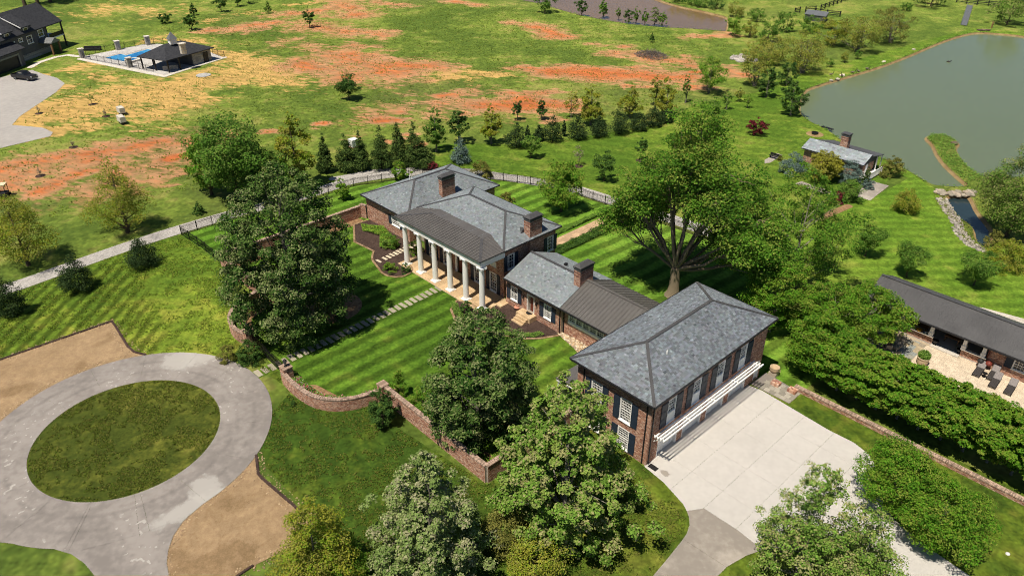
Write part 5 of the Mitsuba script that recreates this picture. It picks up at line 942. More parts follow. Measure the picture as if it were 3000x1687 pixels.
 ('garden_shrub', 'dark evergreen bush outside the curved garden wall', (-11.16,-12.91,4.12,1.4), 'dark', 'oval', .0, 6500, .14), ('garden_shrub', 'bright spreading bush inside the wall behind the pier', (-13.36,-9.45,3.23,0.94), 'bright', 'dome', .0, 5200, .13), ('garden_shrub', 'bright bush along the wall under the glossy tree', (-10.36,-8.83,2.4,1.62), 'bright', 'dome', .0, 4200, .13), ('garden_shrub', 'dark round bush beside the drive below the gate', (-28.55,-17.23,2.67,1.28), 'dark', 'dome', .0, 6000, .11), ('garden_shrub', 'spreading brown green plant between the bush and the drive', (-30.35,-18.82,1.85,1.02), 'olive', 'dome', .0, 3000, .1), ('garden_shrub', 'tiny plant in bare soil outside the curved wall', (-19.26,-17.53,0.69,0.29), 'dark', 'dome', .0, 350, .08),
 ('garden_shrub', 'small evergreen at the left foot of the field trees', (-65.98,-5.96,2.35,1.07), 'dark', 'cone', .02, 1500, .16)]
def fac(kind, shape):
    return 'conifer' if kind in ('low_juniper',) else 'shrub' if 'shrub' in kind or 'bush' in kind else 'sapling' if 'sapling' in kind else 'tree'
for i, (nm, lb, tk, ti, sh, ba, n, lf) in enumerate(TL):
    x, y, h, r = tk; cat = fac(nm, sh)
    tree(nm, lb, cat, x, y, h, r, ti, sh, ba, n, lf, seed=200 + i, m='needle' if nm == 'low_juniper' else 'leaf_firm' if ti in ('dark', 'red', 'olive') else 'leaf_soft', lumpy=.5 if sh != 'dome' else .3, inner=.35, trunk=max(.05, h * .02) if h > 2 else .05, limbs=16 if h > 2.5 else 5, multi=3 if nm == 'willow' else 1, bark='grey' if nm in ('willow', 'young_tree', 'lakeside_tree') else 'brown', aspect=2.6 if nm in ('low_juniper', 'cypress_tree') else 1.6)
    if nm == 'sapling' or 'mulch ring' in lb or 'round bed' in lb:
        struct('mulch_ring', Mb().poly(Point(x, y).buffer(.75), .015, .03), 'mulch', f'mulch ring under the {lb.split(" in a ")[0]}', 'mulch ring')
CONE = [('tall_evergreen', (-66.9,15.33,5.96,1.25), 'first'), ('tall_evergreen', (-65.1,18.03,6.02,1.67), 'second'), ('tall_evergreen', (-63.97,20.04,6.1,1.47), 'third'), ('tall_evergreen', (-61.93,22.6,6.86,1.84), 'fourth'), ('tall_evergreen', (-60.94,25.29,7.06,1.59), 'fifth'), ('tall_evergreen', (-58.85,26.93,7.15,1.74), 'sixth'), ('tall_evergreen', (-57.76,27.84,4.27,1.8), 'seventh')]
for i, (nm, tk, o) in enumerate(CONE):
    conifer(nm, f'{o} tall dark evergreen of the row behind the left wing, from the left', *tk, 'thuja', 6500, .25, 400 + i, 'tall evergreens in a row behind the left wing', 'cone')
JUN = [((-54,44.82,4.47,1.69), 'first'), ((-55.45,48.95,2.42,0.46), 'second, a thin one'), ((-53.76,50.06,2.51,0.98), 'third, small and brownish'), ((-51.77,51.41,4.49,1.84), 'fourth'), ((-52.2,54.84,2.68,0.42), 'fifth, a thin one'), ((-49.66,55.38,4.09,1.85), 'sixth'), ((-47.9,59.2,3.45,1.7), 'seventh'), ((-46.28,62.91,4.43,1.88), 'eighth'), ((-45.1,66.91,3.14,1.61), 'ninth'), ((-44.61,70.55,3.66,1.81), 'tenth'), ((-44.19,74.2,2.28,1.23), 'eleventh')]
for i, (tk, o) in enumerate(JUN):
    conifer('juniper', f'{o} dark juniper of the row below the orange clay, from the left', *tk, 'juniper', 2600, .24, 420 + i, 'dark junipers in a row below the clay', 'flame', lumpy=.5)
for i, (a, lb) in enumerate((((-55.12,33.36,4.35,1.5), 'blue spruce beside the last tall evergreen'),)):
    conifer('blue_spruce', lb, *a, 'blue', 3200, .24, 440)
for i, (a, lb) in enumerate((((-56.36,-17.51,3.55,1.97), 'dark juniper on the side lawn, right of three beside the track'), ((-55.44,-25.2,4.22,1.96), 'dark juniper on the side lawn, middle of three beside the track'), ((-55.04,-32.57,4.64,1.85), 'dark juniper on the side lawn, left of three beside the track'))):
    conifer('lawn_juniper', lb, *a, 'juniper', 5200, .2, 450 + i, 'dark junipers on the side lawn', 'flame', lumpy=.5)
conifer('narrow_conifer', 'narrow dark conifer at the right corner of the cottage', *(-5.49,72.37,3.22,0.57), 'thuja', 1700, .2, 460, None, 'flame')
conifer('small_conifer', 'tiny conifer standing above the brush pile', *(-84.19,121.33,2.37,0.61), 'dark', 400, .3, 461, None, 'cone', base=.2)
# ---- ground cover and flowers
def cover(name, label, pg, n, hgt, leaf, tint, seed, m='leaf_firm', flowers=0, fcol=((.5, .05, .12), (.6, .2, .3), (.55, .5, .45))):
    rg = np.random.default_rng(seed); x0, y0, x1, y1 = pg.bounds; P = np.c_[rg.uniform(x0, x1, n * 4), rg.uniform(y0, y1, n * 4)]
    import shapely
    P = P[shapely.contains_xy(pg, P[:, 0], P[:, 1])][:n]; n = len(P)
    from meshkit import noise as mnoise
    hh = hgt * (.35 + mnoise(np.c_[P * 1.3, np.zeros(n)], seed)); C = np.c_[P, .03 + hh * rg.uniform(.5, 1, n)]
    mb = Mb(); leaf_cloud(mb, C, np.tile([0, 0, 1.], (n, 1)), leaf, G_[tint], rg, 1.5, .4, .6)
    if flowers:
        q = C[rg.integers(0, n, flowers)] + np.array([0, 0, .08]); leaf_cloud(mb, q, np.tile([0, 0, 1.], (flowers, 1)), .1, fcol, rg, 1.1, .3, 1.)
    k = K(name); scene[k] = mb.ply(m); tag(k, label, 'plants', kind='stuff')
cover('ground_cover', 'bright ground cover in the left porch bed', Polygon([(-47.25,8.77),(-44.44,10.57),(-38.83,9.16),(-38.11,7.79),(-39.71,6.62),(-42.51,8.57),(-45.42,7.77)]), 5000, .4, .13, 'bright', 500)
cover('ground_cover', 'green ground cover along the edge of the right porch bed', LineString([(-22.49,4.93),(-20.57,3.93),(-18.63,3.84),(-17.33,4.26),(-15.45,4.74),(-13.32,5.71),(-11.35,7.8)]).buffer(.42), 4000, .3, .12, 'mid', 501)
cover('flower_border', 'low border of red and pink flowers inside the curved wall', LineString(rc).buffer(1.5).difference(LineString(rc).buffer(.4)).intersection(garden), 9000, .55, .12, 'mid', 502, flowers=700)
cover('flower_border', 'flowers and leaves along the straight wall inside the garden', LineString([(-13, -9.7), (-.2, -9.7), (-.2, -5.5)]).buffer(.8), 7000, .5, .14, 'bright', 503, flowers=120)
cover('flower_border', 'pink flowers and leaves inside the left curved wall', LineString(lc).buffer(1.5).difference(LineString(lc).buffer(.4)).intersection(garden), 7000, .5, .12, 'mid', 504, flowers=300)
for i, (o, lb) in enumerate(((-.8, 'left low clipped hedge beside the back walk'), (2.25, 'inner right low hedge beside the back walk'), (3.2, 'outer right low hedge beside the back walk'))):
    cover('low_hedge', lb, LineString([(-25.9 + o, 19.6), (-25.9 + o, 38.5)]).buffer(.36), 6000, .5, .12, 'dark' if i else 'mid', 510 + i)
cover('reeds', 'pale stones and weeds round the garden pond', koi.buffer(1.6).difference(koi.buffer(.1)), 1500, .3, .16, 'olive', 520)
cover('peninsula_grass', 'rough grass on the spit of land in the lake', Polygon([(-7.69,103.54),(-6.22,105.1),(-3.59,103.47),(-2.58,99.83),(-0.38,95.88),(2.43,92.1),(5.41,89.28),(5,85.43),(1.6,88.79),(-1.96,93.32),(-4.28,97.1),(-7.35,100.94)]).buffer(0), 2200, .22, .22, 'mid', 521)
cover('shore_grass', 'ragged grass along the edge of the large lake', lake.buffer(.55).difference(lake.buffer(-.12)), 9000, .3, .3, 'mid', 522)
cover('shore_grass', 'ragged grass along the edge of the brown pond', pond.buffer(.6).difference(pond.buffer(-.1)), 2500, .3, .32, 'mid', 523)

# ---- tufts standing above the mown turf
def tufts(name, label, pg, n, size, tint, seed):
    import shapely
    rg = np.random.default_rng(seed); x0, y0, x1, y1 = pg.bounds; P = rg.uniform(0, 1, (n * 5, 2)) * (x1 - x0, y1 - y0) + (x0, y0)
    from meshkit import noise as mnoise
    w = mnoise(np.c_[P * .8, np.zeros(len(P))], seed) * .6 + mnoise(np.c_[P * 2.6, np.zeros(len(P))], seed + 1) * .4
    P = P[shapely.contains_xy(pg, P[:, 0], P[:, 1]) & (w > .47)][:n]; k = len(P)
    mb = Mb(); leaf_cloud(mb, np.c_[P, .035 + rg.uniform(.01, .07, k)], rg.normal(0, 1, (k, 3)) * (1, 1, .2) + (0, 0, .5), size, TG[tint], rg, 1.6, .8, .5)
    q = K(name); scene[q] = mb.ply('leaf_firm'); tag(q, label, 'grass', kind='stuff')
TG = dict(deep=[(.075, .115, .016), (.1, .14, .02), (.13, .15, .028), (.17, .17, .045)], fresh=[(.12, .19, .02), (.15, .22, .026), (.2, .23, .045)])
tufts('circle_grass', 'short grass tufts on the round lawn inside the drive', circle.buffer(-.1), 13000, .15, 'deep', 900)
tufts('lower_grass', 'short grass tufts on the lawn before the brick wall', lowl.difference(garden.buffer(.3)).difference(unary_union([court, lane]).buffer(.3)).intersection(sbox(-35, -40, 20, 0)), 22000, .15, 'deep', 901)
tufts('side_grass', 'short grass tufts on the lawn left of the brick wall', sidel.difference(unary_union([drive, garden, pad1]).buffer(.25)).intersection(sbox(-75, -45, -30, 10)), 14000, .17, 'fresh', 902)

tufts('field_weeds', 'scattered weeds and rough tufts over the pasture', Polygon([(-118.82,-18.76),(-140.45,-3.44),(-151.68,7.48),(-154.67,17.26),(-196.1,41.78),(-190.96,83.58),(-167.67,111.38),(-140.07,125.64),(-95.15,133.03),(-71.2,139.66),(-51.02,91.42),(-46.28,74.73),(-58.27,62),(-65.99,53.82),(-76.24,32.34),(-84.04,24.06),(-67.92,2.98),(-76.15,-5.75),(-81.45,-27.64)]).buffer(0).difference(unary_union([lot.buffer(1), gp.buffer(.4), Polygon([(-167.86,8.75),(-136.82,17.66),(-143.94,35.63),(-157.91,35.79),(-173.62,27.6),(-174.01,10.65)]).buffer(1)])), 22000, .3, 'fresh', 903)
k = K('loose_gravel'); scene[k] = rocks(1500, unary_union([pad1.intersection(sbox(-75, -45, -20, 0)).boundary.buffer(.7), pad2.boundary.buffer(.7)]).difference(drive), .03, .085, [(.34, .24, .15), (.4, .3, .2), (.26, .18, .11)], .03, 12).ply('stone_vc'); tag(k, 'loose tan gravel spilled along the edges of the parking pads', 'gravel', kind='stuff')

# ================================================================== the other buildings and small things
def quad_hip(parent, name, c4, ridge, m, over=.0, th=.16):
    """hipped roof over a measured plan of four corners (x, y, z) with a ridge of two points"""
    b = Mb().hull([*(np.array(p) for p in c4), *(np.array(p) - (0, 0, th) for p in c4), *(np.array(r) for r in ridge)])
    return part(parent, name, b, m)
# --- long patio building
P = thing('patio_building', 'long low brick patio building with a dark metal roof at the right edge', 'building')
PX0, PX1, PY0, PY1 = 11.2, 48., 36.9, 42.4
p1 = Fr((PX0, PY0), (1, 0), (0, -1))
so = lambda x: x - PX0
# front: half wall, pillars, open bays, then solid wall with windows
wall(P, p1, so(18.35), 0, 1.0); 
wall(P, Fr((21.2, PY0), (1, 0), (0, -1)), 2.35, 0, 1.0)
f5 = Fr((23.55, PY0), (1, 0), (0, -1)); wn = [(2.35, 3.75, 1.0, 2.25), (6.6, 8.0, 1.0, 2.25), (11, 12.4, 1, 2.25)]
wall(P, f5, 24.4, 0, 2.75, wn)
for q in wn: window(P, f5, *q, 4, 4, sh=((q[0] - .75, q[0] - .06), (q[1] + .06, q[1] + .75)))
part(P, 'back_wall', Mb().box(PX0, PX1, PY1 - .25, PY1, 0, 2.75).box(23.6, 23.8, PY0 + .01, PY1 - .25, 0, 2.75).box(PX0, PX0 + .2, PY0 + .26, PY1 - .25, 0, 2.75), 'mortar')
part(P, 'wall_cap', Mb().box(PX0 - .02, 18.4, PY0 - .32, PY0 + .06, 1.0, 1.08).box(21.15, 23.6, PY0 - .32, PY0 + .06, 1.0, 1.08), 'pale_stone')
part(P, 'floor', Mb().box(PX0, 23.6, PY0 - .02, PY1 - .25, 0, .12), 'deck_grey')
part(P, 'step', Mb().box(18.35, 21.2, PY0 - .5, PY0 - .02, 0, .14), 'pale_stone')
for x in (14.95, 18.05, 21.35, 23.2):
    m = Mb().box(x - .17, x + .17, PY0 - .22, PY0 + .12, 1.08, 2.75).box(x - .22, x + .22, PY0 - .27, PY0 + .17, 1.08, 1.5); part(P, 'pillar', m, 'white_paint')
part(P, 'beam', Mb().box(PX0, 23.5, PY0 - .2, PY0 + .1, 2.55, 2.75), 'dark_trim')
pr = part(P, 'roof', Mb().hull([(x, y, z) for x in (PX0 - .4, PX1) for y in (36.05, 43.2) for z in (2.6, 2.74)] + [(PX0 - .4, 39.6, 4.28), (PX1, 39.6, 4.28)]), 'graphite_metal')
seam_roof(pr, [(PX0 - .4, 36.05, 2.75), (PX1, 36.05, 2.75), (PX1, 39.6, 4.3), (PX0 - .4, 39.6, 4.3)], (1, 0, 0), (0, 3.55, 1.55), 'graphite_metal', .46, rib=.03)
seam_roof(pr, [(PX1, 43.2, 2.75), (PX0 - .4, 43.2, 2.75), (PX0 - .4, 39.6, 4.3), (PX1, 39.6, 4.3)], (-1, 0, 0), (0, -3.6, 1.55), 'graphite_metal', .46, rib=.03)
part(pr, 'ridge_cap', Mb().bar((PX0 - .4, 39.6, 4.36), (PX1, 39.6, 4.36), .36, .04), 'graphite_metal')
part(pr, 'gutter', Mb().bar((PX0 - .4, 35.98, 2.66), (PX1, 35.98, 2.66), .13, .12), 'dark_trim')
part(P, 'downspout', Mb().box(23.56, 23.65, PY0 - .13, PY0 - .03, .05, 2.6), 'door_red')
# patio: grey flags at the left, pale travertine right
k = struct('patio', Mb().poly(sbox(9.5, 26.2, 48, PY0), .02), 'travertine_joint', 'stone patio before the long patio building, grey flags left and pale tiles right', 'patio')
rp = np.random.default_rng(21); big, n_t = [], 0
x = 9.6
for i in range(14):
    w = (18.1 - 9.6) / 14; y = 28.0 - (i % 3) * .3
    while y < PY0 - .55:
        l = rp.uniform(.5, 1.0); pal = np.array([(.27, .27, .23), (.3, .26, .2), (.24, .26, .25), (.36, .3, .2)][rp.integers(0, 4)])
        part(k, 'flagstone', Mb().box(9.6 + i * w + .01, 9.6 + (i + 1) * w - .01, y + .01, min(y + l, PY0 - .52) - .01, .02, .05, pal * rp.uniform(.85, 1.15)), 'stone_vc'); y += l
tv = Mb(); tl = []
for i in range(75):
    for j in range(21):
        x0 = 18.12 + i * .41; y0 = 26.3 + j * .5 + (.25 if i % 2 else 0); y1 = min(y0 + .5, PY0 - (.52 if x0 < 21.2 else .03))
        if y1 - y0 > .06: tl.append((x0 + .005, x0 + .405, y0 + .005, y1 - .005, np.array((.56, .47, .36)) * rp.uniform(.88, 1.1)))
tl.sort(key=lambda t: (t[0] - 35.9) ** 2 + (t[2] + 41) ** 2 + (1e6 if t[2] < 30 else 0))
for t in tl[:240]: part(k, 'tile', Mb().box(*t[:4], .02, .045, t[4]), 'stone_vc')
for t in tl[240:]: tv.box(*t[:4], .02, .045, t[4])
part(k, 'tiles', tv, 'stone_vc', stuff=True)
def lounger(x, y, lb, a=-1.52):
    q = thing('sun_lounger', lb, 'sun lounger', 'dark loungers along the patio wall'); c, s = math.cos(a), math.sin(a)
    def L(u, v, z): return np.array([x + u * c - v * s, y + u * s + v * c, z])
    fr = Mb()
    for v in (-.33, .33): fr.bar(L(-.35, v, .33), L(1.25, v, .33), .05, .05); fr.bar(L(-.35, v, .33), L(-.95, v, .85), .05, .05); fr.bar(L(1.15, v, .05), L(1.15, v, .33), .05, .05, up=(1, 0, 0)); fr.bar(L(-.3, v, .05), L(-.3, v, .33), .05, .05, up=(1, 0, 0))
    part(q, 'frame', fr, 'black_iron')
    b = Mb()
    for i in range(11): b.obox(L(-.32 + i * .145, -.31, .345), L(.12, 0, 0) - L(0, 0, 0), L(0, .62, 0) - L(0, 0, 0), [0, 0, .03], (.05, .045, .045))
    part(q, 'seat', b, 'plain_vc')
    b = Mb().obox(L(-.36, -.31, .35), L(-.6, 0, 0) - L(0, 0, 0) + [0, 0, .52], L(0, .62, 0) - L(0, 0, 0), L(.02, 0, 0) - L(0, 0, 0) + [0, 0, .03], (.17, .15, .15)); part(q, 'backrest', b, 'plain_vc')
for xy, lb in (((23.6,35.3), 'dark sun lounger nearest the open bay of the patio building'), ((24.8,35.65), 'second dark sun lounger along the patio wall, under the white window'), ((25.35, 34.5), 'third dark sun lounger along the patio wall'), ((26.75, 34.45), 'fourth dark sun lounger at the right edge of the picture')):
    lounger(xy[0], xy[1] + .2, lb)
q = thing('side_table', 'small black round table between the first two loungers', 'table'); x, y = 24.23,35
part(q, 'table_top', Mb().lathe([(0, .42), (.26, .42), (.26, .45), (0, .45)], x, y, 0.05, 14), 'black_iron'); part(q, 'stand', Mb().lathe([(.18, 0), (.03, .05), (.03, .42)], x, y, .05, 8), 'black_iron')
def kettle(xy, lb, col):
    x, y = xy; q = thing('kettle_grill', lb, 'grill')
    part(q, 'bowl', Mb().lathe([(0, .5), (.2, .54), (.3, .68), (.31, .74)], x, y, 0, 14, col), 'plain_vc', 40); part(q, 'lid', Mb().lathe([(.315, .74), (.28, .9), (.15, 1.0), (.03, 1.03), (.03, 1.07), (0, 1.07)], x, y, 0, 14, col), 'plain_vc', 40)
    for i in range(3): a = i * 2.1; part(q, 'leg', Mb().tube([(x + .2 * math.cos(a), y + .2 * math.sin(a), .56), (x + .33 * math.cos(a), y + .33 * math.sin(a), .05)], .015, 5), 'black_iron')
kettle((23.27,36.39), 'black round kettle grill by the corner of the half wall', (.02, .02, .02)); kettle((23.99,36.48), 'dark red round kettle grill against the patio brick wall', (.16, .03, .02))
q = thing('potted_plant', 'large tan stone pot with a green plant on the patio', 'potted plant'); x, y = 19.1,32.62
part(q, 'pot', Mb().lathe([(.38, 0), (.5, .15), (.58, .55), (.55, .75), (.62, .8), (.62, .88), (.5, .88), (.48, .75), (0, .72)], x, y, .05, 18, (.42, .33, .22)), 'stone_vc', True)
rgp = np.random.default_rng(9); c = rgp.normal(0, 1, (1800, 3)); c /= np.linalg.norm(c, axis=1, keepdims=True); mb = Mb(); leaf_cloud(mb, c * np.array([.62, .62, .5]) * rgp.uniform(.6, 1, (1800, 1)) + (x, y, 1.2), c, .12, G_['mid'], rgp); part(q, 'foliage', mb, 'leaf_firm')
def urn(xy, lb):
    x, y = xy; q = thing('black_urn', lb, 'urn')
    part(q, 'foot', Mb().box(x - .17, x + .17, y - .17, y + .17, .05, .14).lathe([(.14, .14), (.07, .2), (.07, .28)], x, y, 0, 12), 'black_iron'); part(q, 'bowl', Mb().lathe([(.07, .28), (.2, .38), (.27, .62), (.32, .66), (.3, .7), (.22, .66), (0, .55)], x, y, 0, 14), 'black_iron', 40)
urn((18.67,37.01), 'black urn on the step left of the open bay'); urn((21.01,37.18), 'black urn on the step right of the open bay')
q = thing('bay_table', 'pale table in the shade of the open bay', 'table'); part(q, 'table_top', Mb().box(19.0, 20.5, 38.3, 39.2, .82, .88), 'timber')
for x in (19.1, 20.4):
    for y in (38.4, 39.1): part(q, 'leg', Mb().box(x - .04, x + .04, y - .04, y + .04, .12, .82), 'timber')
q = thing('bay_table', 'table in the shade behind the left half wall', 'table'); part(q, 'table_top', Mb().box(15.6, 17.2, 38.2, 39.0, .82, .88), 'timber')
for x in (15.7, 17.1):
    for y in (38.3, 38.9): part(q, 'leg', Mb().box(x - .04, x + .04, y - .04, y + .04, .12, .82), 'timber')
q = thing('yellow_basket', 'yellow and orange basket on top of the left half wall', 'basket'); part(q, 'basket', Mb().lathe([(.18, 0), (.28, .18), (.3, .2), (.26, .2), (.15, .05), (0, .05)], 16.85, PY0 - .12, 1.09, 12, (.6, .3, .02)), 'plain_vc')
q = thing('white_bowl', 'white bowl on the half wall beside the pillar', 'bowl'); part(q, 'bowl', Mb().lathe([(.08, 0), (.18, .1), (.2, .11), (.1, .03), (0, .03)], 17.55, PY0 - .1, 1.09, 12, (.7, .7, .68)), 'plain_vc')
fx, fy = 15.34,33.19
q = thing('fire_pit', 'round metal fire pit among the chairs on the grey flags', 'fire pit'); part(q, 'drum', Mb().lathe([(.38, 0), (.42, .3), (.42, .62), (.46, .64), (.36, .64), (.34, .4), (0, .4)], fx, fy, .05, 16, (.13, .09, .07)), 'plain_vc')
for xy, a, lb in (((15.04,34.26), 2.2, 'wooden chair behind the fire pit'), ((15.94,34.06), .8, 'wooden chair right of the fire pit'), ((16.21,33.09), -.3, 'wooden chair lower right of the fire pit'), ((15.66,32.51), -1.4, 'wooden chair in front of the fire pit'), ((14.73,32.54), 3.4, 'wooden chair left of the fire pit in the shade')):
    q = thing('garden_chair', lb, 'chair', 'chairs round the fire pit'); cx, cy = xy; d = nrm([cx - fx, cy - fy]); t = np.array([-d[1], d[0]])
    def L(u, v, z): return np.array([cx + d[0] * u + t[0] * v, cy + d[1] * u + t[1] * v, z])
    D = lambda u, v, z: L(u, v, z) - L(0, 0, 0); WD = (.3, .26, .22)
    part(q, 'seat', Mb().obox(L(-.25, -.27, .38), D(.5, 0, -.08), D(0, .54, 0), [0, 0, .04], WD), 'plain_vc'); part(q, 'backrest', Mb().obox(L(.22, -.27, .32), D(.28, 0, .62), D(0, .54, 0), D(.04, 0, 0), WD), 'plain_vc')
    for v in (-.32, .27): part(q, 'arm', Mb().obox(L(-.3, v, .56), D(.62, 0, 0), D(0, .1, 0), [0, 0, .03], WD), 'plain_vc')
    for u in (-.24, .22):
        for v in (-.29, .25): part(q, 'leg', Mb().obox(L(u, v, .05), D(.06, 0, 0), D(0, .05, 0), [0, 0, .5 if u < 0 else .35], WD), 'plain_vc')
# --- lake cottage
Cg = thing('lake_cottage', 'small brick cottage with a grey roof at the lake shore', 'cottage')
c1 = Fr((-17.2, 74.9), (1, 0), (0, -1)); wn = [(4.9, 5.9, .9, 1.9)]
wall(Cg, c1, 9.8, 0, 2.1, wn); window(Cg, c1, *wn[0], 3, 3); c2 = Fr((-7.4, 74.9), (0, 1), (1, 0)); wall(Cg, c2, 4., 0, 2.1, [(1.1, 2.1, .2, 1.9)])
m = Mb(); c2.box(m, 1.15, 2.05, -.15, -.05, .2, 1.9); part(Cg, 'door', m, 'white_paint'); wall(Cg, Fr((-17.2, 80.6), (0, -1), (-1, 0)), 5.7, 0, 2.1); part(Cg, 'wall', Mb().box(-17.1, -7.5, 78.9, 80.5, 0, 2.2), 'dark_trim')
cr = part(Cg, 'roof', Mb().hull([(x, y, z) for x in (-17.55, -7.1) for y in (74.35, 79.2) for z in (2.22, 2.36)] + [(-17.55, 76.8, 3.38), (-7.1, 76.8, 3.38)]), 'roof_slate_bed')
V1, C1 = slates([(-17.55, 74.35, 2.38), (-7.1, 74.35, 2.38), (-7.1, 76.8, 3.42), (-17.55, 76.8, 3.42)], (1, 0, 0), (0, 2.45, 1.04), pal=(1.3, 1.8), wmin=.3, wmax=.5, expo=.3)
part(cr, 'slates', Mb().boxes(V1, C1), 'slate', stuff=True)
part(Cg, 'porch_roof', Mb().hull([(-17.0, 76.9, 3.3), (-6.9, 76.9, 3.2), (-6.9, 81.0, 2.45), (-15.5, 81.3, 2.45), (-17.0, 76.9, 3.18), (-6.9, 76.9, 3.08), (-6.9, 81.0, 2.33), (-15.5, 81.3, 2.33)]), 'graphite_metal')
part(Cg, 'porch_post', Mb().box(-7.1, -6.96, 80.7, 80.84, 0, 2.35), 'white_paint'); part(Cg, 'porch_post', Mb().box(-7.1, -6.96, 78.9, 79.04, 0, 2.5), 'white_paint')
rl_ = Mb().box(-7.35, -5.9, 74.6, 79.2, .25, .35)
for a, b in (((-5.95, 74.65), (-5.95, 79.15)), ((-7.2, 74.65), (-5.95, 74.65))):
    rl_.bar((*a, 1.25), (*b, 1.25), .08, .06); n = int(math.hypot(b[0] - a[0], b[1] - a[1]) / .16)
    for i in range(n + 1): t = i / n; rl_.box(a[0] + (b[0] - a[0]) * t - .03, a[0] + (b[0] - a[0]) * t + .03, a[1] + (b[1] - a[1]) * t - .03, a[1] + (b[1] - a[1]) * t + .03, .35, 1.22)
part(Cg, 'railing', rl_, 'white_paint')
chimney(Cg, -12.55, -11.4, 76.9, 77.9, 2.6, 5.1, .5)
q = thing('picnic_bench', 'dark bench on the small concrete pad by the cottage', 'bench'); bx, by = -20.82,72.39
part(q, 'seat', Mb().box(bx - 1, bx + 1, by - .2, by + .2, .42, .48), 'dark_trim'); part(q, 'backrest', Mb().box(bx - 1, bx + 1, by + .2, by + .26, .5, .9), 'dark_trim')
for s in (-.85, .8): part(q, 'leg', Mb().box(bx + s, bx + s + .06, by - .18, by + .24, .02, .42), 'black_iron')
q = thing('fire_ring', 'dark metal fire ring on bare soil above the cottage', 'fire ring'); bx, by = -22.13,88.4; part(q, 'ring', Mb().lathe([(.55, 0), (.6, .35), (.5, .35), (.48, .05), (0, .05)], bx, by, 0, 16), 'dark_trim'); struct('bare_patch', Mb().poly(Point(bx, by).buffer(1.5), .012), 'mud_bank', 'bare soil round the metal fire ring', 'ground')
# --- pool house, deck and fence
D = struct('pool_deck', Mb().poly(Polygon([(-167.31,9.34),(-138.56,18.37),(-144.49,35.04),(-155.74,34.81),(-169.08,28.97),(-171.23,26.69),(-170.15,19.52),(-169.1,10.91)]).difference(pool.buffer(.02)), .04), 'deck_grey', 'grey concrete deck round the swimming pool', 'deck')
struct('pool_edge', Mb().poly(LineString([(-167.13,9.53),(-152.09,14.02),(-138.56,18.37),(-139.86,21.17),(-144.79,35.18)]).buffer(.55), .0, .09), 'pale_stone', 'pale stone border in front of the pool fence', 'edging')
PH = thing('pool_house', 'dark open pool house with a hipped shingle roof and white cupola', 'pool house')
ec = [(-148.23,16.47, 2.9), (-140.07,19.79, 2.9), (-144.26,32.89, 2.9), (-156.3,30.05, 2.9)]
rd = [(-145.93,22.43, 5.1), (-146.75,26.5, 5.0)]
quad_hip(PH, 'roof', ec, rd, 'shingle')
ce = np.array(ec)[:, :2]; cen = ce.mean(0); inn = lambda i, s: cen + (ce[i] - cen) * s
wl = lambda a, b, z0, z1, t=.2: Mb().poly(LineString([a, b]).buffer(t / 2, cap_style=2), z0, z1)
A0 = inn(1, .9) * .45 + inn(2, .9) * .55
part(PH, 'wall', wl(A0, inn(2, .88), .05, 2.75), 'far_stone'); part(PH, 'wall', wl(inn(2, .88), inn(3, .88), .05, 2.75), 'far_siding'); part(PH, 'wall', wl(inn(3, .88), inn(3, .88) * .5 + inn(0, .88) * .5, .05, 2.75), 'far_siding'); part(PH, 'wall', wl(A0, (inn(3, .88) + inn(0, .88)) / 2, .05, 2.75), 'far_siding')
part(PH, 'door', wl(A0 * .45 + inn(2, .9) * .55, A0 * .2 + inn(2, .9) * .8, .05, 2.3, .3), 'dark_trim')
for a in [inn(0, .9), inn(1, .9), inn(0, .9) * .5 + inn(1, .9) * .5, inn(1, .9) * .75 + inn(2, .9) * .25, inn(0, .9) * .75 + inn(3, .9) * .25]: part(PH, 'post', Mb().box(a[0] - .14, a[0] + .14, a[1] - .14, a[1] + .14, .04, 2.8), 'dark_trim')
part(PH, 'bar_counter', wl(inn(1, .8) * .7 + inn(0, .8) * .3, inn(1, .8) * .8 + inn(2, .8) * .2, .05, 1.1, .7), 'far_stone')
cu = K(PH + '__cupola'); x, y = -145.69,24.21
part(cu, 'base', Mb().box(x - .75, x + .75, y - .75, y + .75, 4.9, 6.0), 'white_paint'); part(cu, 'cap', Mb().hull([(x + i * .95, y + j * .95, 6.0) for i in (-1, 1) for j in (-1, 1)] + [(x, y, 7.6)]), 'lead_flashing'); part(cu, 'vane', Mb().tube([(x, y, 7.5), (x, y, 8.6)], .04, 5), 'black_iron')
x, y = -140.66,24.3; part(PH, 'chimney', Mb().box(x - .55, x + .55, y - .55, y + .55, 3.6, 5.7).box(x - .7, x + .7, y - .7, y + .7, 5.7, 5.9), 'pale_stone')
for i, (a, lb) in enumerate((((-167.67,10.46), 'stone pillar at the left corner of the pool fence'), ((-169.64,19.42), 'stone pillar at the middle of the rear pool fence'), ((-169.63,26.69), 'stone pillar at the rear right of the pool'), ((-151.5,15.62), 'stone pillar by the spa in front of the pool house'))):
    q = thing('stone_pillar', lb, 'pillar'); x, y = a; part(q, 'shaft', Mb().box(x - .5, x + .5, y - .5, y + .5, 0, 2.1), 'far_stone'); part(q, 'cap', Mb().box(x - .62, x + .62, y - .62, y + .62, 2.1, 2.25), 'pale_stone')
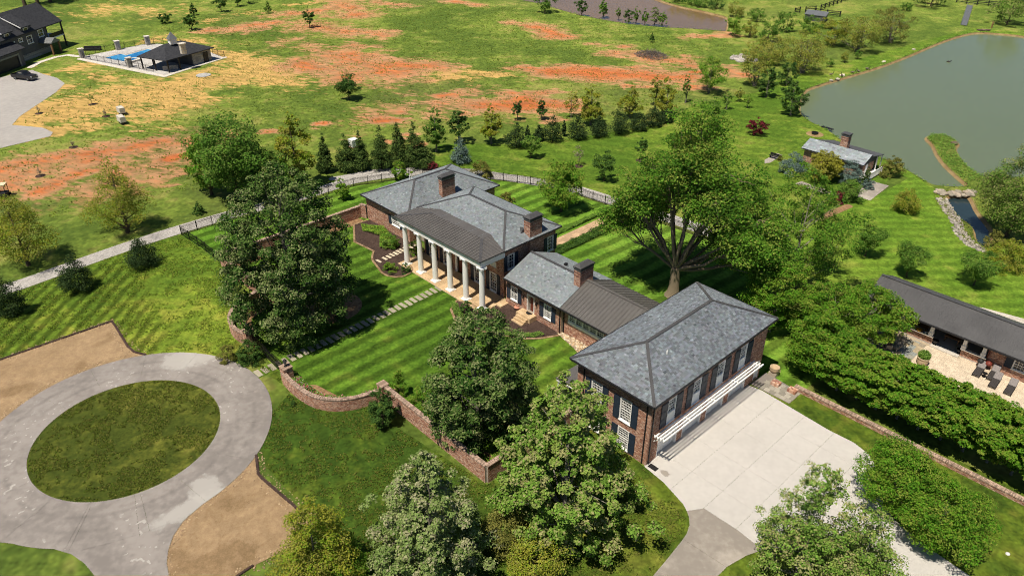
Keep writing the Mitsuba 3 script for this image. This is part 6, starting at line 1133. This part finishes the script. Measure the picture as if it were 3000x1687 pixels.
iron_fence('pool_fence', 'black fence along the front of the swimming pool', [(-166.61,10.38),(-159.47,12.82),(-152.65,15.23)], 1.4, 2.4, .3); iron_fence('pool_fence', 'black fence along the back of the swimming pool', [(-169.32,11.75),(-170.06,15.63),(-170.73,19.73),(-170.1,23.19),(-170.22,26.92),(-167.52,29.78)], 1.4, 2.4, .3); iron_fence('pool_fence', 'short black fence in front of the pool house', [(-150.79,15.81),(-146.76,17.07),(-143.88,17.97)], 1.4, 2.4, .3); iron_fence('pool_fence', 'black fence at the right end of the pool house', [(-149.94,34.61),(-147.1,34.85),(-144.98,35.27)], 1.4, 2.4, .3)
q = thing('spa', 'raised square spa at the corner of the swimming pool', 'spa'); part(q, 'rim', Mb().poly(Polygon([(-157.73,16.55),(-158.16,19.05),(-155.52,19.63),(-154.92,17.07)]).difference(Polygon([(-157.33,17.13),(-157.58,18.78),(-155.99,19.13),(-155.69,17.41)])), 0, .45), 'pale_stone'); part(q, 'water', Mb().poly(Polygon([(-157.33,17.13),(-157.58,18.78),(-155.99,19.13),(-155.69,17.41)]), .38), 'pool_water')
q = thing('garden_sofa', 'dark long seat at the left rear of the pool', 'sofa'); x, y = -173,14.1; part(q, 'seat', Mb().obox((x - 1.6, y - 1.4, 0), (2.6, 3.2, 0), (-.7, .57, 0), (0, 0, .5)), 'dark_trim'); part(q, 'backrest', Mb().obox((x - 2.3, y - .83, .5), (2.6, 3.2, 0), (-.2, .16, 0), (0, 0, .4)), 'dark_trim')
# --- grey house at the top left corner
FH = thing('grey_house', 'large dark grey house with dormers cut by the left edge', 'house')
u = nrm([.63, -.78]); v = nrm([-.78, -.63]); u2, v2 = np.array([*u, 0]), np.array([*v, 0]); A = np.array([-180.0, 7.3, 0])
n2 = -v; fa = Fr(A[:2], u, n2); EH = 6.0
wn = [(1.2, 3.0, 3.9, 5.5), (5.4, 7.2, 3.3, 5.0), (8.6, 9.9, 4.3, 5.1), (11.2, 12.6, 3.4, 4.8)]
wall(FH, fa, 18, 0, EH, wn, bricks=False); FW = [k_ for k_ in scene if k_.startswith(FH + '__wall')]
for k_ in FW: scene[k_]['bsdf'] = {'type': 'ref', 'id': 'far_siding'}
for q in wn: window(FH, fa, *q, 2, 2, deep=-.12)
part(FH, 'wall', Mb().obox(A + v2 * .25, u2 * 18, v2 * 9, [0, 0, EH]), 'far_siding'); m = Mb(); fa.box(m, 0, 18, .0, .08, 0, 1.3); part(FH, 'stone_base', m, 'far_stone')
def RP(s, t, z): return A + u2 * s + v2 * t + np.array([0, 0, z])
part(FH, 'roof', Mb().hull([RP(s, t, z) for s in (-5.6, 18.6) for t, z in ((-.7, EH), (-.7, EH - .2), (10.4, EH), (10.4, EH - .2), (4.8, 10.2))]), 'shingle')
for s in (5.0, 11.3):
    dm = K(FH + '__dormer'); part(dm, 'roof', Mb().hull([RP(s + i, t, z) for i in (0, 3.6) for t, z in ((-.5, 7.3), (-.5, 7.1), (4.6, 9.9), (4.6, 9.6))]), 'shingle')
    part(dm, 'wall', Mb().hull([RP(s + i, t, z) for i in (.25, 3.35) for t, z in ((-.1, EH - .1), (-.1, 7.15), (3., 8.6), (3., EH - .1))]), 'far_siding')
    f_ = Fr(RP(s, -.1, 0)[:2], u, n2); m = Mb(); f_.box(m, 1.0, 2.6, .0, .06, 6.3, 7.0); part(dm, 'window_frame', m, 'white_paint'); m = Mb(); f_.box(m, 1.15, 2.45, .06, .07, 6.42, 6.88); part(dm, 'pane', m, 'window_glass')
    part(dm, 'fascia', Mb().bar(RP(s + 3.65, -.5, 7.25), RP(s + 3.65, 4.6, 9.8), .1, .2), 'white_paint')
for s, t in ((-5.2, -.3), (-5.2, 4.2), (-5.2, 9.0), (-2.5, 9.0)): x, y, _ = RP(s, t, 0); part(FH, 'porch_post', Mb().box(x - .17, x + .17, y - .17, y + .17, 0, 5.9), 'dark_trim')
part(FH, 'balcony', Mb().obox(RP(-5.4, -.4, 2.7), u2 * 5.4, v2 * 9.6, [0, 0, .25]), 'white_paint')
part(FH, 'balcony_rail', Mb().bar(RP(-5.3, -.3, 3.9), RP(0, -.3, 3.9), .06, .06).bar(RP(-5.3, -.3, 3.9), RP(-5.3, 9, 3.9), .06, .06).obox(RP(-5.3, -.3, 3.0), u2 * 5.2, v2 * .02, [0, 0, .85]), 'black_iron')
ep = K(FH + '__entry_porch'); part(ep, 'roof', Mb().hull([RP(.6 + i, t, z) for i in (0, 3.4) for t, z in ((-3.4, 2.7), (.1, 2.7), (-3.4, 2.85), (.1, 2.85))] + [RP(2.3, -3.4, 3.8), RP(2.3, .1, 3.8)]), 'lead_flashing')
for s in (.9, 3.7): part(ep, 'post', Mb().obox(RP(s - .16, -3.2, 0), u2 * .32, v2 * .32, [0, 0, 2.7]), 'timber')
part(ep, 'truss', Mb().bar(RP(.8, -3.25, 2.7), RP(2.3, -3.25, 3.6), .2, .2).bar(RP(3.8, -3.25, 2.7), RP(2.3, -3.25, 3.6), .2, .2), 'timber')
gw = K(FH + '__garage'); gA = np.array([-170.3, -1.1, 0]); fg = Fr(gA[:2], u, n2)
wall(gw, fg, 14, 0, 3.6, [(1.6, 9.2, 0, 2.6)], bricks=False)
for k_ in [k_ for k_ in scene if k_.startswith(gw + '__wall')]: scene[k_]['bsdf'] = {'type': 'ref', 'id': 'far_siding'}
m = Mb(); fg.box(m, 1.6, 9.2, -.25, -.18, 0, 2.6); part(gw, 'door', m, 'dark_trim'); m = Mb(); fg.box(m, 1.2, 1.6, -.05, .06, 0, 3.0); fg.box(m, 1.2, 9.6, -.05, .06, 2.6, 2.95); part(gw, 'trim', m, 'lead_flashing')
part(gw, 'side_wall', Mb().obox(gA + v2 * .25, u2 * 14, v2 * 9, [0, 0, 3.6]), 'far_siding')
part(gw, 'roof', Mb().hull([gA + u2 * s + v2 * t + np.array([0, 0, z]) for s in (-.6, 14.5) for t, z in ((-.7, 3.6), (-.7, 3.8), (9, 3.6), (9, 3.8), (4.5, 6.0))]), 'shingle')
# --- truck on the gravel lot
def truck(x, y, a):
    q = thing('pickup_truck', 'black pickup truck parked on the gravel lot', 'truck'); c, s = math.cos(a), math.sin(a); col = (.012, .012, .014)
    def w2(v): v = np.asarray(v, float); return np.c_[x + v[:, 0] * c - v[:, 1] * s, y + v[:, 0] * s + v[:, 1] * c, v[:, 2]]
    def hull(pts, m, nm): part(q, nm, Mb().hull(w2(pts), col), m)
    B = lambda x0, x1, y0, y1, z0, z1: [(i, j, k) for i in (x0, x1) for j in (y0, y1) for k in (z0, z1)]
    hull(B(-2.85, 2.75, -.95, .95, .45, .95) + B(-2.8, 2.6, -.98, .98, .55, .9), 'car_paint', 'body'); hull(B(1.0, 2.75, -.92, .92, .9, 1.12) + B(1.0, 2.5, -.85, .85, .9, 1.2), 'car_paint', 'hood')
    hull(B(-1.15, 1.15, -.93, .93, .9, 1.15) + B(-.95, .45, -.75, .75, 1.2, 1.85), 'car_paint', 'cab')
    for sy in (-1, 1): hull([(-.95, sy * .9, 1.2), (.75, sy * .9, 1.2), (.4, sy * .79, 1.75), (-.85, sy * .79, 1.75), (-.95, sy * .88, 1.2), (.75, sy * .88, 1.2), (.4, sy * .77, 1.75), (-.85, sy * .77, 1.75)], 'window_glass', 'side_window')
    hull([(.98, sy * .8, 1.22) for sy in (-1, 1)] + [(.55, sy * .68, 1.78) for sy in (-1, 1)] + [(1.0, sy * .8, 1.25) for sy in (-1, 1)] + [(.58, sy * .68, 1.8) for sy in (-1, 1)], 'window_glass', 'windscreen')
    for sy in (-1, 1): hull(B(-2.85, -1.15, sy * .95 - .06 * (sy > 0), sy * .95 + .06 * (sy < 0), .9, 1.2), 'car_paint', 'bed_side')
    hull(B(-2.9, -2.8, -.95, .95, .6, 1.2), 'car_paint', 'tailgate'); hull(B(2.7, 2.9, -.9, .9, .45, .65), 'lead_flashing', 'bumper')
    for sy in (-.75, .75): hull(B(2.74, 2.8, sy - .15, sy + .15, .85, 1.05), 'white_paint', 'headlight')
    for px_ in (-1.8, 1.75):
        for sy in (-.88, .88):
            wh_ = K(q + '__wheel'); a_ = np.linspace(0, 2 * np.pi, 17)[:-1]
            tyre = Mb().hull(w2([(px_ + .4 * math.cos(t), sy + o, .4 + .4 * math.sin(t)) for t in a_ for o in (-.13, .13)])); part(wh_, 'tyre', tyre, 'dark_trim'); part(wh_, 'rim', Mb().hull(w2([(px_ + .22 * math.cos(t), sy + o, .4 + .22 * math.sin(t)) for t in a_ for o in (-.14, .14)])), 'lead_flashing')
mat('car_paint', (.012, .012, .014), .25, .5, clearcoat=1.0, clearcoat_gloss=.95)
ta, tb = np.array([-160.25,-6.18]), np.array([-154.21,-3.04]); tc = (ta + tb) / 2; truck(tc[0], tc[1], math.atan2(*(tb - ta)[::-1]))
# --- utility boxes, golf cart, cage, brush, rocks
for a, lb, w in (((-118.4,1.96), 'pale utility box on legs in the green patch', .9), ((-113.01,0.12), 'low pale utility box below the first', 1.0)):
    q = thing('utility_box', lb, 'utility box'); x, y = a; part(q, 'cabinet', Mb().box(x - w, x + w, y - .5, y + .5, .5, 1.5), 'pale_stone'); part(q, 'stand', Mb().box(x - w * .7, x + w * .7, y - .35, y + .35, 0, .5), 'dark_trim')
q = thing('golf_cart', 'golf cart with a cream roof cut by the left edge', 'golf cart'); x, y = -90.76,-24.73
part(q, 'roof', Mb().obox((x - 1.5, y - 1.9, 1.95), (1.5, 2.3, 0), (-1.0, .65, 0), (0, 0, .1), (.6, .52, .36)), 'plain_vc')
part(q, 'body', Mb().obox((x - 1.5, y - 1.9, .3), (1.4, 2.2, 0), (-.95, .62, 0), (0, 0, .45), (.03, .03, .03)), 'plain_vc'); part(q, 'bench', Mb().obox((x - 1.1, y - 1.2, .75), (.4, .6, 0), (-.9, .6, 0), (0, 0, .35), (.3, .24, .15)), 'plain_vc')
for i, (s, t) in enumerate(((0, 0), (1, 0), (0, 1), (1, 1))): xx, yy = x - 1.5 + 1.4 * s - .95 * t, y - 1.9 + 2.2 * s + .62 * t; part(q, 'post', Mb().box(xx - .04, xx + .04, yy - .04, yy + .04, .6, 1.95), 'black_iron'); part(q, 'wheel', Mb().hull([(xx + .25 * math.cos(a) * .54, yy + .25 * math.cos(a) * .84, .27 + .25 * math.sin(a)) for a in np.arange(0, 6.28, .5)] + [(xx + .12 + .25 * math.cos(a) * .54, yy - .1 + .25 * math.cos(a) * .84, .27 + .25 * math.sin(a)) for a in np.arange(0, 6.28, .5)]), 'dark_trim')
q = thing('white_tank', 'white caged tank among the evergreens', 'tank'); x, y = -73.5,24.78; part(q, 'tank', Mb().box(x - .65, x + .65, y - .65, y + .65, .15, 1.4, (.7, .7, .7)), 'plain_vc')
m = Mb()
for i in range(5):
    for s in (-.68, .66): m.box(x - .68 + i * .335, x - .65 + i * .335, y + s, y + s + .02, .1, 1.42); m.box(x + s, x + s + .02, y - .68 + i * .335, y - .65 + i * .335, .1, 1.42)
part(q, 'cage', m, 'lead_flashing'); part(q, 'pallet', Mb().box(x - .7, x + .7, y - .7, y + .7, 0, .12), 'timber')
rq = np.random.default_rng(31); x, y = -75.85,110.46; m = Mb()
for i in range(420):
    a, rr0 = rq.uniform(0, 6.28), rq.uniform(0, 1) ** .7 * 4.2; c = np.array([x + rr0 * math.cos(a), y + rr0 * math.sin(a) * .8, rq.uniform(0, 1.5) * (1 - rr0 / 4.6)]); d = rq.normal(0, 1, 3) * (.9, .9, .5); d = nrm(d) * rq.uniform(.5, 1.6); m.bar(c - d / 2 + (0, 0, .1), c + d / 2 + (0, 0, .15), .05, .05, np.array((.14, .12, .11)) * rq.uniform(.6, 1.4))
k = K('brush_pile'); scene[k] = m.ply('bark_vc'); tag(k, 'grey pile of cut brush on bare clay', 'brush pile', kind='stuff')
k = K('rock_pile'); scene[k] = rocks(130, Polygon([(-61.81,122.68),(-61.21,126.9),(-56.5,125.68),(-55.65,123.13),(-58.95,120.49)]).buffer(.3), .25, .6, [(.33, .31, .29), (.4, .37, .35), (.26, .24, .22)], 0, 8).ply('stone_vc'); tag(k, 'pile of pale rocks left of the willows', 'rocks', kind='stuff')
k = K('shore_stones'); scene[k] = rocks(420, LineString([(4.59,75.88),(6.68,72.8),(8.73,69.95),(10.78,66.23),(12.9,64.03),(14.39,63.48)]).buffer(.75), .1, .26, [(.3, .28, .25), (.36, .33, .28), (.22, .2, .18)], 0, 9).ply('stone_vc'); tag(k, 'grey stones lining the left side of the garden pond', 'rocks', kind='stuff')
k = K('waterfall_rocks'); scene[k] = rocks(40, LineString([(3.62,78.17),(5.31,79.26),(6.73,81.06)]).buffer(.8), .25, .6, [(.36, .3, .24), (.28, .25, .2)], .05, 10).ply('stone_vc'); tag(k, 'brown rocks at the head of the garden pond', 'rocks', kind='stuff')
for i, (xy, s) in enumerate([((-36.2,122.14), .5), ((-35.64,124.05), .45), ((-36.17,127.69), .6), ((-35.11,145.78), .5), ((-35.35,162.31), .45), ((-3.04,101.67), .5)]):
    q = thing('bank_rock', ('pale rock at the near end of the lake bank, first', 'flat pale rock at the near end of the lake bank, second', 'largest pale rock at the near end of the lake bank', 'pale rock half way along the straight lake bank', 'pale rock far along the straight lake bank', 'dark rock at the tip bend of the spit')[i], 'rock')
    part(q, 'stone', rocks(1, Point(*xy).buffer(.2), s * .8, s * 1.1, [(.46, .42, .34) if i < 5 else (.12, .09, .07)], 0, 70 + i), 'stone_vc')
def goose(xy, a, lb):
    x, y = xy; q = thing('goose', lb, 'goose', 'geese by the lake'); s = .5; t = np.linspace(0, 1, 9); c, sn = math.cos(a), math.sin(a)
    pts = np.c_[x + (t - .5) * 2 * s * c, y + (t - .5) * 2 * s * sn, .28 + .08 * t]; b = Mb().tube(pts, np.sin(np.pi * (t * .9 + .06)) * .2, 8, (.13, .105, .085))
    nt = np.linspace(0, 1, 6); b.tube(np.c_[x + (s * .8 + .1 * nt) * c, y + (s * .8 + .1 * nt) * sn, .35 + nt * .45], .055, 6, (.02, .02, .02)); b.tube(np.c_[x + (s * .8 + .08 + .22 * nt) * c, y + (s * .8 + .08 + .22 * nt) * sn, .82 - nt * .04], .075 * (1 - .75 * nt), 6, (.02, .02, .02)); part(q, 'body', b, 'plain_vc', True)
    part(q, 'leg', Mb().tube([(x, y + .05, 0), (x, y + .05, .2)], .02, 5), 'black_iron'); part(q, 'leg', Mb().tube([(x, y - .05, 0), (x, y - .05, .2)], .02, 5), 'black_iron')
for xy, a, lb in (((-38.21,125.99), 1., 'dark goose on the grass of the lake bank, leftmost'), ((-36.17,126.94), 2.4, 'goose beside the largest pale bank rock'), ((-35.7,131.12), .4, 'goose at the water edge of the bank, third from left'), ((-35.27,132.98), 3., 'goose at the water edge of the bank, fourth from left'), ((-34.88,136.41), .2, 'small goose farthest right on the bank')): goose(xy, a, lb)
q = thing('duck_float', 'dark bird floating alone on the lake', 'bird'); x, y = -25.23,158.2; t = np.linspace(0, 1, 7); part(q, 'body', Mb().tube(np.c_[x + (t - .5) * .9, y + 0 * t, -.3 + .15 * t], np.sin(np.pi * (t * .9 + .06)) * .22, 8, (.05, .045, .04)).tube([(x + .4, y, -.2), (x + .5, y, .15), (x + .65, y, .15)], .07, 6, (.03, .03, .03)), 'plain_vc', True)
q = thing('row_boat', 'small dark boat moored at the far lake corner', 'boat'); a, b_ = np.array([-31.98,196.11]), np.array([-29.53,198.72]); d = nrm([*(b_ - a), 0]); L = np.linalg.norm(b_ - a); n_ = np.cross([0, 0, 1], d); o = np.array([*a, -.3])
part(q, 'hull', Mb().hull([o + d * L * s + n_ * w * h_ + [0, 0, z] for s, w, z in ((0, .7, .5), (.8, .8, .5), (1, .05, .6), (.08, .4, 0), (.8, .4, 0)) for h_ in (-1, 1)], (.09, .06, .045)), 'plain_vc'); part(q, 'seat', Mb().obox(o + d * L * .4 - n_ * .6 + [0, 0, .5], d * .4, n_ * 1.2, [0, 0, .08], (.25, .18, .12)), 'plain_vc')
q = thing('mooring_post', 'dark post standing at the far lake corner', 'post'); x, y = -30.37,201.75; part(q, 'post', Mb().box(x - .15, x + .15, y - .15, y + .15, -.1, 1.6), 'timber')
q = thing('dock_plank', 'dark flat plank at the water edge above the cottage', 'plank'); x, y = -22.15,93.01; part(q, 'board', Mb().obox((x - 1., y - .3, .05), (2.2, -.3, 0), (.1, .6, 0), (0, 0, .12)), 'dark_trim')
# --- board fences and pens in the far pasture
def board_fence(lb, pts, h=1.5, post=3.0):
    q = thing('board_fence', lb, 'fence'); ls = LineString(pts); n = max(1, int(ls.length / post)); P_ = [ls.interpolate(ls.length * i / n) for i in range(n + 1)]
    for p in P_: part(q, 'post', Mb().box(p.x - .12, p.x + .12, p.y - .12, p.y + .12, 0, h + .15), 'dark_trim')
    for zz in (.45, .95, 1.4):
        for p, r in zip(P_[:-1], P_[1:]): part(q, 'board', Mb().bar((p.x, p.y, zz), (r.x, r.y, zz), .06, .2), 'dark_trim')
board_fence('dark board fence slanting down from the top edge', [(-74.04,189.97),(-74.84,200.7),(-75.68,212.09),(-77.81,229.73)]); board_fence('dark board fence along the top right edge', [(-50.73,232.32),(-45.34,231.99),(-38.94,234.37)]); board_fence('short board fence by the small pen', [(-72.8,184.4),(-68.61,184.29),(-65.67,185.3)]); board_fence('board pen behind the bank willows', [(-75.75,184),(-74.19,187.03),(-72.52,183.88)]); board_fence('tiny board fence left of the pen', [(-76.95,179.99),(-76.62,182.25)])
q = thing('pen_shed', 'low grey shed roof by the small pen', 'shed'); x, y = -67.85,175.8; part(q, 'roof', Mb().obox((x - 3, y - 2, 1.6), (6, 1, 0), (-1.2, 4, .5), (0, 0, .12)), 'lead_flashing'); part(q, 'wall', Mb().obox((x - 2.8, y - 1.8, 0), (5.6, .9, 0), (-1.1, 3.6, 0), (0, 0, 1.6)), 'far_siding')
q = thing('dam_stair', 'narrow metal stair running up the grass bank', 'stair'); a, b_ = np.array([-36.82,199.63]), np.array([-45.86,229.96])
for i in range(40): p = a + (b_ - a) * (i + .3) / 40; part(q, 'tread', Mb().box(p[0] - .8, p[0] + .8, p[1] - .3, p[1] + .3, .12, .2), 'lead_flashing')
m = Mb()
for s in (-.8, .8): m.bar((a[0] + s, a[1], .95), (b_[0] + s, b_[1], .95), .07, .07)
part(q, 'handrail', m, 'lead_flashing')
q = thing('satellite_cover', 'small white cap lying in the grass at the bottom right', 'cap'); x, y = 33.37,13.09; part(q, 'dome', Mb().lathe([(.16, 0), (.15, .08), (.08, .12), (0, .13)], x, y, .01, 12, (.6, .6, .6)), 'plain_vc', True)
q = thing('manhole_cover', 'grey round cover in the straw field', 'cover'); x, y = -133.6,24.93; part(q, 'lid', Mb().lathe([(1.6, 0), (1.6, .12), (0, .16)], x, y, .01, 16, (.35, .35, .34)), 'plain_vc')
